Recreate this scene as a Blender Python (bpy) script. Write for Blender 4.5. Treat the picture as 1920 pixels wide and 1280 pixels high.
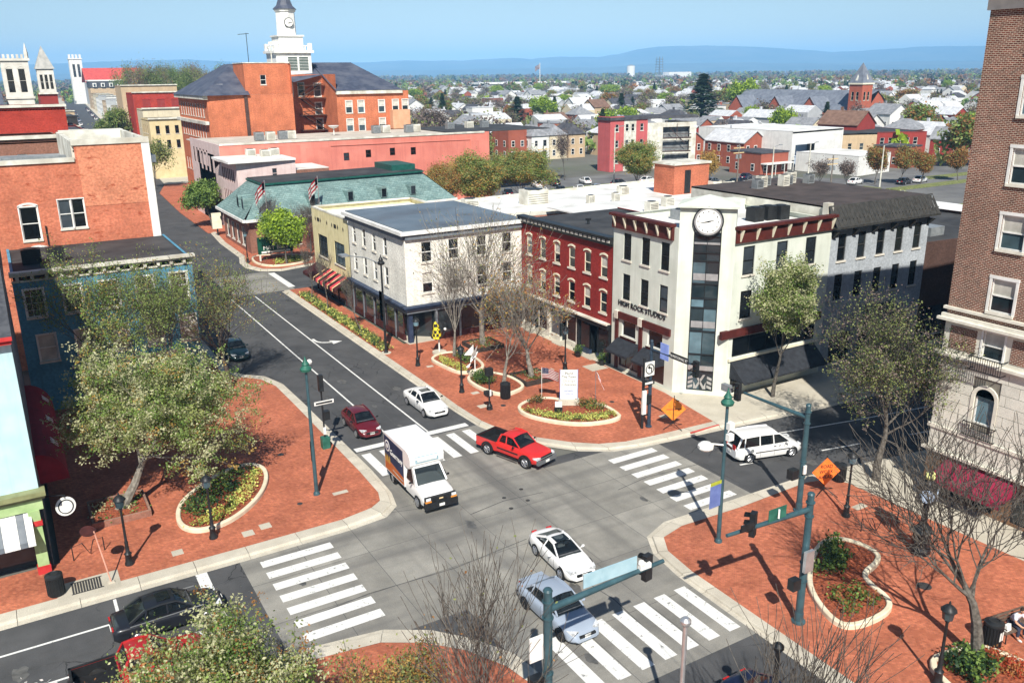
import bpy, math, random
import numpy as np
from math import sin, cos, pi, radians, atan2, sqrt, hypot
from mathutils import Matrix, Vector

for o in list(bpy.data.objects):
    bpy.data.objects.remove(o)
scene = bpy.context.scene
COL = scene.collection

# ------------------------------------------------------------------ camera
CAM_H = 23.5
F_PX = 1607.9                       # focal length for a 1920 px wide picture
PITCH, ROLL, YAW = radians(17.336), radians(-0.7038), radians(30.552)
fw = Vector((sin(YAW)*cos(PITCH), cos(YAW)*cos(PITCH), -sin(PITCH)))
rt = Vector((cos(YAW), -sin(YAW), 0))
up = rt.cross(fw)
r2 = rt*cos(ROLL) + up*sin(ROLL)
u2 = up*cos(ROLL) - rt*sin(ROLL)
cam = bpy.data.cameras.new('camera')
cam.sensor_width = 36.0
cam.lens = F_PX/1920*36
cam.clip_start = 0.5
cam.clip_end = 30000
cam_o = bpy.data.objects.new('camera', cam)
COL.objects.link(cam_o)
mw = Matrix((r2, u2, -fw)).transposed().to_4x4()
mw.translation = (0, 0, CAM_H)
cam_o.matrix_world = mw
scene.camera = cam_o

# ------------------------------------------------------------------ light
SUN_EL, SUN_AZ = radians(44), radians(208)       # azimuth clockwise from north (+Y)
world = bpy.data.worlds.new('World')
scene.world = world
world.use_nodes = True
wn = world.node_tree.nodes
wl = world.node_tree.links
wn.clear()
sky = wn.new('ShaderNodeTexSky')
sky.sky_type = 'NISHITA'
sky.sun_disc = False
sky.sun_elevation = SUN_EL
sky.sun_rotation = SUN_AZ
sky.air_density = 1.0
sky.dust_density = 0.1
sky.ozone_density = 1.6
bg = wn.new('ShaderNodeBackground')
bg.inputs['Strength'].default_value = 0.068
wo = wn.new('ShaderNodeOutputWorld')
wl.new(sky.outputs[0], bg.inputs['Color'])
wl.new(bg.outputs[0], wo.inputs['Surface'])
sun = bpy.data.lights.new('sun', 'SUN')
sun.energy = 5.0
sun.angle = radians(0.53)
sun.color = (1.0, 0.95, 0.86)
sun_o = bpy.data.objects.new('sun', sun)
COL.objects.link(sun_o)
sd = Vector((sin(SUN_AZ)*cos(SUN_EL), cos(SUN_AZ)*cos(SUN_EL), sin(SUN_EL)))
sun_o.rotation_euler = sd.to_track_quat('Z', 'Y').to_euler()
sun_o.location = (0, -40, 80)
vs = scene.view_settings
vs.view_transform = 'Standard'
vs.look = 'None'
vs.exposure = 0.55
vs.gamma = 1.0
scene.render.engine = 'CYCLES'
scene.cycles.max_bounces = 6
scene.cycles.transparent_max_bounces = 8
scene.cycles.volume_bounces = 0

# ------------------------------------------------------------------ mesh helpers
class MB:
    def __init__(s):
        s.v = []; s.f = []; s.m = []
    def add(s, vs, fs, m=0):
        b = len(s.v); s.v.extend(vs)
        for f in fs:
            s.f.append(tuple(b+i for i in f)); s.m.append(m)
        return s
    def quad(s, a, b, c, d, m=0):
        return s.add([a, b, c, d], [(0, 1, 2, 3)], m)
    def box(s, x0, y0, z0, x1, y1, z1, m=0):
        v = [(x0,y0,z0),(x1,y0,z0),(x1,y1,z0),(x0,y1,z0),(x0,y0,z1),(x1,y0,z1),(x1,y1,z1),(x0,y1,z1)]
        return s.add(v, [(0,3,2,1),(4,5,6,7),(0,1,5,4),(1,2,6,5),(2,3,7,6),(3,0,4,7)], m)
    def prism(s, poly, z0, z1, m=0, mtop=None):
        n = len(poly)
        a = sum(poly[i][0]*poly[(i+1)%n][1]-poly[(i+1)%n][0]*poly[i][1] for i in range(n))
        if a < 0: poly = poly[::-1]
        v = [(x,y,z0) for x,y in poly]+[(x,y,z1) for x,y in poly]
        s.add(v, [(i,(i+1)%n,n+(i+1)%n,n+i) for i in range(n)], m)
        s.add(v, [tuple(range(n,2*n))], m if mtop is None else mtop)
        s.add(v, [tuple(range(n-1,-1,-1))], m)
        return s
    def tube(s, pts, rad, n=6, m=0, cap=True):
        b = len(s.v); k = len(pts)
        P = [Vector(p) for p in pts]
        for i, p in enumerate(P):
            t = (P[min(i+1,k-1)]-P[max(i-1,0)])
            t = t.normalized() if t.length > 1e-9 else Vector((0,0,1))
            a = Vector((1,0,0)) if abs(t.x) < .8 else Vector((0,1,0))
            x = t.cross(a).normalized(); y = t.cross(x)
            r = rad[i] if hasattr(rad,'__len__') else rad
            for j in range(n):
                q = p+(x*cos(2*pi*j/n)+y*sin(2*pi*j/n))*r
                s.v.append((q.x,q.y,q.z))
        for i in range(k-1):
            for j in range(n):
                s.f.append((b+i*n+j, b+i*n+(j+1)%n, b+(i+1)*n+(j+1)%n, b+(i+1)*n+j)); s.m.append(m)
        if cap:
            s.f.append(tuple(b+j for j in range(n-1,-1,-1))); s.m.append(m)
            s.f.append(tuple(b+(k-1)*n+j for j in range(n))); s.m.append(m)
        return s
    def lathe(s, prof, c=(0,0,0), n=12, m=0):
        b = len(s.v); k = len(prof)
        for r, z in prof:
            for j in range(n):
                s.v.append((c[0]+r*cos(2*pi*j/n), c[1]+r*sin(2*pi*j/n), c[2]+z))
        for i in range(k-1):
            for j in range(n):
                s.f.append((b+i*n+j, b+i*n+(j+1)%n, b+(i+1)*n+(j+1)%n, b+(i+1)*n+j)); s.m.append(m)
        s.f.append(tuple(b+j for j in range(n-1,-1,-1))); s.m.append(m)
        s.f.append(tuple(b+(k-1)*n+j for j in range(n))); s.m.append(m)
        return s
    def disc(s, c, nrm, r, n=16, m=0, th=0.02):
        c = Vector(c); nn = Vector(nrm).normalized()
        return s.tube([c-nn*th/2, c+nn*th/2], r, n, m)
    def ball(s, c, r, n=8, m=0, sc=(1,1,1)):
        b = len(s.v); k = n//2+1
        for i in range(k):
            t = pi*i/(k-1)
            for j in range(n):
                s.v.append((c[0]+r*sc[0]*sin(t)*cos(2*pi*j/n), c[1]+r*sc[1]*sin(t)*sin(2*pi*j/n), c[2]-r*sc[2]*cos(t)))
        for i in range(k-1):
            for j in range(n):
                s.f.append((b+i*n+j, b+i*n+(j+1)%n, b+(i+1)*n+(j+1)%n, b+(i+1)*n+j)); s.m.append(m)
        return s
    def mesh(s, name, mats, smooth=False, off=None, angle=40):
        me = bpy.data.meshes.new(name)
        v = s.v
        if off is not None:
            ox, oy, oz = off
            v = [(x-ox, y-oy, z-oz) for x, y, z in v]
        me.from_pydata(v, [], s.f)
        mats = mats if isinstance(mats, (list, tuple)) else [mats]
        for m in mats: me.materials.append(m)
        if len(mats) > 1: me.polygons.foreach_set('material_index', s.m)
        if smooth:
            me.shade_smooth(); me.set_sharp_from_angle(angle=radians(angle))
        me.update()
        return me

WL = {}      # world xy of unrotated parents
def link(o, parent=None, kind=None):
    COL.objects.link(o)
    if parent is not None: o.parent = parent
    if kind: o['kind'] = kind
    return o
def wloc(p):
    return WL.get(p.name, (0,0,0)) if p is not None else (0,0,0)
def part(name, mb, mats, parent=None, world=True, smooth=False, kind=None, angle=40):
    """mesh object; world=True: vertices are in world metres and the parent is unrotated"""
    me = mb.mesh(name, mats, smooth, wloc(parent) if world else None, angle) if isinstance(mb, MB) else mb
    o = bpy.data.objects.new(name, me)
    link(o, parent, kind)
    WL[o.name] = wloc(parent) if world else (0,0,0)
    return o
def tag(o, label, cat, group=None):
    o['label'] = label; o['category'] = cat
    if group: o['group'] = group
    return o
def thing(name, label, cat, loc, rz=0, group=None):
    o = bpy.data.objects.new(name, None)
    o.empty_display_size = .3
    o.location = loc; o.rotation_euler = (0,0,rz)
    COL.objects.link(o)
    WL[o.name] = tuple(loc)
    return tag(o, label, cat, group)
def structure(name, mb, mats, parent=None, smooth=False):
    o = part(name, mb, mats, parent, True, smooth)
    if parent is None: o['kind'] = 'structure'
    return o
def copy_tree(src, loc=None, rz=None, parent=None, top=True):
    c = src.copy(); COL.objects.link(c)
    if parent is not None: c.parent = parent
    if loc is not None: c.location = loc
    if rz is not None: c.rotation_euler = (0,0,rz)
    for ch in src.children: copy_tree(ch, parent=c, top=False)
    return c
def fastmesh(name, V, Fq, mats, midx=None):
    """numpy quads"""
    me = bpy.data.meshes.new(name)
    n = len(Fq)
    me.vertices.add(len(V)); me.vertices.foreach_set('co', np.asarray(V, dtype=np.float32).ravel())
    me.loops.add(n*4); me.loops.foreach_set('vertex_index', np.asarray(Fq, dtype=np.int32).ravel())
    me.polygons.add(n); me.polygons.foreach_set('loop_start', np.arange(0, n*4, 4, dtype=np.int32))
    for m in (mats if isinstance(mats,(list,tuple)) else [mats]): me.materials.append(m)
    if midx is not None: me.polygons.foreach_set('material_index', np.asarray(midx, dtype=np.int32))
    me.update(); me.validate()
    return me

# ------------------------------------------------------------------ materials
MATS = {}
def nt(name):
    m = bpy.data.materials.new(name); m.use_nodes = True
    return m, m.node_tree.nodes, m.node_tree.links, m.node_tree.nodes['Principled BSDF']
def rgba(c): return (c[0], c[1], c[2], 1)
def sc(h):
    """sRGB 0-255 triple -> linear base colour"""
    return tuple(((x/255+.055)/1.055)**2.4 if x > 10 else x/255/12.92 for x in h)
def add_streak(N, L, tc, out, col):
    """rain streaks and grime running down a wall"""
    mp = N.new('ShaderNodeMapping'); mp.inputs['Scale'].default_value = (1.6,1.6,.09)
    L.new(tc.outputs['Object'], mp.inputs['Vector'])
    n3 = N.new('ShaderNodeTexNoise'); n3.inputs['Scale'].default_value = 1.4; n3.inputs['Detail'].default_value = 8; n3.inputs['Roughness'].default_value = .65
    L.new(mp.outputs[0], n3.inputs['Vector'])
    r3 = N.new('ShaderNodeMapRange'); r3.inputs['From Min'].default_value = .5; r3.inputs['From Max'].default_value = .75; r3.inputs['To Max'].default_value = .6
    L.new(n3.outputs['Fac'], r3.inputs['Value'])
    mx = N.new('ShaderNodeMix'); mx.data_type = 'RGBA'
    L.new(r3.outputs[0], mx.inputs['Factor']); L.new(out, mx.inputs['A']); mx.inputs['B'].default_value = rgba(col)
    return mx.outputs['Result']
def mnoise(name, c1, c2, scale=3, rough=.8, bump=0, detail=6, spec=.3, metal=0, c3=None, scale3=.3, lo=.35, hi=.65, coat=0, streak=None):
    if name in MATS: return MATS[name]
    m, N, L, b = nt(name)
    tc = N.new('ShaderNodeTexCoord')
    nz = N.new('ShaderNodeTexNoise'); nz.inputs['Scale'].default_value = scale; nz.inputs['Detail'].default_value = detail
    L.new(tc.outputs['Object'], nz.inputs['Vector'])
    cr = N.new('ShaderNodeValToRGB')
    cr.color_ramp.elements[0].position = lo; cr.color_ramp.elements[0].color = rgba(c1)
    cr.color_ramp.elements[1].position = hi; cr.color_ramp.elements[1].color = rgba(c2)
    L.new(nz.outputs['Fac'], cr.inputs['Fac'])
    out = cr.outputs['Color']
    if c3 is not None:
        n3 = N.new('ShaderNodeTexNoise'); n3.inputs['Scale'].default_value = scale3; n3.inputs['Detail'].default_value = 4
        L.new(tc.outputs['Object'], n3.inputs['Vector'])
        r3 = N.new('ShaderNodeMapRange'); r3.inputs['From Min'].default_value = .45; r3.inputs['From Max'].default_value = .7
        L.new(n3.outputs['Fac'], r3.inputs['Value'])
        mx = N.new('ShaderNodeMix'); mx.data_type = 'RGBA'
        L.new(r3.outputs[0], mx.inputs['Factor']); L.new(out, mx.inputs['A']); mx.inputs['B'].default_value = rgba(c3)
        out = mx.outputs['Result']
    if streak is not None: out = add_streak(N, L, tc, out, streak)
    L.new(out, b.inputs['Base Color'])
    b.inputs['Roughness'].default_value = rough
    b.inputs['Specular IOR Level'].default_value = spec
    b.inputs['Metallic'].default_value = metal
    if coat: b.inputs['Coat Weight'].default_value = coat; b.inputs['Coat Roughness'].default_value = .05
    if bump:
        bp = N.new('ShaderNodeBump'); bp.inputs['Strength'].default_value = bump; bp.inputs['Distance'].default_value = .02
        L.new(nz.outputs['Fac'], bp.inputs['Height']); L.new(bp.outputs[0], b.inputs['Normal'])
    MATS[name] = m
    return m
def mplain(name, c, rough=.5, spec=.4, metal=0, coat=0, emit=0):
    if name in MATS: return MATS[name]
    j = tuple(x*.86 for x in c)
    return mnoise(name, j, c, 2.5, rough, 0, 4, spec, metal, coat=coat)
def mbrick(name, c1, c2, mortar, bw, bh, mode='XZ', msize=.012, rough=.85, bump=.4, stain=None, streak=None, diag=False):
    """brick texture in metres; mode XZ for walls built in their own frame, XY for paving"""
    if name in MATS: return MATS[name]
    m, N, L, b = nt(name)
    tc = N.new('ShaderNodeTexCoord')
    vec = tc.outputs['Object']
    if mode == 'XZ':
        sp = N.new('ShaderNodeSeparateXYZ'); cb = N.new('ShaderNodeCombineXYZ')
        L.new(vec, sp.inputs[0]); L.new(sp.outputs['X'], cb.inputs['X']); L.new(sp.outputs['Z'], cb.inputs['Y'])
        v2 = cb.outputs[0]
    else:
        mp = N.new('ShaderNodeMapping'); mp.inputs['Rotation'].default_value = (0,0,radians(45) if diag else 0)
        L.new(vec, mp.inputs['Vector']); v2 = mp.outputs[0]
    bt = N.new('ShaderNodeTexBrick')
    bt.inputs['Scale'].default_value = 1
    bt.inputs['Brick Width'].default_value = bw; bt.inputs['Row Height'].default_value = bh
    bt.inputs['Mortar Size'].default_value = msize
    bt.inputs['Bias'].default_value = 0
    bt.inputs['Color1'].default_value = rgba(c1); bt.inputs['Color2'].default_value = rgba(c2); bt.inputs['Mortar'].default_value = rgba(mortar)
    L.new(v2, bt.inputs['Vector'])
    nz = N.new('ShaderNodeTexNoise'); nz.inputs['Scale'].default_value = .45; nz.inputs['Detail'].default_value = 7
    L.new(vec, nz.inputs['Vector'])
    mr = N.new('ShaderNodeMapRange'); mr.inputs['From Min'].default_value = .3; mr.inputs['From Max'].default_value = .7
    mr.inputs['To Min'].default_value = .78; mr.inputs['To Max'].default_value = 1.18
    L.new(nz.outputs['Fac'], mr.inputs['Value'])
    mx = N.new('ShaderNodeMix'); mx.data_type = 'RGBA'; mx.blend_type = 'MULTIPLY'; mx.inputs['Factor'].default_value = 1
    L.new(bt.outputs['Color'], mx.inputs['A']); L.new(mr.outputs[0], mx.inputs['B'])
    out = mx.outputs['Result']
    n2 = N.new('ShaderNodeTexNoise'); n2.inputs['Scale'].default_value = 5; n2.inputs['Detail'].default_value = 5
    L.new(vec, n2.inputs['Vector'])
    m2 = N.new('ShaderNodeMapRange'); m2.inputs['From Min'].default_value = .35; m2.inputs['From Max'].default_value = .65
    m2.inputs['To Min'].default_value = .82; m2.inputs['To Max'].default_value = 1.15
    L.new(n2.outputs['Fac'], m2.inputs['Value'])
    mx2 = N.new('ShaderNodeMix'); mx2.data_type = 'RGBA'; mx2.blend_type = 'MULTIPLY'; mx2.inputs['Factor'].default_value = 1
    L.new(out, mx2.inputs['A']); L.new(m2.outputs[0], mx2.inputs['B'])
    out = mx2.outputs['Result']
    if stain is not None:
        n3 = N.new('ShaderNodeTexNoise'); n3.inputs['Scale'].default_value = 1.6; n3.inputs['Detail'].default_value = 8; n3.inputs['Roughness'].default_value = .7
        mp3 = N.new('ShaderNodeMapping'); mp3.inputs['Scale'].default_value = (.5,.5,1.4)
        L.new(vec, mp3.inputs['Vector']); L.new(mp3.outputs[0], n3.inputs['Vector'])
        r3 = N.new('ShaderNodeMapRange'); r3.inputs['From Min'].default_value = .56; r3.inputs['From Max'].default_value = .64
        L.new(n3.outputs['Fac'], r3.inputs['Value'])
        m3 = N.new('ShaderNodeMix'); m3.data_type = 'RGBA'
        L.new(r3.outputs[0], m3.inputs['Factor']); L.new(out, m3.inputs['A']); m3.inputs['B'].default_value = rgba(stain)
        out = m3.outputs['Result']
    if streak is not None: out = add_streak(N, L, tc, out, streak)
    L.new(out, b.inputs['Base Color'])
    b.inputs['Roughness'].default_value = rough
    b.inputs['Specular IOR Level'].default_value = .2
    if bump:
        bp = N.new('ShaderNodeBump'); bp.inputs['Strength'].default_value = bump; bp.inputs['Distance'].default_value = .01
        inv = N.new('ShaderNodeMath'); inv.operation = 'SUBTRACT'; inv.inputs[0].default_value = 1
        L.new(bt.outputs['Fac'], inv.inputs[1]); L.new(inv.outputs[0], bp.inputs['Height']); L.new(bp.outputs[0], b.inputs['Normal'])
    MATS[name] = m
    return m
def mglass(name, c, rough=.06, spec=.6):
    if name in MATS: return MATS[name]
    m, N, L, b = nt(name)
    tc = N.new('ShaderNodeTexCoord'); nz = N.new('ShaderNodeTexNoise'); nz.inputs['Scale'].default_value = 1.3
    L.new(tc.outputs['Object'], nz.inputs['Vector'])
    cr = N.new('ShaderNodeValToRGB'); cr.color_ramp.elements[0].color = rgba(tuple(x*.5 for x in c)); cr.color_ramp.elements[1].color = rgba(tuple(x*1.5 for x in c))
    L.new(nz.outputs['Fac'], cr.inputs['Fac'])
    oi = N.new('ShaderNodeObjectInfo'); pw = N.new('ShaderNodeMath'); pw.operation = 'POWER'; pw.inputs[1].default_value = 4; L.new(oi.outputs['Random'], pw.inputs[0])
    ma = N.new('ShaderNodeMath'); ma.operation = 'MULTIPLY_ADD'; ma.inputs[1].default_value = 4.5; ma.inputs[2].default_value = .5; L.new(pw.outputs[0], ma.inputs[0])
    mx = N.new('ShaderNodeMix'); mx.data_type = 'RGBA'; mx.blend_type = 'MULTIPLY'; mx.inputs['Factor'].default_value = 1; L.new(cr.outputs[0], mx.inputs['A']); L.new(ma.outputs[0], mx.inputs['B']); L.new(mx.outputs['Result'], b.inputs['Base Color'])
    b.inputs['Roughness'].default_value = rough; b.inputs['Specular IOR Level'].default_value = spec
    bp = N.new('ShaderNodeBump'); bp.inputs['Strength'].default_value = .04; bp.inputs['Distance'].default_value = .05
    L.new(nz.outputs['Fac'], bp.inputs['Height']); L.new(bp.outputs[0], b.inputs['Normal'])
    MATS[name] = m
    return m
def mpaint(name, c, coat=.6, rough=.35):
    """car paint"""
    if name in MATS: return MATS[name]
    m = mnoise(name, tuple(x*.94 for x in c), c, 1.2, rough, 0, 3, .5, 0, coat=coat)
    return m
def mleaf(name, c1, c2, trans=.35):
    """leaves: colour varies per clump, some light passes through"""
    if name in MATS: return MATS[name]
    m, N, L, b = nt(name)
    tc = N.new('ShaderNodeTexCoord'); nz = N.new('ShaderNodeTexNoise'); nz.inputs['Scale'].default_value = .9; nz.inputs['Detail'].default_value = 5
    L.new(tc.outputs['Object'], nz.inputs['Vector'])
    cr = N.new('ShaderNodeValToRGB'); cr.color_ramp.elements[0].position = .36; cr.color_ramp.elements[1].position = .64
    cr.color_ramp.elements[0].color = rgba(c1); cr.color_ramp.elements[1].color = rgba(c2)
    L.new(nz.outputs['Fac'], cr.inputs['Fac'])
    L.new(cr.outputs[0], b.inputs['Base Color'])
    b.inputs['Roughness'].default_value = .6; b.inputs['Specular IOR Level'].default_value = .3
    tr = N.new('ShaderNodeBsdfTranslucent'); L.new(cr.outputs[0], tr.inputs['Color'])
    ms = N.new('ShaderNodeMixShader'); ms.inputs[0].default_value = trans
    L.new(b.outputs[0], ms.inputs[1]); L.new(tr.outputs[0], ms.inputs[2])
    L.new(ms.outputs[0], N['Material Output'].inputs['Surface'])
    MATS[name] = m
    return m

WHITE = mnoise('white_paint', sc((214,214,208)), sc((236,236,232)), 1.5, .6, 0)
WHITEOLD = mnoise('white_weathered', sc((190,188,176)), sc((228,226,214)), .9, .7, .1, c3=sc((176,170,155)), scale3=.5)
BLACK = mnoise('black_metal', (.012,.013,.014), (.022,.024,.026), 3, .45, 0)
DARKGREEN = mnoise('green_metal', sc((46,72,80)), sc((60,90,98)), 2, .4, 0, spec=.5)
GREY = mnoise('grey_metal', (.23,.25,.26), (.33,.35,.36), 3, .45, 0, metal=.3)
SILVER = mnoise('silver_metal', (.5,.51,.52), (.62,.63,.64), 3, .35, 0, metal=.7)
GLASS = mglass('dark_glass', (.012,.015,.018))
GLASSB = mglass('blue_glass', (.03,.05,.06))
BLIND = mnoise('window_blind', sc((170,168,158)), sc((205,202,192)), 1.5, .6, 0)
def mcarglass():
    m, N, L, b = nt('car_glass')
    b.inputs['Base Color'].default_value = (.012,.016,.02,1); b.inputs['Roughness'].default_value = .03; b.inputs['Specular IOR Level'].default_value = .7
    tr = N.new('ShaderNodeBsdfTransparent'); tr.inputs['Color'].default_value = (.55,.6,.6,1)
    ms = N.new('ShaderNodeMixShader'); ms.inputs[0].default_value = .5
    L.new(b.outputs[0], ms.inputs[1]); L.new(tr.outputs[0], ms.inputs[2]); L.new(ms.outputs[0], N['Material Output'].inputs['Surface'])
    return m
CARGLASS = mcarglass()
RUBBER = mnoise('tyre_rubber', (.012,.012,.013), (.022,.022,.022), 6, .85)
RIM = mnoise('alloy_rim', (.42,.42,.43), (.55,.55,.56), 4, .3, 0, metal=.8)
PLASTIC = mnoise('black_plastic', (.012,.012,.013), (.02,.02,.021), 5, .5)
LAMPCLEAR = mnoise('clear_lamp', (.6,.62,.64), (.75,.77,.78), 8, .15, 0, spec=.7)
LAMPRED = mnoise('red_lamp', (.35,.01,.01), (.5,.02,.015), 8, .2, 0, spec=.6)
LAMPORANGE = mnoise('amber_lamp', (.6,.22,.03), (.7,.28,.05), 8, .2)

def text_mesh(s, size, depth=.01, align='CENTER'):
    cu = bpy.data.curves.new('lettering', 'FONT')
    cu.body = s; cu.size = size; cu.extrude = depth/2; cu.align_x = align; cu.align_y = 'CENTER'
    cu.resolution_u = 2
    o = bpy.data.objects.new('lettering', cu)
    COL.objects.link(o)
    bpy.context.view_layer.update()
    me = bpy.data.meshes.new_from_object(o.evaluated_get(bpy.context.evaluated_depsgraph_get()))
    bpy.data.objects.remove(o); bpy.data.curves.remove(cu)
    me.name = 'lettering'
    return me
def lettering(s, size, mat, parent, loc, rot, sx=1.0, depth=.012, name='lettering'):
    me = text_mesh(s, size, depth); me.materials.clear(); me.materials.append(mat)
    o = bpy.data.objects.new(name, me); o.parent = parent
    o.location = loc; o.rotation_euler = rot; o.scale = (sx,1,1)
    COL.objects.link(o)
    return o
# ------------------------------------------------------------------ ground, roads, pavements
def mslab(name, c1, c2, var=.12, scale=.8, stain=None, rough=.85):
    """concrete whose tone differs a little from slab to slab"""
    if name in MATS: return MATS[name]
    m, N, L, b = nt(name)
    tc = N.new('ShaderNodeTexCoord'); oi = N.new('ShaderNodeObjectInfo')
    nz = N.new('ShaderNodeTexNoise'); nz.inputs['Scale'].default_value = scale; nz.inputs['Detail'].default_value = 8; nz.inputs['Roughness'].default_value = .65
    L.new(tc.outputs['Object'], nz.inputs['Vector'])
    cr = N.new('ShaderNodeValToRGB'); cr.color_ramp.elements[0].position = .32; cr.color_ramp.elements[1].position = .68
    cr.color_ramp.elements[0].color = rgba(c1); cr.color_ramp.elements[1].color = rgba(c2)
    L.new(nz.outputs['Fac'], cr.inputs['Fac'])
    mr = N.new('ShaderNodeMapRange'); mr.inputs['To Min'].default_value = 1-var; mr.inputs['To Max'].default_value = 1+var
    L.new(oi.outputs['Random'], mr.inputs['Value'])
    mx = N.new('ShaderNodeMix'); mx.data_type = 'RGBA'; mx.blend_type = 'MULTIPLY'; mx.inputs['Factor'].default_value = 1
    L.new(cr.outputs[0], mx.inputs['A']); L.new(mr.outputs[0], mx.inputs['B'])
    out = mx.outputs['Result']
    if stain is not None:      # wheel tracks worn along x and y
        for sx, sy in ((.06,1.0),(1.0,.06)):
            n3 = N.new('ShaderNodeTexNoise'); n3.inputs['Scale'].default_value = .55; n3.inputs['Detail'].default_value = 5
            mp = N.new('ShaderNodeMapping'); mp.inputs['Scale'].default_value = (sx,sy,1)
            L.new(tc.outputs['Object'], mp.inputs['Vector']); L.new(mp.outputs[0], n3.inputs['Vector'])
            r3 = N.new('ShaderNodeMapRange'); r3.inputs['From Min'].default_value = .5; r3.inputs['From Max'].default_value = .72; r3.inputs['To Max'].default_value = .75
            L.new(n3.outputs['Fac'], r3.inputs['Value'])
            m3 = N.new('ShaderNodeMix'); m3.data_type = 'RGBA'
            L.new(r3.outputs[0], m3.inputs['Factor']); L.new(out, m3.inputs['A']); m3.inputs['B'].default_value = rgba(stain)
            out = m3.outputs['Result']
    n4 = N.new('ShaderNodeTexNoise'); n4.inputs['Scale'].default_value = 22; n4.inputs['Detail'].default_value = 3
    L.new(tc.outputs['Object'], n4.inputs['Vector'])
    r4 = N.new('ShaderNodeMapRange'); r4.inputs['From Min'].default_value = .3; r4.inputs['From Max'].default_value = .7; r4.inputs['To Min'].default_value = .84; r4.inputs['To Max'].default_value = 1.14
    L.new(n4.outputs['Fac'], r4.inputs['Value'])
    m4 = N.new('ShaderNodeMix'); m4.data_type = 'RGBA'; m4.blend_type = 'MULTIPLY'; m4.inputs['Factor'].default_value = 1
    L.new(out, m4.inputs['A']); L.new(r4.outputs[0], m4.inputs['B'])
    L.new(m4.outputs['Result'], b.inputs['Base Color'])
    b.inputs['Roughness'].default_value = rough; b.inputs['Specular IOR Level'].default_value = .25
    bp = N.new('ShaderNodeBump'); bp.inputs['Strength'].default_value = .25; bp.inputs['Distance'].default_value = .01
    L.new(n4.outputs['Fac'], bp.inputs['Height']); L.new(bp.outputs[0], b.inputs['Normal'])
    MATS[name] = m
    return m
def masphalt(name, c1, c2, crack):
    if name in MATS: return MATS[name]
    m, N, L, b = nt(name)
    tc = N.new('ShaderNodeTexCoord')
    nz = N.new('ShaderNodeTexNoise'); nz.inputs['Scale'].default_value = .35; nz.inputs['Detail'].default_value = 9; nz.inputs['Roughness'].default_value = .65
    L.new(tc.outputs['Object'], nz.inputs['Vector'])
    cr = N.new('ShaderNodeValToRGB'); cr.color_ramp.elements[0].position = .3; cr.color_ramp.elements[1].position = .7
    cr.color_ramp.elements[0].color = rgba(c1); cr.color_ramp.elements[1].color = rgba(c2)
    L.new(nz.outputs['Fac'], cr.inputs['Fac'])
    wv = N.new('ShaderNodeTexNoise'); wv.inputs['Scale'].default_value = 1.1; wv.inputs['Detail'].default_value = 6
    L.new(tc.outputs['Object'], wv.inputs['Vector'])
    ad = N.new('ShaderNodeMix'); ad.data_type = 'RGBA'; ad.inputs['Factor'].default_value = .45
    L.new(tc.outputs['Object'], ad.inputs['A']); L.new(wv.outputs['Color'], ad.inputs['B'])
    vo = N.new('ShaderNodeTexVoronoi'); vo.feature = 'DISTANCE_TO_EDGE'; vo.inputs['Scale'].default_value = .9
    L.new(ad.outputs['Result'], vo.inputs['Vector'])
    lt = N.new('ShaderNodeMath'); lt.operation = 'LESS_THAN'; lt.inputs[1].default_value = .012
    L.new(vo.outputs['Distance'], lt.inputs[0])
    gate = N.new('ShaderNodeTexNoise'); gate.inputs['Scale'].default_value = .22; gate.inputs['Detail'].default_value = 3
    L.new(tc.outputs['Object'], gate.inputs['Vector'])
    gt = N.new('ShaderNodeMapRange'); gt.inputs['From Min'].default_value = .48; gt.inputs['From Max'].default_value = .56; gt.inputs['To Max'].default_value = .8
    L.new(gate.outputs['Fac'], gt.inputs['Value'])
    mu = N.new('ShaderNodeMath'); mu.operation = 'MULTIPLY'
    L.new(lt.outputs[0], mu.inputs[0]); L.new(gt.outputs[0], mu.inputs[1])
    mx = N.new('ShaderNodeMix'); mx.data_type = 'RGBA'
    L.new(mu.outputs[0], mx.inputs['Factor']); L.new(cr.outputs[0], mx.inputs['A']); mx.inputs['B'].default_value = rgba(crack)
    n4 = N.new('ShaderNodeTexNoise'); n4.inputs['Scale'].default_value = 30; n4.inputs['Detail'].default_value = 3
    L.new(tc.outputs['Object'], n4.inputs['Vector'])
    r4 = N.new('ShaderNodeMapRange'); r4.inputs['From Min'].default_value = .3; r4.inputs['From Max'].default_value = .7; r4.inputs['To Min'].default_value = .75; r4.inputs['To Max'].default_value = 1.25
    L.new(n4.outputs['Fac'], r4.inputs['Value'])
    m4 = N.new('ShaderNodeMix'); m4.data_type = 'RGBA'; m4.blend_type = 'MULTIPLY'; m4.inputs['Factor'].default_value = 1
    L.new(mx.outputs['Result'], m4.inputs['A']); L.new(r4.outputs[0], m4.inputs['B'])
    L.new(m4.outputs['Result'], b.inputs['Base Color'])
    b.inputs['Roughness'].default_value = .85; b.inputs['Specular IOR Level'].default_value = .3
    bp = N.new('ShaderNodeBump'); bp.inputs['Strength'].default_value = .3; bp.inputs['Distance'].default_value = .01
    L.new(n4.outputs['Fac'], bp.inputs['Height']); L.new(bp.outputs[0], b.inputs['Normal'])
    MATS[name] = m
    return m
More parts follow.
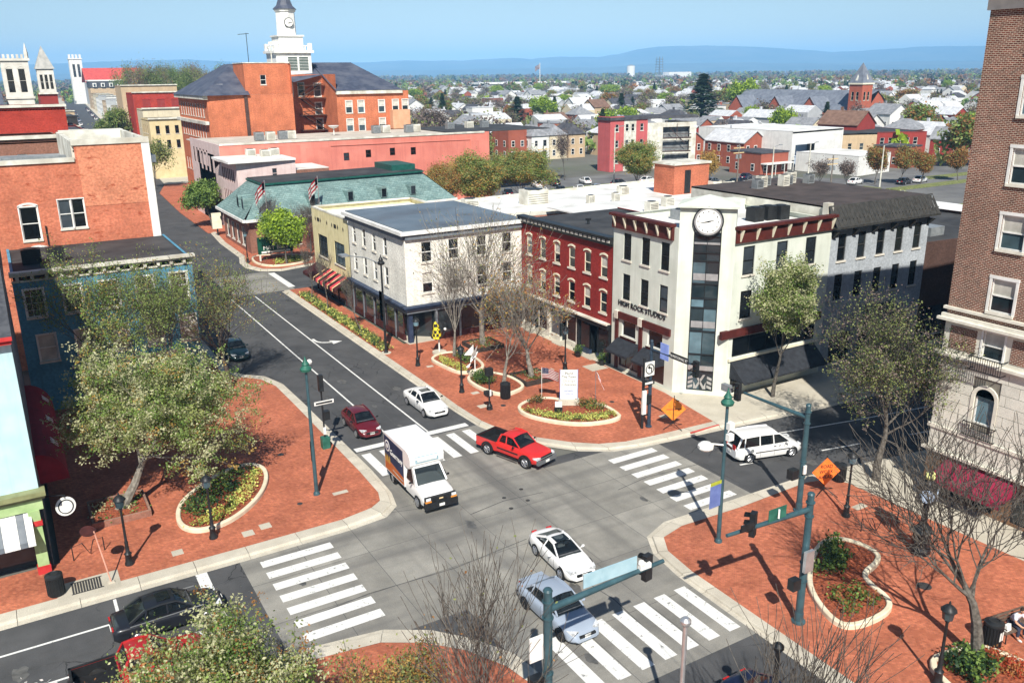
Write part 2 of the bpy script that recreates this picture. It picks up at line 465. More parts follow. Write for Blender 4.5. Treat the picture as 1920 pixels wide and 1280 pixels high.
def mmark(name, c, wear):
    """road paint with worn patches showing the asphalt"""
    m, N, L, b = nt(name)
    tc = N.new('ShaderNodeTexCoord')
    nz = N.new('ShaderNodeTexNoise'); nz.inputs['Scale'].default_value = 3.5; nz.inputs['Detail'].default_value = 9; nz.inputs['Roughness'].default_value = .75
    L.new(tc.outputs['Object'], nz.inputs['Vector'])
    cr = N.new('ShaderNodeValToRGB'); cr.color_ramp.elements[0].position = wear; cr.color_ramp.elements[1].position = wear+.07
    cr.color_ramp.elements[0].color = (.2,.2,.19,1); cr.color_ramp.elements[1].color = rgba(c)
    L.new(nz.outputs['Fac'], cr.inputs['Fac']); L.new(cr.outputs[0], b.inputs['Base Color'])
    b.inputs['Roughness'].default_value = .7
    return m
ASPHALT = masphalt('asphalt', (.05,.051,.053), (.092,.092,.094), (.022,.022,.023))
CONC_ROAD = mslab('concrete_road', (.2,.193,.172), (.31,.297,.262), .1, .5, (.115,.112,.106))
CONC = mslab('concrete_kerb', (.44,.40,.325), (.57,.53,.44), .06, .9)
CONC_WALK = mslab('concrete_walk', (.42,.385,.31), (.52,.48,.395), .06, .6)
PAVEBRICK = mbrick('paving_brick', sc((190,114,84)), sc((166,94,70)), sc((144,96,78)), .21, .105, 'XY', .008, .85, .35, stain=sc((160,94,70)), diag=True)
LINE = mmark('road_paint', (.70,.70,.67), .36)
MULCH = mnoise('mulch', sc((96,48,34)), sc((168,92,62)), 9, .95, .6)
GROUND = mnoise('town_ground', (.10,.10,.085), (.17,.165,.15), .05, .95, 0, c3=(.07,.095,.04), scale3=.015)

g = MB(); g.quad((-6000,-800,-.04),(15000,-800,-.04),(15000,17000,-.04),(-6000,17000,-.04))
structure('ground', g, GROUND)
r = MB()
r.quad((12.6,-20,0),(27.6,-20,0),(27.6,140,0),(12.6,140,0))
r.quad((-70,30,.002),(12.6,30,.002),(12.6,42,.002),(-70,42,.002))
r.quad((27.6,26,.002),(110,22,.002),(110,39,.002),(27.6,42,.002))
r.quad((27.6,95.5,.002),(110,95.5,.002),(110,107.5,.002),(27.6,107.5,.002))
# the street runs on north, bending slightly east
r.quad((12.6,140,0),(29.5,140,0),(108,1300,0),(92,1300,0))
road = structure('road', r, ASPHALT)
# concrete slabs of the crossing
def slabs(x0, y0, x1, y1, nx, ny, z=.006):
    for i in range(nx):
        for j in range(ny):
            a = x0+(x1-x0)*i/nx; b = x0+(x1-x0)*(i+1)/nx
            c = y0+(y1-y0)*j/ny; d = y0+(y1-y0)*(j+1)/ny
            gp = .012
            s = MB(); s.quad((a+gp,c+gp,z),(b-gp,c+gp,z),(b-gp,d-gp,z),(a+gp,d-gp,z))
            part('concrete_slab', s, CONC_ROAD, road)
slabs(7.4, 30.4, 16.4, 41.0, 3, 3)
slabs(16.4, 30.4, 26.4, 41.0, 3, 3)
slabs(26.4, 30.4, 34.8, 41.0, 3, 3)
slabs(16.4, 41.0, 26.4, 49.3, 3, 2)
slabs(15.4, 22.2, 26.4, 30.4, 3, 2)
slabs(14.2, 96.0, 27.6, 107.0, 3, 2)

def stripe(x0, y0, x1, y1, name='crosswalk_stripe', z=.012):
    s = MB(); s.quad((x0,y0,z),(x1,y0,z),(x1,y1,z),(x0,y1,z))
    return part(name, s, LINE, road)
for k in range(7): stripe(8.3, 39.5-1.15*k-.62, 12.0, 39.5-1.15*k)
for k in range(7): stripe(30.45, 39.78-1.18*k-.62, 34.0, 39.78-1.18*k)
for k in range(7): stripe(17.4+1.225*k, 45.3, 18.02+1.225*k, 48.9)
for k in range(7): stripe(24.45-1.22*k, 22.9, 25.1-1.22*k, 26.6)
stripe(17.3, 49.45, 25.6, 50.05, 'stop_bar')
stripe(5.25, 34.0, 5.8, 40.0, 'stop_bar')
stripe(-70, 37.82, 1.45, 37.95, 'lane_line')
stripe(1.48, 38.5, 1.62, 39.9, 'lane_line')
stripe(-6, 34.86, -.1, 34.98, 'lane_line')
stripe(22.65, 50.1, 22.78, 95, 'lane_line')
stripe(20.05, 50.1, 20.18, 95, 'lane_line')
stripe(27.2, 97.2, 28.0, 106.0, 'stop_bar')
def angled(pts, w, name='lane_line', z=.012):
    s = MB()
    for (x0,y0),(x1,y1) in zip(pts, pts[1:]):
        d = hypot(x1-x0,y1-y0); nx, ny = -(y1-y0)/d*w/2, (x1-x0)/d*w/2
        s.quad((x0+nx,y0+ny,z),(x0-nx,y0-ny,z),(x1-nx,y1-ny,z),(x1+nx,y1+ny,z))
    return part(name, s, LINE, road)
angled([(40.6,37.5),(49,35.8),(60,33.9)], .12)
angled([(37.0,34.85),(37.9,34.65)], .15)
angled([(43,33.6),(46,33.0)], .12); angled([(50,32.2),(53,31.6)], .12)
angled([(18.4,130.5),(20.5,130.4)], .15); angled([(18.4,130.5),(18.4,137)], .15)
s = MB()    # curved turn arrow
cur = [(22.95,75.6),(22.95,75.0),(23.05,74.5),(23.3,74.1),(23.7,73.85),(24.2,73.7)]
for (x0,y0),(x1,y1) in zip(cur, cur[1:]):
    d = hypot(x1-x0,y1-y0); nx, ny = -(y1-y0)/d*.13, (x1-x0)/d*.13
    s.quad((x0+nx,y0+ny,.012),(x0-nx,y0-ny,.012),(x1-nx,y1-ny,.012),(x1+nx,y1+ny,.012))
s.add([(24.1,74.35,.012),(24.1,73.05,.012),(25.1,73.55,.012)], [(0,1,2)])
part('turn_arrow', s, LINE, road)
SEAL = mnoise('tar_seal', (.05,.05,.05), (.085,.085,.083), 5, .7)
for pts, w in (([(19.7,38.2),(22.1,38.6),(24.6,38.3)],.06),([(8.2,33.6),(12,34.0),(16.5,33.8),(21,34.3)],.05),([(21.3,23),(21.6,27.5),(21.2,30.2)],.05),([(28.5,36.2),(31,36.6),(35,36.3)],.05),([(17.6,41.2),(18.9,43.4),(18.5,45.0)],.04),([(15.6,40.9),(18,40.2),(20.2,40.6)],.04),([(24.0,50.5),(23.6,56),(24.2,63),(23.9,70)],.05),([(18.8,55),(19.2,61),(18.7,68),(19.1,77)],.05),([(21.3,52),(21.6,60),(21.2,69)],.05),([(-6,36.5),(0,36.2),(5,36.6)],.05)):
    o_ = angled(pts, w, 'tar_seam', .010); o_.data.materials.clear(); o_.data.materials.append(SEAL)
# oil stains in the lanes
STAIN = mnoise('oil_stain', (.07,.069,.067), (.13,.128,.122), 3, .6)
R1 = random.Random(3)
for x, y in ((21.4,56.5),(21.2,63),(24.3,59),(24.5,66),(18.9,60),(21.5,52),(9.6,36.5),(3.0,39),(19.2,37.2),(22.6,33.4),(29,34.5),(24.6,28.6),(20.6,29.2),(18.2,24.6),(37.2,36.8),(41,32.8),(-2.5,36.2)):
    s = MB(); n = 14; rr = R1.uniform(.14,.38); s.add([(x+rr*R1.uniform(.6,1.2)*cos(2*pi*k/n),y+rr*1.7*R1.uniform(.6,1.2)*sin(2*pi*k/n),.0105) for k in range(n)], [tuple(range(n))]); part('oil_stain', s, STAIN, road)
# manhole covers and loop-detector caps in the crossing
IRON = mnoise('cast_iron', (.03,.03,.031), (.055,.054,.052), 14, .6, .4)
for x, y, rr in ((22.3,38.9,.13),(23.7,39.3,.13),(22.0,37.6,.13),(23.3,37.9,.13),(12.3,40.5,.16)):
    s = MB(); s.disc((x,y,.014),(0,0,1),rr,10,0,.006); part('utility_cover', s, IRON, road)

def resample(pts, n):
    L_ = [0]
    for a, b in zip(pts, pts[1:]): L_.append(L_[-1]+hypot(b[0]-a[0],b[1]-a[1]))
    out = []
    for k in range(n+1):
        t = L_[-1]*k/n; i = 0
        while i < len(pts)-2 and L_[i+1] < t: i += 1
        u = (t-L_[i])/max(1e-9, L_[i+1]-L_[i])
        out.append((pts[i][0]+(pts[i+1][0]-pts[i][0])*u, pts[i][1]+(pts[i+1][1]-pts[i][1])*u))
    return out, L_[-1]
def kerb(outer, inner, parent, seg=2.2, z=.138):
    """kerb slabs: each a stone with a joint; both polylines have the same number of points"""
    for (o0,o1),(i0,i1) in zip(zip(outer,outer[1:]), zip(inner,inner[1:])):
        n = max(1, min(26, round(hypot(o1[0]-o0[0],o1[1]-o0[1])/seg)))
        for k in range(n):
            e = .012/max(.3, hypot(o1[0]-o0[0],o1[1]-o0[1]))
            ta, tb = k/n+e, (k+1)/n-e
            A = tuple(o0[q]+(o1[q]-o0[q])*ta for q in (0,1)); B = tuple(o0[q]+(o1[q]-o0[q])*tb for q in (0,1))
            Cc = tuple(i0[q]+(i1[q]-i0[q])*tb for q in (0,1)); D = tuple(i0[q]+(i1[q]-i0[q])*ta for q in (0,1))
            # gutter strip in the road, a low rounded step, then the flat of the slab
            s = MB()
            def mixp(P, Q, t): return (P[0]+(Q[0]-P[0])*t, P[1]+(Q[1]-P[1])*t)
            rows = [(0,.014),(.30,.02),(.34,z-.02),(.38,z),(1,z)]
            V = []
            for t, zz in rows:
                p = mixp(A, D, t); q = mixp(B, Cc, t); V += [(p[0],p[1],zz),(q[0],q[1],zz)]
            s.add(V, [(2*i,2*i+1,2*i+3,2*i+2) for i in range(len(rows)-1)])
            part('kerb_slab', s, CONC, parent)
def slabpoly(name, poly, mat, z=.13):
    s = MB(); s.prism(poly, -.03, z)
    return structure(name, s, mat)

NWo = [(-60,39.8),(8,40.0),(13.4,40.1),(15.6,40.4),(16.6,41.3),(17.0,43),(17.15,46.5),(17.1,60),(17,65),(16.3,67.6),(14.9,69),(14.1,70.5),(14.1,140)]
NWi = [(-60,41.2),(8,41.2),(13.3,41.25),(15.2,41.65),(15.95,42.2),(16.25,43.2),(16.35,46.5),(16.35,60),(16.3,64.5),(15.7,66.7),(14.4,68.2),(13.4,70),(13.4,140)]
nw = slabpoly('pavement', NWi+[(10.5,140),(10.5,69),(-.4,69),(-.4,44.6),(-60,44.6)], PAVEBRICK); kerb(NWo, NWi, nw)
NEo = [(25.9,95.5),(25.9,56),(25.95,52),(26.1,49),(26.7,46.4),(27.8,44.2),(29.6,41.9),(31.5,40.6),(33.7,40.1),(36,39.85),(40,39.45),(48,38.5),(110,35.5)]
NEi = [(26.75,95.5),(26.65,57),(26.55,53),(26.65,49.5),(27.15,47),(28.4,45),(29.9,43.1),(31.3,41.9),(33,41.25),(35.2,41),(40.3,40.7),(48.2,39.7),(110,36.7)]
ne = slabpoly('pavement', NEi[:11]+[(41.15,46.9),(41.15,69.2),(29.4,69.2),(29.4,95.5)], PAVEBRICK); kerb(NEo, NEi, ne)
slabpoly('pavement', [(40.3,40.7),(48.2,39.7),(110,36.7),(110,46),(42,46),(42,69.2),(41.15,69.2),(41.15,46.9)], CONC_WALK, .134)
SEo = [(25.35,-12),(25.35,24),(25.4,27.4),(25.7,29.6),(26.5,31.1),(28.3,31.85),(33,31.75),(38.5,31.7),(41.4,31.3),(50,29.9),(110,24)]
SEi = [(26.2,-12),(26.15,24),(26.15,27.2),(26.4,29.3),(27.1,30.45),(28.7,30.85),(33,30.7),(38.4,30.85),(41.0,30.3),(50,28.9),(110,23)]
se = slabpoly('pavement', SEi[:8]+[(39.9,30.4),(40.4,29.5),(40.9,14),(41.2,-12)], PAVEBRICK); kerb(SEo, SEi, se)
slabpoly('pavement', [(38.4,30.85),(41.0,30.3),(50,28.9),(110,23),(110,18),(44,18),(44,-12),(41.2,-12),(40.9,14),(40.4,29.5),(39.9,30.4)], CONC_WALK, .134)
SWo = [(-60,31.2),(8,31.6),(11.5,31.05),(13.3,29.9),(14.6,28.4),(15.6,26.6),(15.9,24.6),(15.9,-12)]
SWi = [(-60,30.2),(8,30.55),(11,30.1),(12.6,29.1),(13.9,27.7),(14.85,25.9),(15.15,24.4),(15.15,-12)]
sw = slabpoly('pavement', SWi+[(-60,-12)], PAVEBRICK); kerb(SWo, SWi, sw)
# north-east corner beyond the cross street, and its bulb-out
NNo = [(110,107.3),(33,107.3),(29,106.2),(26.6,107.6),(25.6,110.5),(25.7,114),(26.6,118),(26.8,130),(27.6,140)]
NNi = [(110,108.2),(33,108.2),(29.3,107.2),(27.3,108.4),(26.5,111),(26.5,114),(27.4,118),(27.6,130),(28.4,140)]
nn = slabpoly('pavement', NNi+[(32,140),(32,126),(110,126)], PAVEBRICK); kerb(NNo, NNi, nn)
far_walk = slabpoly('pavement', [(27.2,140),(27.6,165),(29.2,196),(31.5,206),(33,212),(40,212),(40,140)], PAVEBRICK, .12)
slabpoly('pavement', [(33,212),(110,1300),(118,1300),(40,212)], CONC_WALK, .1)
slabpoly('pavement', [(12.6,140),(9.5,140),(82,1300),(91,1300)], CONC_WALK, .1)
# red paint on the kerb beside the crossing, small paving inlays and iron covers
RED = mnoise('red_kerb_paint', sc((176,60,56)), sc((196,82,72)), 3, .7)
s = MB(); s.box(37.6,39.98,.10,40.2,40.12,.155); o = part('kerb_paint', s, RED, ne)
for x, y, w, h, p in ((4.6,42.2,.55,.55,nw),(8.2,42.2,.6,.6,nw),(9.2,42.5,.6,.6,nw),(13.9,44.2,.9,.35,nw),(28.6,54.4,.6,.45,ne),(28.4,62.0,.55,.4,ne),(39.4,53.8,1.6,1.5,ne),(36.3,55.8,.7,.5,ne),(27.7,51.6,.7,.6,ne),(38.1,27.0,.9,.45,se),(37.7,43.0,.7,.5,ne)):
    s = MB(); s.box(x,y,.13,x+w,y+h,.142); part('concrete_inlay', s, CONC_WALK, p)
for x, y, rr, p in ((11.9,44.3,.16,nw),(29.4,51.2,.2,ne),(34.6,20.5,.33,se),(36.6,47.5,.18,ne),(12.9,51.5,.2,nw)):
    s = MB(); s.disc((x,y,.138),(0,0,1),rr,14,0,.012); part('utility_cover', s, IRON, p)
# iron grating in a concrete surround by the bin
s = MB(); s.box(-.75,40.7,.12,2.0,42.4,.140); part('grate_surround', s, CONC_WALK, nw)
s = MB()
for k in range(11): s.box(-.1+k*.12,41.15,.14,-.02+k*.12,42.15,.156)
s.box(-.14,41.1,.14,1.26,41.15,.158); s.box(-.14,42.15,.14,1.26,42.2,.158)
part('iron_grate', s, IRON, nw)
# ------------------------------------------------------------------ building helpers
WCACHE = {}
SILLSTONE = mnoise('sill_stone', sc((196,190,176)), sc((214,208,196)), 2, .8)
def win_meshes(w, h, nx, ny, fm, pm, fw_=.07, casing=.0, split=True, arch=0):
    """window in its own frame: x to the right, y inward, z up; origin at lower left of the opening"""
    key = (round(w,3), round(h,3), nx, ny, fm.name, pm.name, fw_, casing, split, arch)
    if key in WCACHE: return WCACHE[key]
    f = MB(); y0, y1 = .06, .14
    f.box(0,y0,0,fw_,y1,h); f.box(w-fw_,y0,0,w,y1,h); f.box(fw_,y0,0,w-fw_,y1,fw_); f.box(fw_,y0,h-fw_,w-fw_,y1,h)
    if split: f.box(fw_,y0-.01,h*.5-.035,w-fw_,y1,h*.5+.035)
    mt = .028
    for i in range(1, nx):
        x = w*i/nx; f.box(x-mt/2,y0+.015,fw_,x+mt/2,y1-.01,h-fw_)
    for hb, ht in ((0,.5),(.5,1)) if split else ((0,1),):
        for j in range(1, ny):
            z = h*(hb+(ht-hb)*j/ny); f.box(fw_,y0+.016,z-mt/2,w-fw_,y1-.011,z+mt/2)
    if casing:
        cz = casing
        f.box(-cz,-.04,-.02,0,.05,h+cz); f.box(w,-.04,-.02,w+cz,.05,h+cz); f.box(-cz-.02,-.05,h,w+cz+.02,.05,h+cz+.02)
    if arch:
        n = 8; V = []
        for k in range(n+1):
            t = k/n; x = -.08+(w+.16)*t; z = h+arch*(1-(2*t-1)**2)
            V += [(x,-.05,z+.0),(x,-.05,z+.16),(x,.06,z+.0),(x,.06,z+.16)]
        F = []
        for k in range(n):
            b = 4*k; F += [(b,b+4,b+5,b+1),(b+1,b+5,b+7,b+3),(b+2,b+6,b+4,b)]
        f.add(V, F)
    p = MB(); p.quad((fw_,.11,fw_),(w-fw_,.11,fw_),(w-fw_,.11,h-fw_),(fw_,.11,h-fw_))
    r_ = (f.mesh('window', fm), p.mesh('pane', pm))
    WCACHE[key] = r_
    return r_
def frame_obj(name, me, parent, P0, ang, u, z, dy=0):
    o = bpy.data.objects.new(name, me); o.parent = parent
    b = wloc(parent)
    o.location = (P0[0]+cos(ang)*u-sin(ang)*dy-b[0], P0[1]+sin(ang)*u+cos(ang)*dy-b[1], z-b[2])
    o.rotation_euler = (0,0,ang); COL.objects.link(o)
    return o
SILLC = {}
def window(parent, P0, ang, u, z, w, h, nx=1, ny=1, fm=None, pm=None, sill=True, casing=0, split=True, arch=0, sillm=None, blind=0):
    fm = fm or WHITE; pm = pm or GLASS
    fr, pn = win_meshes(w, h, nx, ny, fm, pm, casing=casing, split=split, arch=arch)
    o = frame_obj('window', fr, parent, P0, ang, u, z)
    p = bpy.data.objects.new('pane', pn); p.parent = o; COL.objects.link(p)
    if blind:
        k = ('b', round(w,2), round(h,2), blind)
        if k not in SILLC:
            q = MB(); q.quad((.07,.105,h*(1-blind)),(w-.07,.105,h*(1-blind)),(w-.07,.105,h-.07),(.07,.105,h-.07)); SILLC[k] = q.mesh('blind', BLIND)
        p = bpy.data.objects.new('blind', SILLC[k]); p.parent = o; COL.objects.link(p)
    if sill:
        sm = sillm or SILLSTONE
        k = (round(w,3), sm.name)
        if k not in SILLC:
            s = MB(); s.box(-.1,-.1,-.14,w+.1,.1,0); SILLC[k] = s.mesh('sill', sm)
        s = bpy.data.objects.new('sill', SILLC[k]); s.parent = o; COL.objects.link(s)
    return o
def wall_mesh(W, z0, z1, ops, mat, th=.2, name='wall'):
    """wall in its own frame with real openings (u,z,w,h) and their reveals"""
    us = sorted({0, W} | {q for o in ops for q in (o[0], o[0]+o[2])})
    zs = sorted({z0, z1} | {q for o in ops for q in (o[1], o[1]+o[3])})
    m = MB()
    for a, b in zip(us, us[1:]):
        for c, d in zip(zs, zs[1:]):
            cu, cz = (a+b)/2, (c+d)/2
            if any(o[0] < cu < o[0]+o[2] and o[1] < cz < o[1]+o[3] for o in ops): continue
            m.quad((a,0,c),(b,0,c),(b,0,d),(a,0,d))
    for u, z, w, h in (o[:4] for o in ops):
        m.quad((u,0,z),(u,0,z+h),(u,th,z+h),(u,th,z)); m.quad((u+w,0,z),(u+w,th,z),(u+w,th,z+h),(u+w,0,z+h))
        m.quad((u,0,z),(u,th,z),(u+w,th,z),(u+w,0,z)); m.quad((u,0,z+h),(u+w,0,z+h),(u+w,th,z+h),(u,th,z+h))
    # thickness at the ends so that it is not a card
    e = min(.01, W/4); m.quad((e,0,z1),(W-e,0,z1),(W-th,th,z1-.001),(th,th,z1-.001))
    return m.mesh(name, mat)
def facade(parent, P0, P1, z0, z1, wins, mat, name='wall', **kw):
    """P0 left, P1 right as seen from outside; wins = list of (u, z, w, h[, dict])"""
    ang = atan2(P1[1]-P0[1], P1[0]-P0[0]); W = hypot(P1[0]-P0[0], P1[1]-P0[1])
    me = wall_mesh(W, z0, z1, [w[:4] for w in wins], mat)
    me.name = name
    o = frame_obj(name, me, parent, P0, ang, 0, 0)
    for w in wins:
        k = dict(kw)
        if len(w) > 4: k.update(w[4])
        if k.pop('noglass', False): continue
        window(parent, P0, ang, w[0], w[1], w[2], w[3], **k)
    return o
def inframe(parent, P0, P1, mb, mats, name, smooth=False):
    """mesh given in the frame of a facade (x right, y inward, z up)"""
    ang = atan2(P1[1]-P0[1], P1[0]-P0[0])
    return frame_obj(name, mb.mesh(name, mats, smooth), parent, P0, ang, 0, 0)
def sheet(parent, poly, z, mat, name='roof', th=.15):
    s = MB(); s.prism(poly, z-th, z); return part(name, s, mat, parent)
def rect(x0,y0,x1,y1): return [(x0,y0),(x1,y0),(x1,y1),(x0,y1)]
def parapet(parent, poly, z0, z1, w, mat, name='parapet'):
    n = len(poly)
    for i in range(n):
        a, b = poly[i], poly[(i+1)%n]
        d = hypot(b[0]-a[0], b[1]-a[1]); 
        s = MB(); s.box(0,-.02,z0,d,w,z1)
        inframe(parent, a, b, s, mat, name)
TAR = mnoise('roof_tar', (.028,.029,.031), (.05,.05,.052), .8, .8, .2, c3=(.07,.07,.07), scale3=.3)
TARBLUE = mnoise('roof_membrane', (.11,.145,.18), (.15,.19,.23), .5, .55, .1, c3=(.085,.1,.12), scale3=.25)
ROOFWHITE = mnoise('roof_white', sc((214,214,210)), sc((244,244,242)), .7, .55, 0, c3=sc((190,188,180)), scale3=.35)
def acunit(parent, x, y, z, w=1.1, d=1.0, h=1.0, mat=None, name='air_conditioner'):
    s = MB(); s.box(x,y,z,x+w,y+d,z+h,0); s.lathe([(.38*w,0),(.38*w,.05),(.1,.06)],(x+w/2,y+d/2,z+h),12,1)
    for k in range(5): s.box(x+.1,y-.012,z+.15+k*h*.15,x+w-.1,y,z+.2+k*h*.15,1)
    return part(name, s, [mat or GREY, BLACK], parent)
def box_part(parent, name, mat, *b, m2=None):
    s = MB(); s.box(*b); return part(name, s, mat, parent)

# ------------------------------------------------------------------ white corner shop (north-east)
WBRICK = mbrick('white_painted_brick', sc((240,238,228)), sc((232,230,220)), sc((220,218,208)), .21, .075, 'XZ', .008, .7, .15, streak=sc((196,190,172)))
NAVY = mnoise('navy_paint', sc((40,52,74)), sc((56,70,94)), 2, .5)
BRGREY = mnoise('cornice_grey', sc((96,104,112)), sc((118,124,130)), 2, .6)
b = thing('shop_building', 'white painted brick corner building with navy shopfront and flat dark roof', 'building', (29.7,68.7,0))
W0, W1, S1 = (29.7,82.6), (29.7,68.7), (41.9,68.7)
H = 10.15
wins = []
for i, u in enumerate((1.1, 3.7, 6.3, 9.0)):
    for z in (7.9-.35, 4.75): wins.append((u, z, .85, 1.75, dict(nx=1, ny=1, blind=.0 if i % 2 else .35)))
facade(b, W0, W1, 3.7, H, wins, WBRICK)
wins = []
for i, u in enumerate((1.6, 4.3, 7.2, 9.9)):
    for z in (7.5, 4.7): wins.append((u, z, 1.05, 1.85, dict(nx=1, ny=1, blind=.55 if z < 5 and i in (0,1) else 0)))
facade(b, W1, S1, 3.7, H, wins, WBRICK)
# shopfront: recessed corner entry, display windows between posts
GLASSHOP = mglass('shop_glass', (.02,.024,.026), .05, .6)
DARKWOOD = mnoise('dark_red_wood', sc((58,28,26)), sc((78,38,34)), 3, .6)
ang = -pi/2
for P0, P1, segs in ((W0, W1, [(0.3,2.6),(3.1,2.6),(5.9,2.4),(8.5,2.4),(11.1,1.6)]), (W1, S1, [(3.0,2.2),(5.4,2.3),(7.9,1.9),(10.0,1.9)])):
    L_ = hypot(P1[0]-P0[0],P1[1]-P0[1])
    st = 0 if P0 is W0 else 2.8
    en = L_-1.2 if P0 is W0 else L_
    s = MB(); s.box(st,.02,0.13,en,.3,.65); inframe(b, P0, P1, s, DARKWOOD, 'stall_riser')
    for u, w in segs:
        window(b, P0, atan2(P1[1]-P0[1],P1[0]-P0[0]), u, .65, w, 2.35, nx=1, ny=1, fm=DARKWOOD, pm=GLASSHOP, sill=False, split=False)
        s = MB(); s.box(u-.22,-.03,.13,u-.02,.25,3.05); inframe(b, P0, P1, s, BRGREY, 'pilaster')
    s = MB(); s.box(-.1 if P0 is W1 else 0,-.12,3.0,L_+(.0),.25,3.35,0); inframe(b, P0, P1, s, BRGREY, 'shop_fascia')
    s = MB(); s.box(-.35 if P0 is W1 else -.1,-.35,3.35,L_,.2,3.55,0); s.box(-.5 if P0 is W1 else -.1,-.5,3.55,L_,.2,3.72,0)
    inframe(b, P0, P1, s, NAVY, 'shop_cornice')
for w in (box_part(b,'entry_post',NAVY,29.85,68.85,.13,30.25,69.25,3.0), box_part(b,'entry_step',CONC_WALK,29.7,68.7,.12,32.4,71.2,.2)): pass
s = MB(); s.quad((30.6,71.2,.2),(32.5,69.6,.2),(32.5,69.6,3.0),(30.6,71.2,3.0)); s.quad((32.5,69.6,3),(32.5,68.75,3),(32.5,68.75,.2),(32.5,69.6,.2)); s.quad((29.75,71.3,.2),(30.6,71.2,.2),(30.6,71.2,3),(29.75,71.3,3))
part('entry_door', s, GLASSHOP, b)
# plain back walls, roof with white edge
facade(b, (41.9,82.6), (29.7,82.6), 0, H, [], WBRICK); facade(b, (41.9,68.7), (41.9,82.6), 3.7, H, [], WBRICK)
sheet(b, [(29.2,83.1),(29.2,68.2),(42.0,68.2),(42.0,83.1)], 10.45, WHITE, 'eave', .3)
sheet(b, [(29.55,82.8),(29.55,68.55),(41.8,68.55),(41.8,82.8)], 10.56, TARBLUE, 'roof', .1)
for P0, P1 in ((W0,W1),(W1,S1)):
    L_ = hypot(P1[0]-P0[0],P1[1]-P0[1])
    s = MB(); s.box(0,-.3,9.7,L_,.1,10.15); inframe(b, P0, P1, s, BRGREY, 'frieze')

# ------------------------------------------------------------------ cream shop with red awnings
CREAM = mnoise('cream_stucco', sc((214,204,156)), sc((230,220,176)), 1, .85, .1, streak=sc((176,164,122)))
b = thing('shop_building', 'cream stucco two-storey building with diamond tiles and red striped awnings', 'building', (29.7,82.6,0))
P0, P1 = (29.7,94.2), (29.7,82.75)
wins = [(1.6, 4.4, 3.1, 2.4, dict(nx=3, ny=3, fm=BLACK, pm=GLASSB, split=False)), (6.9, 4.4, 3.1, 2.4, dict(nx=3, ny=3, fm=BLACK, pm=GLASSB, split=False))]
facade(b, P0, P1, 3.2, 9.5, wins, CREAM)
s = MB()
for u in (1.2,2.9,5.0,6.6,8.4,10.0):
    if u in (2.0, 7.5): continue
    s.add([(u,-.02,8.1),(u+.18,-.02,8.4),(u,-.02,8.7),(u-.18,-.02,8.4)], [(0,1,2,3)])
inframe(b, P0, P1, s, BLACK, 'diamond_tile')
s = MB(); s.box(1.8,-.03,8.2,2.5,.05,8.6); s.box(7.2,-.03,8.2,7.9,.05,8.6); inframe(b, P0, P1, s, BLACK, 'vent_grille')
s = MB(); s.box(0,.05,.13,11.4,.4,3.2); inframe(b, P0, P1, s, GLASSHOP, 'shop_glazing')
s = MB()
for u in (0,2.2,4.6,7.0,9.4,11.2): s.box(u,-.02,.13,u+.2,.1,3.2)
inframe(b, P0, P1, s, DARKWOOD, 'pilaster')
AWNRED = mnoise('red_awning', sc((206,60,72)), sc((226,78,88)), 2, .8)
AWNDARK = mnoise('dark_awning', sc((52,22,24)), sc((70,30,30)), 2, .8)
TANM = mnoise('tan_cloth', sc((206,178,128)), sc((222,196,150)), 2, .8)
for k in range(14):      # awning strips, one by one
    u = .4+k*.76
    m_ = (AWNRED, AWNDARK)[k % 2] if k > 4 else AWNDARK
    s = MB(); s.add([(u,0,3.35),(u+.74,0,3.35),(u+.74,-1.7,2.45),(u,-1.7,2.45),(u,-1.7,2.15),(u+.74,-1.7,2.15),(u,0,3.3),(u+.74,0,3.3),(u+.74,-1.66,2.4),(u,-1.66,2.4)], [(0,3,2,1),(3,4,5,2),(6,7,8,9),(0,6,9,3),(1,2,8,7)])
    inframe(b, P0, P1, s, m_, 'awning_strip')
    if k > 4 and k % 2 == 1:
        s = MB(); s.tube([(u,-.02,3.37),(u,-1.72,2.47),(u,-1.72,2.15)], .05, 5); inframe(b, P0, P1, s, TANM, 'awning_trim')
facade(b, (41.9,94.2), (29.7,94.2), 0, 9.5, [], CREAM); facade(b, (41.9,82.7), (41.9,94.2), 0, 9.5, [], CREAM)
sheet(b, rect(29.8,82.7,41.9,94.1), 9.0, ROOFWHITE)
parapet(b, [(29.7,94.2),(29.7,82.75),(41.9,82.75),(41.9,94.2)], 9.5, 9.65, .3, WHITEOLD)

# ------------------------------------------------------------------ red brick row (faces the square)
REDB = mbrick('red_painted_brick', sc((150,50,44)), sc((136,42,38)), sc((122,44,40)), .21, .075, 'XZ', .008, .75, .2, streak=sc((112,38,34)))
CREAMTRIM = mnoise('cream_trim', sc((220,212,186)), sc((232,226,204)), 2, .6)
b = thing('shop_building', 'red painted brick three-storey row with black cornice and dark shopfronts', 'building', (41.7,61.5,0))
P0, P1 = (41.7,68.65), (41.7,54.45)
wins = []
rng = random.Random(4)
for i in range(6):
    for z in (7.35, 4.35): wins.append((.95+i*2.32, z, .95, 1.75, dict(nx=1, ny=1, fm=CREAMTRIM, arch=.16, blind=rng.choice((0,.3,.5,.55)))))
facade(b, P0, P1, 3.55, 10.1, wins, REDB)
s = MB(); s.box(-.05,-.35,10.3,14.25,.3,10.75); s.box(-.05,-.5,10.75,14.25,.3,10.9); inframe(b, P0, P1, s, BLACK, 'cornice')
s = MB(); s.box(0,-.1,10.1,14.2,.1,10.3); inframe(b, P0, P1, s, BLACK, 'frieze')
for k in range(22):
    s = MB(); s.box(.35+k*.64,-.37,10.42,.75+k*.64,-.3,10.62); inframe(b, P0, P1, s, WHITEOLD, 'frieze_panel')
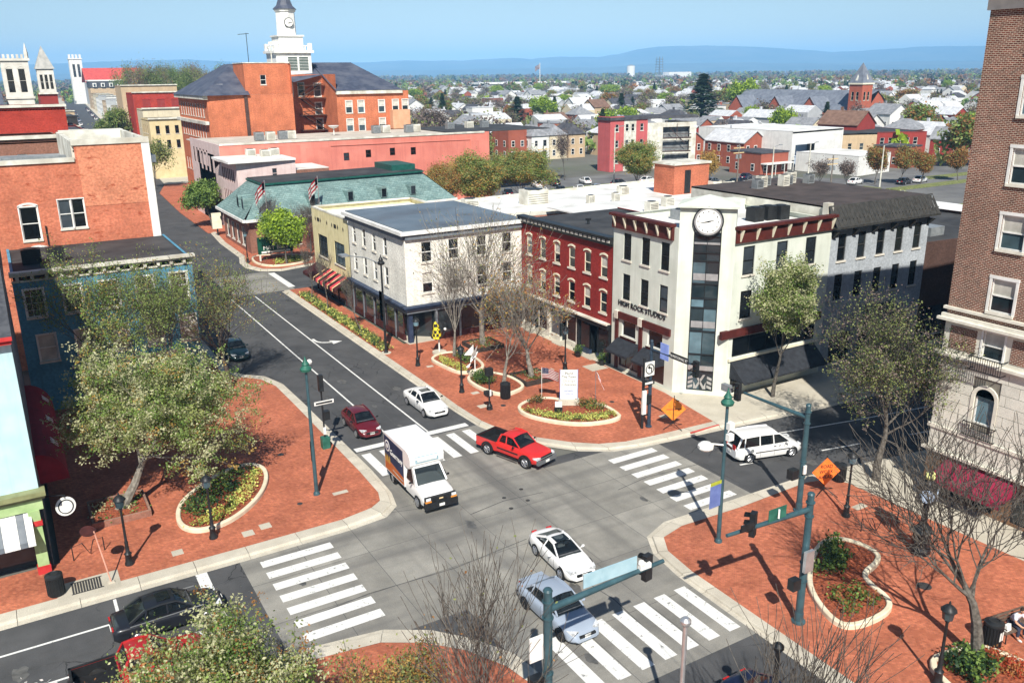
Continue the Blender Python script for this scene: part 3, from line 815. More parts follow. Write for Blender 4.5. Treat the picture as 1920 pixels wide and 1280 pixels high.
for k, u in enumerate((0,4.7,9.3)):
    fm = (WHITEOLD, DARKWOOD, BLACK)[k]
    s = MB(); s.box(u,-.3,3.1,u+4.75,.2,3.55); inframe(b, P0, P1, s, (BLACK, BRGREY, BLACK)[k], 'shop_fascia')
    s = MB(); s.box(u,-.45,3.5,u+4.75,.2,3.62); inframe(b, P0, P1, s, WHITEOLD, 'fascia_cap')
    for j, (du, w) in enumerate(((.25,1.6),(2.9,1.6))):
        window(b, P0, -pi/2, u+du, .6, w, 2.45, fm=BLACK if k == 2 else WHITEOLD, pm=GLASSHOP, sill=False, split=False)
        s = MB(); s.box(u+du-.05,.0,.13,u+du+w+.05,.25,.6); inframe(b, P0, P1, s, NAVY if k == 2 else WHITEOLD, 'stall_riser')
    s = MB(); s.quad((u+1.85,.9,.15),(u+2.9,.9,.15),(u+2.9,.9,3.1),(u+1.85,.9,3.1)); s.quad((u+1.85,0,.15),(u+1.85,.9,.15),(u+1.85,.9,3.1),(u+1.85,0,3.1)); s.quad((u+2.9,.9,.15),(u+2.9,0,.15),(u+2.9,0,3.1),(u+2.9,.9,3.1)); inframe(b, P0, P1, s, GLASSHOP, 'door')
    for uu in (u+.02, u+4.5):
        s = MB(); s.box(uu,-.06,.13,uu+.22,.2,3.1); inframe(b, P0, P1, s, WHITEOLD if k < 2 else BLACK, 'pilaster')
    s = MB(); s.box(u+1.7,-.8,.12,u+3.1,1.0,.2); inframe(b, P0, P1, s, CONC_WALK, 'step')
sheet(b, rect(41.8,54.5,53,68.6), 10.5, TAR)
facade(b, (53,54.45), (53,68.65), 0, 10.6, [], REDB)
s = MB()
for y in (57.5, 62.5): s.tube([(45,y,10.5),(45,y,10.95)], .12, 8); s.tube([(45-.25,y,10.95),(45+.25,y,10.95)], .1, 8)
part('roof_vent', s, BLACK, b)

# ------------------------------------------------------------------ grey studio building with the clock bay
SAGE = mnoise('sage_stucco', sc((204,209,198)), sc((216,221,210)), .8, .85, .1, c3=sc((198,203,191)), scale3=.6, streak=sc((176,180,168)))
BROWNRED = mnoise('brown_red_paint', sc((70,30,27)), sc((90,40,35)), 2, .6)
CHARC = mnoise('charcoal_cloth', (.018,.02,.025), (.03,.034,.042), 3, .8)
b = thing('studio_building', 'pale grey three-storey studio building with corner clock bay and brown cornices', 'building', (41.7,46.7,0))
A0, A1 = (41.7,54.4), (41.7,46.7)          # west front
T0, T1 = (41.7,46.7), (44.4,43.8)          # clock bay
C0, C1 = (44.4,43.9), (54.7,43.9)          # south front
TOP = 12.7
wins = [(u, z, .95, 2.1, dict(nx=1, ny=1, fm=BLACK)) for u in (1.3,3.55,5.8) for z in (9.35,6.1)]
wins += [(1.35,3.05,1.75,1.35,dict(fm=WHITE, split=False)), (4.6,3.05,1.75,1.35,dict(fm=WHITE, split=False))]
wins += [(1.0,.4,2.6,2.0,dict(fm=BROWNRED, pm=GLASSHOP, split=False, sill=False, nx=3)), (4.5,.35,2.2,2.1,dict(fm=BROWNRED, pm=GLASSHOP, split=False, sill=False))]
facade(b, A0, A1, .1, TOP, wins, SAGE)
s = MB(); s.box(.55,-.18,4.45,7.3,.08,5.0); inframe(b, A0, A1, s, BROWNRED, 'sign_band')
s = MB(); s.box(.6,-.12,.15,.95,.08,4.45); s.box(3.65,-.12,.15,4.0,.08,4.45); inframe(b, A0, A1, s, BROWNRED, 'pilaster')
s = MB(); s.box(.55,-.24,4.4,1.0,0,5.05); s.box(3.6,-.24,4.4,4.05,0,5.05); inframe(b, A0, A1, s, SILLSTONE, 'capital')
s = MB(); s.box(1.25,-.1,2.85,3.2,.1,3.02); s.box(4.5,-.1,2.85,6.45,.1,3.02); inframe(b, A0, A1, s, BROWNRED, 'window_apron')
def awning(parent, P0, P1, u0, u1, zt, zb, d, mat, val=.0, name='awning'):
    s = MB(); s.add([(u0,0,zt),(u1,0,zt),(u1,-d,zb),(u0,-d,zb),(u0,0,zb),(u1,0,zb),(u0,-d,zb-val),(u1,-d,zb-val)], [(0,3,2,1),(0,4,3),(1,2,5),(3,6,7,2)])
    s.add([(u0,0,zt-.05),(u1,0,zt-.05),(u1,-d+.03,zb-.05),(u0,-d+.03,zb-.05)], [(0,1,2,3)])
    return inframe(parent, P0, P1, s, mat, name)
awning(b, A0, A1, .85, 3.6, 2.8, 1.95, 1.25, CHARC, .18); awning(b, A0, A1, 4.15, 6.7, 2.8, 1.95, 1.25, CHARC, .18)
# cornice with brackets, broken by the clock bay
for P0, P1, n, L_ in ((A0,A1,6,7.2),(C0,C1,7,10.3)):
    s = MB(); s.box(0,-.22,11.75,L_,.1,12.75); s.box(-.05,-.5,12.75,L_+.05,.1,12.95); inframe(b, P0, P1, s, BROWNRED, 'cornice')
    for k in range(n):
        u = .35+k*(L_-.7)/(n-1)
        s = MB(); s.add([(u,-.22,11.85),(u+.14,-.22,11.85),(u+.14,-.5,12.7),(u,-.5,12.7),(u,-.22,12.7),(u+.14,-.22,12.7)], [(0,1,2,3),(0,3,4),(1,5,2),(3,2,5,4)])
        inframe(b, P0, P1, s, CREAMTRIM, 'bracket')
wins = [(u, z, 1.15, 2.1, dict(nx=1, ny=1, fm=BLACK)) for u in (1.0,4.4,7.5) for z in (9.3,6.0)]
wins += [(.5,.8,8.9,1.55,dict(fm=BROWNRED, pm=GLASSHOP, split=False, nx=5, sill=False)), (.5,3.1,8.9,1.5,dict(fm=BLACK, split=False, nx=5, sill=False))]
facade(b, C0, C1, .1, TOP, wins, SAGE)
s = MB(); s.box(-.8,-.18,4.7,9.8,.08,5.3); inframe(b, C0, C1, s, BROWNRED, 'sign_band')
s = MB(); s.box(.1,-.15,2.85,9.8,.08,3.05); inframe(b, C0, C1, s, CREAMTRIM, 'transom')
awning(b, C0, C1, .4, 9.4, 2.8, 1.5, 1.5, CHARC, .15)
# tall clock bay
BAYT = 14.25; LT = hypot(T1[0]-T0[0], T1[1]-T0[1])
facade(b, T0, T1, .1, BAYT, [(1.05,.45,1.95,12.6,dict(noglass=True))], SAGE)
s = MB(); s.prism([(41.72,46.72),(44.42,43.82),(46.5,45.8),(44,48.8)], 12.5, BAYT-.05); part('bay_top', s, SAGE, b)
for P0, P1 in ((T1,(46.5,45.8)),((44,48.8),T0)):
    facade(b, P0, P1, 12.5, BAYT, [], SAGE)
s = MB(); s.box(-.15,-.35,BAYT,LT+.15,.2,BAYT+.12);  inframe(b, T0, T1, s, SAGE, 'bay_cap')
s = MB(); c4 = [(41.5,46.8),(44.5,43.55),(46.7,45.8),(44,49)]; s.add([(x,y,BAYT+.12) for x,y in c4]+[(44.1,46.3,BAYT+.75)], [(0,1,4),(1,2,4),(2,3,4),(3,0,4)]); part('bay_roof', s, SAGE, b)
u0, w0 = 1.05, 1.95
zz = [.45,2.0,3.3,5.1,6.9,7.6,8.7,10.4,11.0,12.2,13.05]
for a, c in zip(zz, zz[1:]):     # panes of the glazed strip
    s = MB(); s.box(u0+.06,.12,a+.04,u0+w0/2-.02,.15,c-.04); inframe(b, T0, T1, s, GLASSB, 'pane')
    s = MB(); s.box(u0+w0/2+.02,.12,a+.04,u0+w0-.06,.15,c-.04); inframe(b, T0, T1, s, GLASSB, 'pane')
s = MB()
for z in zz: s.box(u0,.02,z-.04,u0+w0,.14,z+.04)
s.box(u0,.02,.45,u0+.06,.14,13.05); s.box(u0+w0-.06,.02,.45,u0+w0,.14,13.05); s.box(u0+w0/2-.02,.04,.45,u0+w0/2+.02,.14,13.05)
inframe(b, T0, T1, s, BLACK, 'mullion')
s = MB()
for z in (5.35,8.95): s.box(u0+.1,.09,z,u0+w0-.1,.115,z+.5)
s.box(u0+.05,.0,2.05,u0+w0-.05,.1,2.4); s.box(u0+.05,.06,11.6,u0+w0-.05,.11,11.75)
inframe(b, T0, T1, s, SILVER, 'spandrel')
# carved letter panel at the foot of the bay
s = MB()
for z in (.55,.9,1.25): s.add([(u0+.1,.05,z),(u0+.45,.05,z+.14),(u0+.45,.05,z+.36),(u0+.1,.05,z+.22)], [(0,1,2,3)]); s.add([(u0+w0-.45,.05,z+.14),(u0+w0-.1,.05,z),(u0+w0-.1,.05,z+.22),(u0+w0-.45,.05,z+.36)], [(0,1,2,3)])
cx = u0+w0/2
s.add([(cx-.4,.05,.6),(cx-.22,.05,.6),(cx+.4,.05,1.7),(cx+.22,.05,1.7)], [(0,1,2,3)]); s.add([(cx+.22,.05,.6),(cx+.4,.05,.6),(cx-.22,.05,1.7),(cx-.4,.05,1.7)], [(0,1,2,3)])
s.add([(cx-.45,.06,.55),(cx-.2,.06,.55),(cx-.45,.06,1.15)], [(0,1,2)]); s.add([(cx+.2,.06,.55),(cx+.45,.06,.55),(cx+.45,.06,1.15)], [(0,1,2)])
inframe(b, T0, T1, s, SILVER, 'emblem_panel')
# clock
s = MB(); s.disc((cx,-.08,13.3),(0,1,0),1.08,28,0,.3); ck = inframe(b, T0, T1, s, BLACK, 'clock')
def sub(parent, mb, mats, name):
    o = bpy.data.objects.new(name, mb.mesh(name, mats)); o.parent = parent; COL.objects.link(o); return o
s = MB(); s.disc((cx,-.23,13.3),(0,1,0),.98,28,0,.05); sub(ck, s, SILVER, 'rim')
s = MB(); s.disc((cx,-.25,13.3),(0,1,0),.86,28,0,.05); sub(ck, s, WHITE, 'dial')
s = MB()
for k in range(12):
    a = k*pi/6; x, z = cx+.72*sin(a), 13.3+.72*cos(a); s.box(x-.03,-.285,z-.05,x+.03,-.27,z+.05)
sub(ck, s, BLACK, 'hour_mark')
def hand(a, l, w):
    s = MB(); dx, dz = sin(a), cos(a)
    s.add([(cx-dz*w,-.29,13.3+dx*w),(cx+dz*w,-.29,13.3-dx*w),(cx+dx*l,-.29,13.3+dz*l)], [(0,1,2)]); s.add([(cx-dz*w,-.29,13.3+dx*w),(cx+dz*w,-.29,13.3-dx*w),(cx-dx*l*.3,-.29,13.3-dz*l*.3)], [(0,2,1)])
    sub(ck, s, BLACK, 'hand')
hand(radians(75), .48, .06); hand(radians(258), .74, .045)
# lettering on the west front
angA = -pi/2
lt = lettering('HIGH ROCK STUDIOS', .62, BLACK, b, (0,0,0), (pi/2,0,angA), .95, .05)
bb = wloc(b); lt.location = (41.7-.05-bb[0], 54.4-3.75-bb[1], 5.75)
# roofs
sheet(b, [(41.8,54.3),(41.8,46.8),(44.5,44.0),(54.6,44.0),(54.6,54.3)], 12.2, ROOFWHITE)
facade(b, (54.7,54.4), (41.7,54.4), 8.0, TOP, [], SAGE); facade(b, (54.7,43.9), (54.7,54.4), 8.0, 12.6, [], SAGE)
s = MB(); s.box(48.4,53.0,12.2,54.6,54.3,13.1); part('roof_wall', s, SAGE, b)
for x, y in ((50.2,47.6),(51.6,47.6),(52.6,47.2)): acunit(b, x, y, 12.2, 1.0, 1.0, 1.1, BLACK)
acunit(b, 46.0, 51.5, 12.2, 1.4, 1.2, .8)

# ------------------------------------------------------------------ grey mansard building, further east
GREYB = mbrick('grey_painted_brick', sc((176,182,188)), sc((166,172,178)), sc((156,162,168)), .21, .075, 'XZ', .006, .75, .15, streak=sc((140,146,150)))
SLATEDARK = mnoise('dark_slate', (.03,.03,.028), (.052,.05,.046), 3, .7, .4)
b = thing('mansard_building', 'grey painted brick building with dark mansard eave, in shade beside the studios', 'building', (54.8,44,0))
P0, P1 = (54.8,44.0), (67.0,44.0)
wins = [(.9+i*2.35, z, .95, 2.1, dict(nx=1, ny=1, fm=SLATEDARK)) for i in range(5) for z in (9.1,5.9)]
wins += [(1.0,.6,2.6,2.4,dict(fm=SLATEDARK, pm=GLASSHOP, split=False)), (8.8,.6,2.6,2.4,dict(fm=SLATEDARK, pm=GLASSHOP, split=False))]
facade(b, P0, P1, .1, 11.8, wins, GREYB)
for k in range(30):      # standing-seam mansard panels
    u = -.3+k*.427
    s = MB(); s.add([(u,-.75,11.95),(u+.41,-.75,11.95),(u+.41,.25,13.5),(u,.25,13.5),(u,-.65,11.9),(u+.41,-.65,11.9)], [(0,1,2,3),(0,4,5,1)]); s.box(u+.38,-.5,12.4,u+.42,-.46,12.5)
    inframe(b, P0, P1, s, SLATEDARK, 'roof_panel')
s = MB(); s.box(-.3,-.75,11.8,12.5,.0,11.93); inframe(b, P0, P1, s, SLATEDARK, 'eave_soffit')
for k in range(6):
    u = .1+k*2.35; s = MB(); s.add([(u,0,10.9),(u+.15,0,10.9),(u+.15,-.7,11.55),(u,-.7,11.55),(u,0,11.55),(u+.15,0,11.55)], [(0,1,2,3),(0,3,4),(1,5,2)]); inframe(b, P0, P1, s, SLATEDARK, 'bracket')
s = MB(); s.add([(4.9,0,4.9),(8.1,0,4.9),(4.5,-1.3,4.0),(8.5,-1.3,4.0),(5.4,-1.9,3.9),(7.6,-1.9,3.9)], [(0,2,4),(0,4,5,1),(1,5,3)]); s.box(4.6,-1.3,.1,8.4,0,3.95); inframe(b, P0, P1, s, SLATEDARK, 'bay_window')
facade(b, (67.0,44), (67.0,60), 0, 13.4, [], GREYB); facade(b, (54.8,60), (54.8,44), 11.8, 13.4, [], WHITEOLD); facade(b, (67,60), (54.8,60), 0, 13.4, [], GREYB)
sheet(b, rect(54.8,44.2,67,60), 13.42, mnoise('roof_brown', (.05,.04,.036), (.085,.066,.06), .6, .8))
s = MB(); s.box(54.5,44.3,12.8,55.1,44.8,13.7); part('chimney', s, WHITEOLD, b)
for k in range(7):
    acunit(b, 58+k*1.1, 55+ (k%3)*.6, 13.42, .8, .7, .8+.2*(k%2), WHITEOLD if k % 2 else GREY)
b = thing('low_shop', 'dark brick low building in deep shade beyond the mansard building', 'building', (67.1,44.5,0))
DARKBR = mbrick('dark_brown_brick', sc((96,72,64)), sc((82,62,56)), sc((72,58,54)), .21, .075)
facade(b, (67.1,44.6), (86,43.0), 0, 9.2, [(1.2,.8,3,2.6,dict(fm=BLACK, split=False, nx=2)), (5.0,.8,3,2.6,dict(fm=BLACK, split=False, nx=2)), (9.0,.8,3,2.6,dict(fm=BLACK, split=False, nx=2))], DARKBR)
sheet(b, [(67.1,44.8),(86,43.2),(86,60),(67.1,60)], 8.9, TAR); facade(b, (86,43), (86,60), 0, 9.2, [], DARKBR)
s = MB(); s.box(72,47,8.9,74,48.5,9.7); part('roof_hatch', s, GREY, b)
b = thing('low_warehouse', 'white flat-roofed single-storey building behind the low dark shops', 'building', (78,60,0))
facade(b, (78,60), (104,60), 0, 7, [], WHITEOLD); facade(b, (78,75), (78,60), 0, 7, [], WHITEOLD); facade(b, (104,60), (104,75), 0, 7, [], WHITEOLD)
sheet(b, rect(78,60,104,75), 7.1, ROOFWHITE)

# ------------------------------------------------------------------ white flat roofs behind the red row
b = thing('flat_roof_block', 'long low block with bright white flat roof and air conditioners behind corner shop', 'building', (54,84,0))
facade(b, (42.1,84), (84.5,79), 0, 8.2, [], mbrick('pink_brick', sc((188,124,100)), sc((172,108,88)), sc((160,120,104)), .21,.075)); facade(b, (84.5,79), (84.5,99), 0, 8.2, [], WHITEOLD); facade(b, (42.1,96), (42.1,84), 0, 8.2, [], WHITEOLD); facade(b, (84.5,99), (42.1,96), 0, 8.2, [], WHITEOLD)
sheet(b, [(42.1,84),(84.5,79),(84.5,99),(42.1,96)], 8.1, ROOFWHITE)
parapet(b, [(42.1,84),(84.5,79),(84.5,99),(42.1,96)], 8.0, 8.45, .3, WHITEOLD)
ORB = mbrick('orange_brick', sc((196,112,80)), sc((182,98,70)), sc((170,112,90)), .21,.075)
s = MB(); s.box(75.5,86,8.1,81.5,90,11.9); part('penthouse', s, ORB, b)
s = MB(); s.box(75.3,85.8,11.9,81.7,90.2,12.15); part('penthouse_roof', s, WHITEOLD, b)
s = MB(); s.box(77.3,85.95,8.2,78.3,86.0,11.2); part('door', s, BLACK, b)
for x, y, w, h in ((47,90,1.8,1.3),(55,89,3,1.8),(70,90,1.4,1.1),(62,86,.9,1.0),(65.5,85.5,.9,1.1),(81,84.5,1.5,1.5),(83,84,1.3,1.4)): acunit(b, x, y, 8.1, w, w*.7, h, WHITEOLD)
facade(b, (53.2,68), (86,64.5), 0, 9.2, [], mbrick('pink_brick', (0,0,0),(0,0,0),(0,0,0),.2,.07)); sheet(b, [(53.2,68),(86,64.5),(84.5,79),(53.2,82)], 9.0, ROOFWHITE)
for x, y in ((60,72),(64,74),(72,70)): acunit(b, x, y, 9.0, 1.2, 1.0, 1.1, WHITEOLD)
# ------------------------------------------------------------------ hotel on the right (south-east)
HOTELB = mbrick('hotel_brick', sc((128,72,56)), sc((88,46,38)), sc((190,176,158)), .23, .088, 'XZ', .014, .85, .5)
STONE = mslab('ashlar_stone', sc((206,204,192)), sc((226,224,212)), .06, 1.2)
STONETRIM = mnoise('stone_trim', sc((206,202,188)), sc((226,222,208)), 2, .75)
JOINT = mnoise('stone_joint', sc((120,116,106)), sc((140,136,124)), 3, .9)
BROWNBAND = mnoise('brown_band', sc((112,84,62)), sc((132,100,76)), 2, .8)
BURG = mnoise('burgundy_awning', sc((120,26,52)), sc((142,36,64)), 2, .75)
b = thing('hotel_building', 'tall brown brick hotel with pale stone base and white sash windows', 'building', (43.5,26.8,0))
P0, P1 = (43.5,26.8), (43.5,-12.0); LH = 38.8
cols = [2.2+3.9*k for k in range(9)]
wins = []
for i, u in enumerate(cols):
    for z in (11.35,14.65,17.95,21.25,24.3): wins.append((u,z,1.25,1.75,dict(nx=1,ny=1,casing=.14,blind=.5,pm=GLASSB,sillm=STONETRIM)))
facade(b, P0, P1, 10.7, 26.2, wins, HOTELB)
wins = [(u,8.75,1.15,1.5,dict(casing=.1,blind=.5,pm=GLASSB,sill=False)) for u in cols]
facade(b, P0, P1, 8.6, 10.4, wins, STONETRIM)
for k, u in enumerate(cols):      # brick panels between the stone piers
    s = MB(); s.box(u+1.55,-.02,8.85,u+3.5,.05,10.15); inframe(b, P0, P1, s, HOTELB, 'brick_panel')
s = MB(); s.box(.35,-.02,8.85,1.85,.05,10.15); inframe(b, P0, P1, s, HOTELB, 'brick_panel')
for z0, z1, d in ((10.4,10.55,.35),(10.55,10.75,.2),(11.0,11.15,.16),(8.3,8.45,.2),(8.45,8.6,.32),(4.1,4.3,.14),(26.2,26.9,.12),(26.9,27.3,.5),(2.75,2.9,.25)):
    s = MB(); s.box(-d,-d,z0,LH,.1,z1); inframe(b, P0, P1, s, STONETRIM, 'string_course')
# ashlar: backing wall with arched windows, then every block proud of the joints
wins = [(u+.1,5.1,1.05,1.55,dict(fm=WHITE,pm=GLASSB,sill=False,split=False)) for u in cols]
facade(b, P0, P1, 2.9, 8.3, wins, JOINT)
rowh, zb = .6, 2.92
for r_ in range(9):
    z0 = zb+r_*rowh
    if 4.05 < z0+.3 < 4.35: pass
    u = -.65 if r_ % 2 else 0
    while u < 13.5:
        a, c = max(0,u)+.015, min(u+1.3, 13.5)-.015
        u += 1.3
        if c-a < .1: continue
        zt = min(z0+rowh-.03, 8.29)
        segs = [(a,c)]
        for cu in cols[:4]:
            if zt > 4.9 and z0 < 7.2:
                new = []
                for q, w in segs:
                    if w < cu-.12 or q > cu+1.37: new.append((q,w)); continue
                    if q < cu-.14: new.append((q,cu-.14))
                    if w > cu+1.39: new.append((cu+1.39,w))
                segs = new
        for q, w in segs:
            if w-q < .08: continue
            s = MB(); s.box(q,-.06,z0,w,.0,zt); inframe(b, P0, P1, s, STONE, 'stone_block')
s = MB(); s.box(13.5,-.06,2.9,LH,0,8.3); inframe(b, P0, P1, s, STONE, 'stone_wall')
for u in cols[:4]:      # arched heads, surround and window guards
    s = MB(); n = 10; V = []
    for k in range(n+1):
        a = pi*k/n
        for rr in (.55,.74):
            V += [(u+.62-rr*cos(a),-.1,6.6+rr*sin(a)),(u+.62-rr*cos(a),.02,6.6+rr*sin(a))]
    F = []
    for k in range(n):
        q = 4*k; F += [(q,q+4,q+6,q+2),(q+2,q+6,q+7,q+3),(q,q+1,q+5,q+4)]
    s.add(V, F); s.box(u-.12,-.1,4.75,u+.07,.02,6.6); s.box(u+1.18,-.1,4.75,u+1.37,.02,6.6)
    inframe(b, P0, P1, s, STONETRIM, 'arch_surround')
    s = MB(); s.add([(u+.62,-.0,6.6)]+[(u+.62-.55*cos(pi*k/n),-.0,6.6+.55*sin(pi*k/n)) for k in range(n+1)], [tuple(range(0,n+2))]); inframe(b, P0, P1, s, GLASSB, 'pane')
    for zr, d in ((8.15,.55),(4.35,.22)):
        s = MB(); s.box(u-.3,-d,zr,u+1.5,-d+.03,zr+.05); s.box(u-.3,-d,zr+.75,u+1.5,-d+.03,zr+.8)
        for k in range(15): x = u-.3+k*.125; s.box(x,-d,zr,x+.025,-d+.025,zr+.78)
        s.box(u-.3,-d,zr,u-.27,0,zr+.05); s.box(u+1.47,-d,zr,u+1.5,0,zr+.05); s.box(u-.3,-d,zr+.75,u-.27,0,zr+.8); s.box(u+1.47,-d,zr+.75,u+1.5,0,zr+.8)
        inframe(b, P0, P1, s, BLACK, 'window_guard')
facade(b, P0, P1, .1, 2.75, [(.9+4.2*k,.3,3.2,1.9,dict(fm=BLACK,pm=GLASSHOP,split=False,nx=2,sill=False)) for k in range(9)], BROWNBAND)
for k, (a, c) in enumerate(((1.2,5.2),(7.6,10.8),(13,17))):
    awning(b, P0, P1, a, c, 2.55, 1.75, 1.35, BURG, .35)
facade(b, (90,26.8-2), (43.5,26.8), 0, 27, [(1.5+4*k,z,1.2,1.75,dict(nx=1,ny=1)) for k in range(11) for z in (11.35,14.65,17.95,21.25)], HOTELB)
facade(b, (43.5,-12), (90,-12), 0, 27, [], HOTELB)
sheet(b, [(43.5,-12),(90,-12),(90,24.8),(43.5,26.8)], 27.0, TAR)

# ------------------------------------------------------------------ blue building (north-west)
BLUEB = mbrick('blue_painted_brick', sc((92,152,180)), sc((84,142,170)), sc((78,132,158)), .21,.075,'XZ',.006,.7,.12, streak=sc((70,116,140)))
b = thing('shop_building', 'blue painted brick building with white bracketed cornice behind the leafy trees', 'building', (-.3,68.2,0))
P0, P1 = (-.3,68.2), (11.8,68.2)
wins = [(.6+i*2.45, 7.3, 1.2, 2.0, dict(nx=3,ny=2,casing=.1)) for i in range(5)] + [(.9+i*2.45, 3.95, 1.2, 2.0, dict(nx=1,ny=1,casing=.06,pm=BLIND)) for i in range(5)]
wins += [(3.2,.3,3.2,2.7,dict(fm=WHITE,pm=GLASSHOP,split=False,nx=2,sill=False)), (7.4,.3,3.2,2.7,dict(fm=WHITE,pm=GLASSHOP,split=False,nx=2,sill=False))]
facade(b, P0, P1, .1, 10.0, wins, BLUEB)
s = MB(); s.box(-.1,-.35,10.35,12.3,.15,10.5); s.box(-.1,-.5,10.5,12.3,.15,10.68); inframe(b, P0, P1, s, WHITEOLD, 'cornice')
s = MB(); s.box(0,-.1,9.9,12.1,.1,10.02); inframe(b, P0, P1, s, WHITEOLD, 'frieze')
for k in range(13):
    u = .25+k*.93; s = MB(); s.box(u,-.28,10.05,u+.22,.0,10.35); inframe(b, P0, P1, s, WHITEOLD, 'bracket')
s = MB(); s.box(2.8,-.3,3.15,11.2,.1,3.35); inframe(b, P0, P1, s, WHITEOLD, 'shop_fascia')
facade(b, (11.8,68.2), (11.8,80), .1, 10.4, [(1.5+2.6*i,z,1.1,1.9,dict(nx=3,ny=2)) for i in range(4) for z in (7.2,4.0)], BLUEB)
facade(b, (-.3,80), (-.3,68.2), 0, 10.4, [], BLUEB)
sheet(b, rect(-.2,68.3,11.7,79.9), 10.3, TAR)
for x, y, w in ((.6,72.5,1.3),(2.3,72.3,1.2)): acunit(b, x, y, 10.3, w, 1.0, 1.1, BLACK)
# ------------------------------------------------------------------ tall orange brick building behind it
STAINB = mbrick('stained_orange_brick', sc((204,122,92)), sc((190,106,80)), sc((182,122,98)), .24,.085,'XZ',.01,.85,.3, stain=sc((158,78,54)))
b = thing('party_wall_building', 'tall orange brick building with white corner trim behind the blue shop', 'building', (-6,80,0))
P0, P1 = (-14,80.1), (11.5,80.1)
wins = [(15.1,10.9,1.3,2.7,dict(nx=1,ny=1,casing=.08,arch=.2)), (17.95,11.6,.95,2.4,dict(nx=1,ny=1,casing=.05)), (18.95,11.6,.95,2.4,dict(nx=1,ny=1,casing=.05)), (15.3,8.2,1.4,1.9,dict(nx=1,ny=1,casing=.08,arch=.2))]
facade(b, P0, P1, 0, 17.1, wins, STAINB)
s = MB(); s.box(19.8,-.02,17.1,25.5,.2,18.3); inframe(b, P0, P1, s, STAINB, 'wall')
s = MB(); s.box(24.95,-.1,0,25.6,.3,18.7); inframe(b, P0, P1, s, WHITE, 'corner_trim')
s = MB(); s.box(19.6,-.15,18.3,25.6,.35,18.75); s.box(0,-.15,17.0,19.7,.3,17.35); inframe(b, P0, P1, s, WHITEOLD, 'coping')
s = MB(); s.box(19.95,-.035,13.3,24.93,0,18.28); inframe(b, P0, P1, s, mbrick('pale_orange_brick', sc((218,142,108)), sc((204,124,94)), sc((196,136,108)), .24,.085,'XZ',.01,.85,.3, stain=sc((150,70,48))), 'rebuilt_brickwork')
s = MB(); s.box(17.6,-.08,9.2,20.2,.02,9.4); inframe(b, P0, P1, s, WHITE, 'lintel')
facade(b, (11.5,80.1), (11.5,96), .1, 18.3, [(1.2+3*i,z,1.2,2.2,dict(nx=1,ny=1)) for i in range(5) for z in (5,8.5,12)], WHITEOLD)
s = MB(); s.box(0,-.7,3.2,15.9,.1,3.5); s.box(0,-.5,16.6,15.9,.1,17.2); inframe(b, (11.5,80.1), (11.5,96), s, BRGREY, 'cornice')
sheet(b, rect(-14,80.3,5.7,96), 16.6, mnoise('roof_grey', sc((120,122,124)), sc((150,152,152)), .8, .7)); sheet(b, rect(5.7,80.3,11.4,96), 17.9, mnoise('roof_grey', (0,0,0),(0,0,0)))
s = MB(); s.box(5.6,80.3,16.6,6.0,96,18.6); s.box(11.1,80.3,17.9,11.45,96,18.7); s.box(5.8,94,17.9,11.4,96,18.75); part('parapet', s, WHITEOLD, b)
s = MB(); s.box(.5,81,16.6,5.2,81.5,17.5); part('skylight', s, GREY, b)
for k in range(2):
    s = MB(); s.box(.4+2.4*k,81.5,16.6,2.5+2.4*k,84,17.0); part('roof_panel', s, BRGREY, b)
s = MB(); s.tube([(-12+14.8,80.0,10.4),(2.8,80.0,12)], .06, 5); part('vent_pipe', s, BLACK, b)
# ------------------------------------------------------------------ clapboard shop at the left edge
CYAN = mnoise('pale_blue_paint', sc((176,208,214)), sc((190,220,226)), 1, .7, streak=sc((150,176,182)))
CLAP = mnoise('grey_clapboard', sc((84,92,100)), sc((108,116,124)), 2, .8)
LIME = mnoise('green_paint', sc((150,178,122)), sc((172,196,142)), 2, .6)
OLIVE = mnoise('olive_trim', sc((120,124,86)), sc((140,144,104)), 2, .6)
SLATEGREY = mnoise('grey_slate', (.05,.055,.065), (.085,.09,.1), 4, .75, .4)
REDTRIM = mnoise('red_trim', sc((178,44,46)), sc((196,62,60)), 2, .6)
b = thing('shop_building', 'pale blue front shop with slate roof and green pilasters at left edge', 'building', (-.7,44.2,0))
P0, P1 = (-13.7,44.2), (-.7,44.2)
facade(b, P0, P1, 4.6, 12.1, [(2+3.2*i,z,1.2,2.2,dict(nx=1,ny=1)) for i in range(3) for z in (5.6,9)], CYAN)
s = MB(); s.box(0,-.35,4.15,13.2,.1,4.35); s.box(0,-.55,4.35,13.25,.1,4.6); inframe(b, P0, P1, s, OLIVE, 'shop_cornice')
s = MB(); s.box(0,-.2,3.55,13.05,.1,4.15); inframe(b, P0, P1, s, LIME, 'shop_fascia')
for u in (12.35, 8.4, 4.2):
    s = MB(); s.box(u,-.25,.55,u+.5,.1,3.55); inframe(b, P0, P1, s, LIME, 'pilaster')
    s = MB(); s.box(u-.05,-.3,.13,u+.55,.1,.55); s.box(u-.02,-.32,2.75,u+.55,.05,3.0); inframe(b, P0, P1, s, REDTRIM, 'pilaster_base')
s = MB(); s.box(0,.9,.13,12.4,1.0,3.5); inframe(b, P0, P1, s, GLASSHOP, 'shop_glazing')
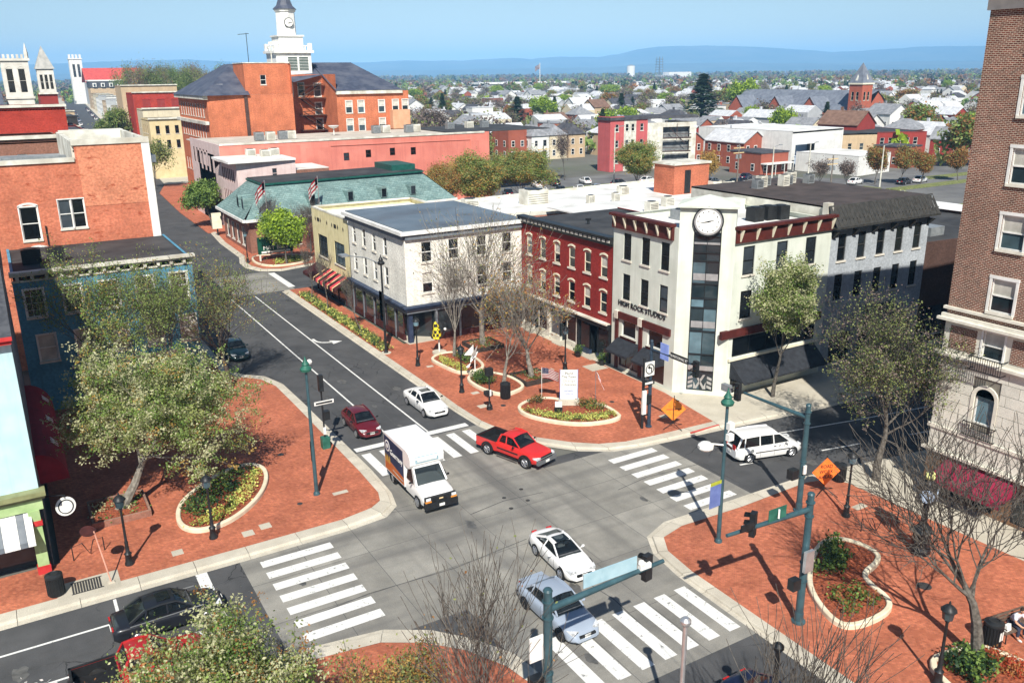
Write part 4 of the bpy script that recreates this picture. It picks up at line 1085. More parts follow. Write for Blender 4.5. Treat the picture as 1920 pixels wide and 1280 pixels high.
for k in range(26):      # striped awning, strip by strip
    u = 3.9+k*.33
    m_ = WHITE if k % 2 else BLACK
    s = MB(); w_ = .3 if k % 2 else .1
    s.add([(u,-.1,3.5),(u+.32,-.1,3.5),(u+.32,-1.0,2.35),(u,-1.0,2.35),(u,-1.02,2.1),(u+.32,-1.02,2.1),(u,-.06,3.46),(u+.32,-.06,3.46),(u+.32,-.96,2.3),(u,-.96,2.3)], [(0,3,2,1),(3,4,5,2),(6,7,8,9),(0,6,9,3)])
    if k % 3 == 0: m_ = BRGREY
    else: m_ = WHITE
    inframe(b, P0, P1, s, m_, 'awning_strip')
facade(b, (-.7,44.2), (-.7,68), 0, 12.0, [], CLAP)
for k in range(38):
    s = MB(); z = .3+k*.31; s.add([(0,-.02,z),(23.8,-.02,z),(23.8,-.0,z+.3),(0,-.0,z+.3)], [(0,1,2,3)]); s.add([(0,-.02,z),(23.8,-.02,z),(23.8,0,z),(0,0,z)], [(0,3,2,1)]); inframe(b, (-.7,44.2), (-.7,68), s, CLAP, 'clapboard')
s = MB(); s.box(0,-.45,12.0,13.05,.1,12.2); s.box(0,-.6,12.2,13.1,.2,12.4); inframe(b, P0, P1, s, REDTRIM, 'eave')
s = MB(); s.add([(-14,43.6,12.4),(-.6,43.6,12.4),(-.6,49,14.4),(-14,49,14.4),(-.6,52,16.6),(-14,52,16.6),(-.6,68,16.6),(-14,68,16.6),(-.6,49,12.0),(-.6,68,12),(-.6,43.6,12.0),(-14,43.6,12.0)], [(0,1,2,3),(3,2,4,5),(5,4,6,7),(1,10,8,2),(2,8,9,6,4)]); part('roof', s, SLATEGREY, b)
AWR = mnoise('dark_red_awning', sc((126,20,36)), sc((146,28,44)), 2, .8)
s = MB(); n = 8
for a in range(n):
    t0, t1 = a/n*pi/2, (a+1)/n*pi/2
    s.quad((-.7+1.5*sin(t0),50,2.3+1.7*cos(t0)),(-.7+1.5*sin(t1),50,2.3+1.7*cos(t1)),(-.7+1.5*sin(t1),63,2.3+1.7*cos(t1)),(-.7+1.5*sin(t0),63,2.3+1.7*cos(t0)))
for y in (50,63):
    s.add([(-.7,y,2.3)]+[(-.7+1.5*sin(a/n*pi/2),y,2.3+1.7*cos(a/n*pi/2)) for a in range(n+1)], [tuple(range(n+2))])
part('awning', s, AWR, b)
for y in (52.5,56.5,60.5):
    for j, (tx, dy, dz) in enumerate((('M',-.35,.15),('M',.3,-.1))):
        l = lettering(tx, .75, WHITE, b, (0,0,0), (radians(48),0,pi/2), 1, .02, 'awning_logo')
        q = wloc(b); l.location = (-.7+1.10-q[0], y+dy-q[1], 2.3+1.32+dz*.5)
# hanging round sign and its bracket
sg = thing('hanging_sign', 'round white sign hanging from a bracket beside the green pilaster', 'sign', (.3,44.9,3.0))
s = MB(); s.disc((.3,44.9,3.0),(.3,-1,.25),.48,22,0,.06); part('board', s, WHITE, sg)
s = MB(); s.disc((.3,44.86,3.0),(.3,-1,.25),.36,22,0,.07); part('ring', s, BLACK, sg)
s = MB(); s.disc((.3,44.84,3.0),(.3,-1,.25),.31,22,0,.08); part('face', s, WHITE, sg)
s = MB(); s.tube([(-.7,45.0,3.75),(.35,44.9,3.6)], .03, 5); s.tube([(.3,44.9,3.6),(.3,44.9,3.45)], .02, 4); part('bracket', s, BLACK, sg)

# ------------------------------------------------------------------ bank with green mansard, across the side street
COPPER = mbrick('green_slate', sc((126,150,146)), sc((102,128,126)), sc((90,112,112)), .55, .24, 'XZ', .02, .7, .3)
TANB = mnoise('tan_stucco', sc((208,186,128)), sc((222,200,146)), 1, .8)
BRICKTAN = mbrick('brown_brick', sc((150,100,82)), sc((132,86,70)), sc((140,112,98)), .21,.075)
b = thing('bank_building', 'low bank with green slate mansard roof and small arched dormers', 'building', (29.5,120,0))
Q0, Q1, Q2, Q3 = (28.6,134), (28.6,119), (61,122), (61,136)
facade(b, Q0, Q1, 0, 4.6, [(1.5+3*i,.8,1.6,2.6,dict(fm=WHITE,split=False)) for i in range(4)], BRICKTAN); facade(b, Q1, Q2, 0, 4.6, [(5+4.2*i,.7,2.4,2.8,dict(fm=DARKWOOD,split=False,nx=2)) for i in range(6)], BRICKTAN); facade(b, Q2, Q3, 0, 4.6, [], BRICKTAN)
s = MB(); s.box(28.7,119.4,0,31.9,122,4.4); part('entry_bay', s, TANB, b)
def slope(P0, P1, z0, z1, d, in0, in1, mat, name):
    L_ = hypot(P1[0]-P0[0],P1[1]-P0[1]); s = MB(); s.quad((-.6,-.8,z0),(L_+.6,-.8,z0),(L_-in1,d,z1),(in0,d,z1)); s.box(-.6,-.85,z0-.35,L_+.6,-.55,z0); return inframe(b, P0, P1, s, mat, name)
for P0, P1, a, c in ((Q0,Q1,3.4,3.4),(Q1,Q2,3.4,3.4),(Q2,Q3,3.4,3.4)):
    slope(P0, P1, 4.9, 9.0, 3.4, a, c, COPPER, 'mansard_roof')
    L_ = hypot(P1[0]-P0[0],P1[1]-P0[1]); s = MB(); s.box(-.65,-.95,4.55,L_+.65,-.5,4.92); inframe(b, P0, P1, s, WHITE, 'gutter')
GREENTRIM = mnoise('green_trim', sc((22,74,66)), sc((34,92,82)), 2, .5)
sheet(b, [(31.9,131),(31.9,122.4),(57.5,124.6),(57.5,134)], 9.25, TAR)
s = MB(); s.prism([(31.7,131),(31.7,122.2),(57.7,124.4),(57.7,134.2)], 8.9, 9.15); part('ridge_trim', s, GREENTRIM, b)
s = MB(); s.box(53,126,9.2,57,133,10.1); part('roof_housing', s, GREENTRIM, b)
for P0, P1, us in ((Q0,Q1,(9.6,12.2)),(Q1,Q2,(9.5,15.5,21,26))):
    for u in us:
        s = MB(); s.box(u-.5,.1,6.0,u+.5,1.8,7.3); 
        n = 8
        s.add([(u-.5*cos(pi*k/n),.1,7.3+.4*sin(pi*k/n)) for k in range(n+1)]+[(u-.5*cos(pi*k/n),2.2,7.3+.4*sin(pi*k/n)) for k in range(n+1)], [(k,n+1+k,n+2+k,k+1) for k in range(n)]+[tuple(range(n,-1,-1))])
        dm = inframe(b, P0, P1, s, COPPER, 'dormer')
        s = MB(); s.box(u-.36,.06,6.1,u+.36,.1,7.3); sub(dm, s, GLASS, 'pane')
# bank sign on posts at the corner bed
sg = thing('bank_sign', 'dark green bank sign on posts in the corner bed beyond the side street', 'sign', (30.2,112.5,.13))
s = MB(); s.box(27.9,112.4,1.2,32.5,112.65,3.4); part('panel', s, mnoise('sign_green', sc((16,66,50)), sc((24,80,60)), 2, .5), sg)
for x in (28.0,32.2): box_part(sg, 'post', WHITEOLD, x,112.45,.1,x+.2,112.62,1.25)
q = wloc(sg)
l = lettering('M&T Bank', .78, WHITE, sg, (30.2-q[0],112.37-q[1],1.95-q[2]), (pi/2,0,0), 1, .02)
s = MB(); s.box(28.3,112.36,1.3,32.1,112.4,1.55); part('strip', s, WHITE, sg)
s = MB(); s.disc((30.2,112.37,2.85),(0,1,0),.42,18,0,.04); part('emblem', s, WHITE, sg)
s = MB(); s.disc((30.2,112.34,2.85),(0,1,0),.27,18,0,.05); part('emblem_center', s, GREENTRIM, sg)
# ------------------------------------------------------------------ lavender and pink blocks behind the bank
LAV = mnoise('lavender_paint', sc((206,184,180)), sc((220,200,196)), 1, .8, streak=sc((176,156,150)))
PINK = mnoise('salmon_paint', sc((206,122,108)), sc((220,136,120)), .4, .8, 0, c3=sc((196,112,98)), scale3=.12, streak=sc((178,100,88)))
b = thing('shop_building', 'pale pink three-storey building with white roof in front of long salmon wall', 'building', (31,133,0))
facade(b, (31,160), (31,133), 0, 11.4, [(15+1.15*i,z,.75,2.0,dict(fm=BROWNRED,sill=False)) for i in range(9) for z in (8.0,4.6)]+[(2+3*i,8.4,1.3,2.6,dict(fm=BLACK,sill=False)) for i in range(4)], LAV)
facade(b, (31,133), (40,133), 0, 11.2, [(5.3,8.6,.8,1.5,dict(fm=LAV,sill=False))], LAV)
facade(b, (40,133.5), (45.5,133.5), 0, 9.6, [(2,7.3,1.0,1.7,dict(fm=CREAMTRIM))], BRICKTAN)
sheet(b, [(29.6,143),(29.6,131.9),(40,132.6),(40,143)], 11.5, ROOFWHITE, th=.3); sheet(b, rect(40,133.6,45.5,142), 9.7, ROOFWHITE)
facade(b, (40,133), (40,143), 0, 11.4, [], LAV); facade(b, (45.5,133.5), (45.5,142), 0, 9.6, [], BRICKTAN)
for x, y in ((36,137),(38,139),(34.5,140)): acunit(b, x, y, 11.5, 1.4, 1.2, 1.1, WHITEOLD)
b = thing('commercial_block', 'long salmon painted building with blank wall and few small dark windows', 'building', (31,143,0))
wins = [(u,z,1.0,1.3,dict(fm=BROWNRED,sill=False)) for u, z in ((20.5,9.6),(24.5,9.9),(29,10),(33,9.9),(44,6.4),(48,6.7))]
facade(b, (31,143), (79,143), 0, 13.3, wins, PINK); facade(b, (31,166), (31,143), 0, 13.2, [(2+2.6*i,9.2,1.4,2.6,dict(fm=BLACK,sill=False)) for i in range(5)], LAV); facade(b, (79,143), (79,166), 0, 12.6, [], PINK)
for a_, c_, z0, z1 in ((2,9,3,7.2),(14,18,8.6,12.0),(25,36,2,5.2),(38,46.8,8.4,11.8),(9.5,13,9,12.6)):
    s = MB(); s.box(a_,-.02,z0,c_,0,z1); inframe(b, (31,143), (79,143), s, mnoise('salmon_patch', sc((198,116,102)), sc((212,130,114)), .5, .8, 0, streak=sc((184,104,92))), 'paint_patch')
s = MB(); s.tube([(18.3,-.05,12.2),(45,-.05,12.0),(45,-.05,4)], .09, 5); inframe(b, (31,143), (79,143), s, PINK, 'drain_pipe')
s = MB(); s.box(0,-.12,13.1,48,.3,13.4); inframe(b, (31,143), (79,143), s, WHITEOLD, 'coping')
sheet(b, rect(31.1,143.2,79,170), 12.7, mnoise('roof_pale', sc((178,170,158)), sc((200,192,180)), .4, .8)); sheet(b, rect(76,150,98,170), 12.9, TAR)
for k, (x, y) in enumerate(((40,155),(42,155),(44.5,156),(46,156),(64,160),(66,160),(70,158),(72,159),(80,160),(85,161),(88,160))): acunit(b, x, y, 12.8, 1.5, 1.3, 1.4, WHITEOLD if k % 2 else GREY)
s = MB(); s.lathe([(.1,0),(.6,.15),(1.0,.5),(1.0,.55)],(56,160,14),14); s.tube([(56,160,12.8),(56,160,14.1)], .1, 6); part('satellite_dish', s, WHITE, b)
# ------------------------------------------------------------------ city hall with the clock cupola
HALLB = mbrick('city_hall_brick', sc((202,120,84)), sc((188,106,74)), sc((184,122,94)), .24,.09,'XZ',.008,.85,.2, streak=sc((158,88,64)))
SLATEB = mnoise('blue_slate', sc((60,66,82)), sc((78,84,100)), 1.2, .6, .3, c3=sc((92,96,108)), scale3=.4)
b = thing('city_hall', 'large orange brick city hall with dark slate roof and tall white clock steeple', 'city hall', (36,172,0))
facade(b, (36,200), (36,172), 0, 19.6, [(2+2.4*i,z,1.2,2.4,dict(nx=1,ny=1)) for i in range(10) for z in (16.2,12.2,5)], HALLB)
s = MB(); s.box(0,-.7,14.9,28,.1,15.5); s.box(0,-.8,19.5,28.4,.1,20.2); inframe(b, (36,200), (36,172), s, WHITEOLD, 'cornice')
facade(b, (36,172), (52.4,172), 0, 20.2, [], HALLB)
s = MB(); s.box(6.9,-.25,0,7.5,.1,20); inframe(b, (36,172), (52.4,172), s, DARKBR, 'downpipe_chase')
facade(b, (43.6,173), (52.4,173), 20.2, 25.9, [(3.0,22.0,1.1,1.8,dict(nx=1,ny=1))], HALLB); facade(b, (52.4,172), (52.4,180), 0, 25.9, [], HALLB); facade(b, (43.6,181), (43.6,173), 20.2, 25.9, [], HALLB); facade(b, (52.4,181), (43.6,181), 20.2, 25.9, [], HALLB)
sheet(b, rect(43.5,172.9,52.5,181), 26.1, WHITEOLD)
facade(b, (52.4,180), (61.3,180), 0, 23.8, [(1.2,19.6,1.3,2.6,dict(nx=1,ny=1,casing=.1)),(3.6,19.6,1.3,2.6,dict(nx=1,ny=1,casing=.1)),(7.0,19.4,1.4,2.6,dict(nx=1,ny=1,casing=.1)),(7.0,15.8,1.4,2.4,dict(nx=1,ny=1,casing=.1)),(7.0,12.6,1.4,2.4,dict(nx=1,ny=1,casing=.1))], HALLB)
facade(b, (61.3,180), (61.3,172), 0, 23.8, [], HALLB)
wins = [(u,z,1.35,2.4,dict(nx=1,ny=1,casing=.1,pm=GLASSB,blind=.5)) for u in (1.8,4.4,8.9,12.0,14.2) for z in (16.2,12.6) if not (z < 13 and u > 11)]
facade(b, (61.3,172), (77,172), 0, 20.4, wins, HALLB); facade(b, (77,172), (77,200), 0, 19.6, [], HALLB)
s = MB(); s.box(-.1,-.5,19.9,14.2,.1,20.6); inframe(b, (61.3,172), (77,172), s, WHITEOLD, 'cornice')
s = MB(); s.box(11.3,-1.6,12.8,15.2,0,16.6); inframe(b, (61.3,172), (77,172), s, mnoise('tan_siding', sc((200,150,116)), sc((212,164,130)), 1, .8), 'stair_enclosure')
# hipped slate roof (left wing and right wing)
s = MB()
s.add([(35,171,20.2),(44,171.5,20.2),(44,200,20.2),(35,200,20.2),(44,184,26),(44,190,26)], [(0,1,4),(0,4,5,3),(3,5,2)])
s.add([(44,173.5,20.4),(61,179.5,23.6),(61,186,26),(44,186,26)], [(0,1,2,3)])
s.add([(61,171.4,20.6),(75.5,171.4,20.6),(78,178,20.6),(78,200,20.6),(61,186,26.2),(70,186,26.2),(61,200,20.4)], [(0,1,5,4),(1,2,5),(2,3,5),(3,6,4,5)])
s.add([(44,186,26),(61,186,26),(61,200,20.4),(44,200,20.4)], [(0,1,2,3)])
part('roof', s, SLATEB, b)
s = MB(); s.box(37.2,173,20.2,43.4,173.4,20.9); part('parapet', s, WHITEOLD, b)
s = MB(); s.box(38.6,175.5,20.4,40.0,177,22.2); part('dormer', s, WHITE, b)
# fire escape in the recess
s = MB()
zig = [(61.0,178.6,12.8),(56.5,178.6,15.6),(60.6,178.6,15.8),(56.2,178.6,19.0),(56.4,178.6,19.2),(60.8,178.6,22.0)]
for a, c in zip(zig, zig[1:]):
    for dy in (0,.9): s.tube([(a[0],a[1]+dy,a[2]),(c[0],c[1]+dy,c[2])], .09, 4); s.tube([(a[0],a[1]+dy,a[2]+.9),(c[0],c[1]+dy,c[2]+.9)], .05, 4)
for z in (12.7,15.7,19.1,21.6): s.box(55.8,178.2,z,61.2,179.9,z+.12)
part('fire_escape', s, mnoise('rust_iron', sc((70,48,40)), sc((92,66,54)), 3, .8), b)
# steeple: louvred base, balustrade, block, clock stage, flared spire
cx, cy = 56.0, 184.5
st = box_part(b, 'cupola_base', WHITE, cx-3.6,cy-3.6,23.5,cx+3.6,cy+3.6,28.0)
for x0 in (-1.3,1.0):
    for k in range(9):
        z = 24.6+k*.3; s = MB(); s.add([(cx+x0,cy-3.62,z),(cx+x0+1.9,cy-3.62,z),(cx+x0+1.9,cy-3.75,z+.2),(cx+x0,cy-3.75,z+.2)], [(0,1,2,3)]); part('louvre', s, GREENTRIM, b)
s = MB(); s.box(cx-4.1,cy-4.1,28.0,cx+4.1,cy+4.1,28.5); part('cupola_cornice', s, WHITE, b)
for sx in (-1,1):
    for sy in (-1,1): box_part(b, 'urn_pier', WHITE, cx+sx*3.5-.35,cy+sy*3.5-.35,28.5,cx+sx*3.5+.35,cy+sy*3.5+.35,29.9)
s = MB()
for sy in (-3.5,3.5): s.box(cx-3.4,cy+sy-.1,29.3,cx+3.4,cy+sy+.1,29.5); [s.box(cx-3+k*.6,cy+sy-.08,28.5,cx-2.8+k*.6,cy+sy+.08,29.3) for k in range(11)]
for sx in (-3.5,3.5): s.box(cx+sx-.1,cy-3.4,29.3,cx+sx+.1,cy+3.4,29.5)
part('balustrade', s, WHITE, b)
box_part(b, 'cupola_block', WHITE, cx-2.5,cy-2.5,28.5,cx+2.5,cy+2.5,31.2)
box_part(b, 'cupola_cornice', WHITE, cx-2.75,cy-2.75,31.2,cx+2.75,cy+2.75,31.5)
s = MB(); s.lathe([(2.0,31.5),(1.95,36.0),(2.2,36.1),(2.25,36.5)],(cx,cy,0),8); part('clock_stage', s, WHITE, b)
ckk = MB(); ckk.disc((cx,cy-2.02,33.9),(0,1,0),.95,20,0,.12); cko = part('clock', ckk, BLACK, b)
s = MB(); s.disc((cx,cy-2.1,33.9),(0,1,0),.82,20,0,.1); part('dial', s, WHITE, cko)
s = MB(); s.box(cx-.05,cy-2.18,33.6,cx+.05,cy-2.16,33.95); s.box(cx-.05,cy-2.18,33.85,cx+.6,cy-2.16,33.95); part('hand', s, BLACK, cko)
s = MB(); s.lathe([(2.5,36.5),(1.7,37.2),(1.15,38.6),(.75,40.6),(.4,43),(.12,46)],(cx,cy,0),8); part('spire', s, SLATEB, b)
s = MB(); s.tube([(45.5,176,26),(45.5,176,31.5)], .06, 4); s.tube([(43.9,176,31.2),(46,176,31.4)], .05, 4); part('antenna', s, BLACK, b)
s = MB(); s.tube([(50,176,26),(50,176,29.6)], .1, 5); s.add([(49.6,176,29.2),(51.8,175.6,29.6),(51.8,176.4,30.2),(49.6,176,29.9)], [(0,1,2,3),(3,2,1,0)]); part('siren_horn', s, WHITEOLD, b)
# ------------------------------------------------------------------ trees
BARK = mnoise('bark', (.055,.048,.04), (.15,.135,.115), 6, .95, .6)
BARKP = mnoise('pale_bark', (.13,.118,.1), (.27,.25,.215), 5, .95, .5)
def grow(seed, H, r0, fork, spread, levels=4, nch=5, ratio=.62, up=.25, wob=.18, lean=(0,0), upright=.0):
    """branching skeleton; returns polylines (pts, radii, level) and twig points"""
    R_ = random.Random(seed)
    lines, tips = [], []
    def rnd(): return Vector((R_.uniform(-1,1), R_.uniform(-1,1), R_.uniform(-1,1)))
    def go(p, d, L, r, lvl):
        n = 4 if lvl < 2 else 3
        pts, rad = [p.copy()], [r]
        q = p.copy(); dd = d.copy()
        for i in range(n):
            dd = (dd + rnd()*wob + Vector((0,0,up*(.4 if lvl else .2)))).normalized()
            q = q + dd*(L/n)
            pts.append(q.copy()); rad.append(max(.006, r*(1-.62*(i+1)/n)))
        lines.append((pts, rad, lvl))
        if lvl >= levels:
            tips.extend(pts[1:]); return
        if lvl >= levels-1: tips.append(pts[-1])
        k = nch if lvl else nch+1
        base_phi = R_.uniform(0, 2*pi)
        for j in range(k):
            t = (.35+.65*(j+.5)/k) if lvl else (.55+.45*(j+.5)/k)
            if lvl == 0 and fork is not None: t = 1-(1-t)*.55
            x = t*n; i = min(n-1, int(x)); f = x-i
            pp = pts[i]*(1-f)+pts[i+1]*f
            dirn = (pts[i+1]-pts[i]).normalized()
            a = Vector((1,0,0)) if abs(dirn.x) < .7 else Vector((0,1,0))
            e1 = dirn.cross(a).normalized(); e2 = dirn.cross(e1)
            phi = base_phi+j*2.399+R_.uniform(-.4,.4)
            th = spread*R_.uniform(.7,1.25)*(1.0-.25*(j/k))
            nd = (dirn*cos(th)+(e1*cos(phi)+e2*sin(phi))*sin(th)+Vector((0,0,upright))).normalized()
            rr = (rad[i]*(1-f)+rad[i+1]*f)*R_.uniform(.5,.68)
            go(pp, nd, L*ratio*R_.uniform(.75,1.2), max(.008,rr), lvl+1)
        # the leader carries on
        if lvl < levels-1:
            go(pts[-1], dd, L*ratio, rad[-1], lvl+1)
    go(Vector((0,0,0)), Vector((lean[0],lean[1],1)).normalized(), fork if fork else H*.4, r0, 0)
    top = max(p.z for l in lines for p in l[0])
    k = H/top
    for pts, rad, l in lines:
        for p in pts: p *= k
    tips = [t for t in {id(t): t for t in tips}.values()]
    return lines, tips
def wood_mesh(lines, mat, twig_r=1.0):
    mb = MB()
    for pts, rad, l in lines:
        n = (8,6,5,3,3,3)[min(l,5)]
        mb.tube(pts, [r*(1 if l < 3 else twig_r) for r in rad], n, 0, cap=(l < 2))
    return mb.mesh('trunk', mat, True)
def leaf_mesh(tips, per, size, sigma, mats, seed=0, name='crown', flat=.0, probs=None):
    rs = np.random.RandomState(seed)
    T = np.array([tuple(t) for t in tips], dtype=np.float64)
    idx = rs.randint(0, len(T), int(per*len(T)))
    C = T[idx] + rs.normal(0, sigma, (len(idx),3))*np.array([1,1,.8])
    n = len(C)
    A = rs.normal(0,1,(n,3)); A /= np.linalg.norm(A,axis=1)[:,None]
    B = rs.normal(0,1,(n,3)); B -= A*(A*B).sum(1)[:,None]; B /= np.linalg.norm(B,axis=1)[:,None]
    s = size*rs.uniform(.6,1.35,(n,1))
    V = np.empty((n,4,3))
    V[:,0] = C-A*s*.5; V[:,1] = C+B*s*.32+A*s*.05; V[:,2] = C+A*s*.5; V[:,3] = C-B*s*.32+A*s*.05
    F = np.arange(n*4).reshape(n,4)
    mats = mats if isinstance(mats,(list,tuple)) else [mats]
    mi = None
    if len(mats) > 1:   # whole twigs share a tint
        pick = rs.choice(len(mats), len(T), p=probs)
        mi = pick[idx]
    return fastmesh(name, V.reshape(-1,3), F, mats, mi)
LG1 = mleaf('leaf_olive', sc((104,118,64)), sc((160,168,104)))
LG2 = mleaf('leaf_pale', sc((170,172,126)), sc((206,206,166)))
LG3 = mleaf('leaf_green', sc((92,122,56)), sc((146,170,88)))
LY = mleaf('leaf_gold', sc((166,134,66)), sc((196,166,96)))
LBR = mleaf('leaf_bright', sc((130,160,40)), sc((178,200,70)))
LOR = mleaf('leaf_rust', sc((140,96,56)), sc((176,130,78)))
LDK = mleaf('leaf_dark', sc((34,52,36)), sc((58,78,50)), .15)
LPUR = mleaf('leaf_bud', sc((96,84,80)), sc((138,122,112)), .2)
LWH = mleaf('blossom', sc((226,224,218)), sc((244,243,240)))
LSH = mleaf('leaf_shrub', sc((62,88,38)), sc((112,136,62)), .2)
LSH2 = mleaf('leaf_shrub_dark', sc((26,50,28)), sc((56,84,42)), .15)
LLIME = mleaf('leaf_lime', sc((178,184,84)), sc((212,212,120)), .2)

def tree(name, label, loc, seed, H, r0, fork, spread, bark=None, leaves=None, cat='tree', group=None, rz=0, twig_r=1.0, **kw):
    t = thing(name, label, cat, loc, rz, group)
    lines, tips = grow(seed, H, r0, fork, spread, **kw)
    part('trunk', wood_mesh(lines, bark or BARK, twig_r), None, t, world=False)
    if leaves:
        part('crown', leaf_mesh(tips, leaves[0], leaves[1], leaves[2], leaves[3], seed, probs=leaves[4] if len(leaves) > 4 else None), None, t, world=False)
    return t
# the square, north-west
tree('leafy_tree', 'large leafy tree on the left square in front of the red awning', (2.9,48.8,.13), 11, 10.4, .32, 2.6, .82, leaves=(22,.13,.17,[LG1,LG2,LG3,LY],(.28,.37,.3,.05)), levels=4, nch=5, ratio=.75, lean=(1.05,.2), bark=BARKP)
tree('leafy_tree', 'tall airy tree with sparse green leaves in front of the blue building', (4.2,62.0,.13), 23, 13.8, .22, 4.6, .55, leaves=(3.2,.12,.2,[LG3,LG1,LY],(.55,.33,.12)), levels=4, nch=5, ratio=.66)
tree('leafy_tree', 'slender green tree between blue building and leafy square tree', (9.0,62.5,.13), 27, 12.2, .2, 4.4, .55, leaves=(2.6,.12,.2,[LG3,LG1],(.5,.5)), levels=4, nch=5, ratio=.66)
tree('budding_tree', 'nearly bare twiggy tree with olive buds beside the parking bay', (13.2,66.0,.13), 31, 12.4, .24, 3.0, .68, leaves=(4.5,.11,.2,[LG1,LG3,LY],(.5,.3,.2)), levels=4, nch=4, ratio=.84, twig_r=1.8)
# bare trees of the north-east square
tree('bare_tree', 'leafless tree in the white-kerbed bed nearest the corner shop', (31.5,63.2,.13), 41, 9.6, .17, 3.4, .55, bark=BARKP, levels=4, nch=3, ratio=.86, upright=.2, twig_r=2.2, wob=.1)
tree('bare_tree', 'tallest bare tree, in a square planter before the white shop', (35.1,64.6,.13), 45, 13.4, .3, 4.4, .62, bark=BARKP, leaves=(.5,.15,.2,[LG1,LY],(.6,.4)), levels=4, nch=4, ratio=.82, twig_r=2.2, wob=.13)
tree('bare_tree', 'bare tree behind the black bin on the brick square', (31.5,54.8,.13), 52, 10.4, .18, 3.9, .6, bark=BARKP, leaves=(.25,.15,.2,[LOR]), levels=4, nch=3, ratio=.86, twig_r=2.2, wob=.13)
tree('bare_tree', 'low-branched tree with first orange leaves in a box planter', (34.2,54.9,.3), 57, 9.4, .25, 2.2, .72, bark=BARKP, leaves=(1.5,.16,.25,[LOR,LY,LG1],(.4,.35,.25)), levels=4, nch=4, ratio=.82, twig_r=2.2, wob=.16)
# south side of the studios, and by the hotel
tree('leafy_tree', 'upright pale-leaved tree in front of the studio south front', (47.4,41.9,.13), 63, 11.2, .16, 2.6, .55, leaves=(12,.14,.17,[LG2,LG3,LG1],(.4,.32,.28)), levels=4, nch=5, ratio=.66, upright=.28)
tree('leafy_tree', 'broad sparse tree at the shaded corner beside the hotel', (42.2,28.9,.13), 68, 11.6, .27, 4.2, .72, leaves=(2.6,.12,.16,[LG1,LDK,LPUR],(.45,.25,.3)), levels=5, nch=4, ratio=.74, bark=BARK)
tree('bare_tree', 'large bare forked tree at the right edge beside the bin', (31.4,15.9,.13), 76, 12.4, .30, 3.2, .7, bark=BARK, levels=4, nch=4, ratio=.84, lean=(.12,0), twig_r=1.9, wob=.2)
# tree tops rising into the bottom of the picture
tree('leafy_tree', 'leafy tree top with mixed green and rust leaves at the bottom left', (3.4,22.6,.13), 82, 8.5, .24, 2.6, .85, leaves=(22,.1,.15,[LG1,LG2,LG3,LOR],(.3,.34,.26,.1)), levels=4, nch=5, ratio=.76)
tree('bare_tree', 'fan of bare twigs over the road at the bottom middle', (11.2,20.2,.13), 89, 10.4, .15, 1.6, .55, bark=BARK, leaves=(.08,.12,.15,[LG1,LOR],(.6,.4)), levels=4, nch=3, ratio=.92, upright=.2, wob=.1, twig_r=1.7)
tree('bare_tree', 'bare twiggy tree top in front of the near crosswalk', (17.6,14.6,.13), 94, 9.8, .14, 1.6, .55, bark=BARK, levels=4, nch=3, ratio=.92, upright=.2, wob=.1, twig_r=1.7)
tree('leafy_tree', 'small golden-leaved tree between the bare twigs at the bottom', (9.0,22.6,.13), 98, 5.4, .12, 1.8, .7, leaves=(3.2,.11,.22,[LG1,LY,LOR],(.4,.35,.25)), levels=4, nch=5, ratio=.7)
tree('blossom_tree', 'white blossoming tree top in the bottom left corner', (-2.6,27.0,.13), 103, 5.6, .12, 2.0, .7, leaves=(8,.15,.25,[LWH]), levels=4, nch=4, ratio=.7)
# young street trees along the shopfronts
for i, (x, y, h) in enumerate(((27.4,89.4,6.6),(27.4,84.0,6.2),(27.2,74.0,6.4))):
    tree('young_tree', ('young bare street tree nearest the side street', 'young bare street tree in the middle of the kerb planting', 'young bare street tree beside the street light')[i], (x,y,.13), 111+i, h, .08, 2.6, .4, levels=4, nch=4, ratio=.62, upright=.3, bark=BARK, group='young trees along the shopfronts')
tree('green_tree', 'round bright yellow-green tree beyond the cream shop', (30.6,101.0+8,.13), 121, 7.0, .16, 2.2, .7, leaves=(14,.3,.4,[LBR,LG3],(.75,.25)), levels=4, nch=4, ratio=.68)
tree('bare_tree', 'dark bare tree in front of the bank', (30.0,116.5,.13), 124, 8.5, .16, 2.4, .6, levels=5, nch=4, ratio=.7)
tree('bare_tree', 'reddish bare tree at the bank wall', (36.0,115.8,.13), 126, 7.6, .15, 2.2, .65, levels=5, nch=4, ratio=.7)
tree('green_tree', 'dark green street tree across from the bank side', (28.8,144,.13), 131, 7.5, .14, 2.4, .6, leaves=(9,.35,.45,[LG3,LSH],(.5,.5)), levels=4, nch=4, ratio=.68)
tree('bare_tree', 'leafless tree by the kerb where the street bends', (29.8,205,.1), 133, 11, .2, 3.5, .6, leaves=(1.5,.4,.5,[LG1]), levels=4, nch=4, ratio=.7)
tree('green_tree', 'fresh green tree in the row of pale houses up the street', (33.8,300,.1), 135, 15, .2, 3.5, .6, leaves=(8,.5,.6,[LG3,LG1],(.5,.5)), levels=4, nch=4, ratio=.7)

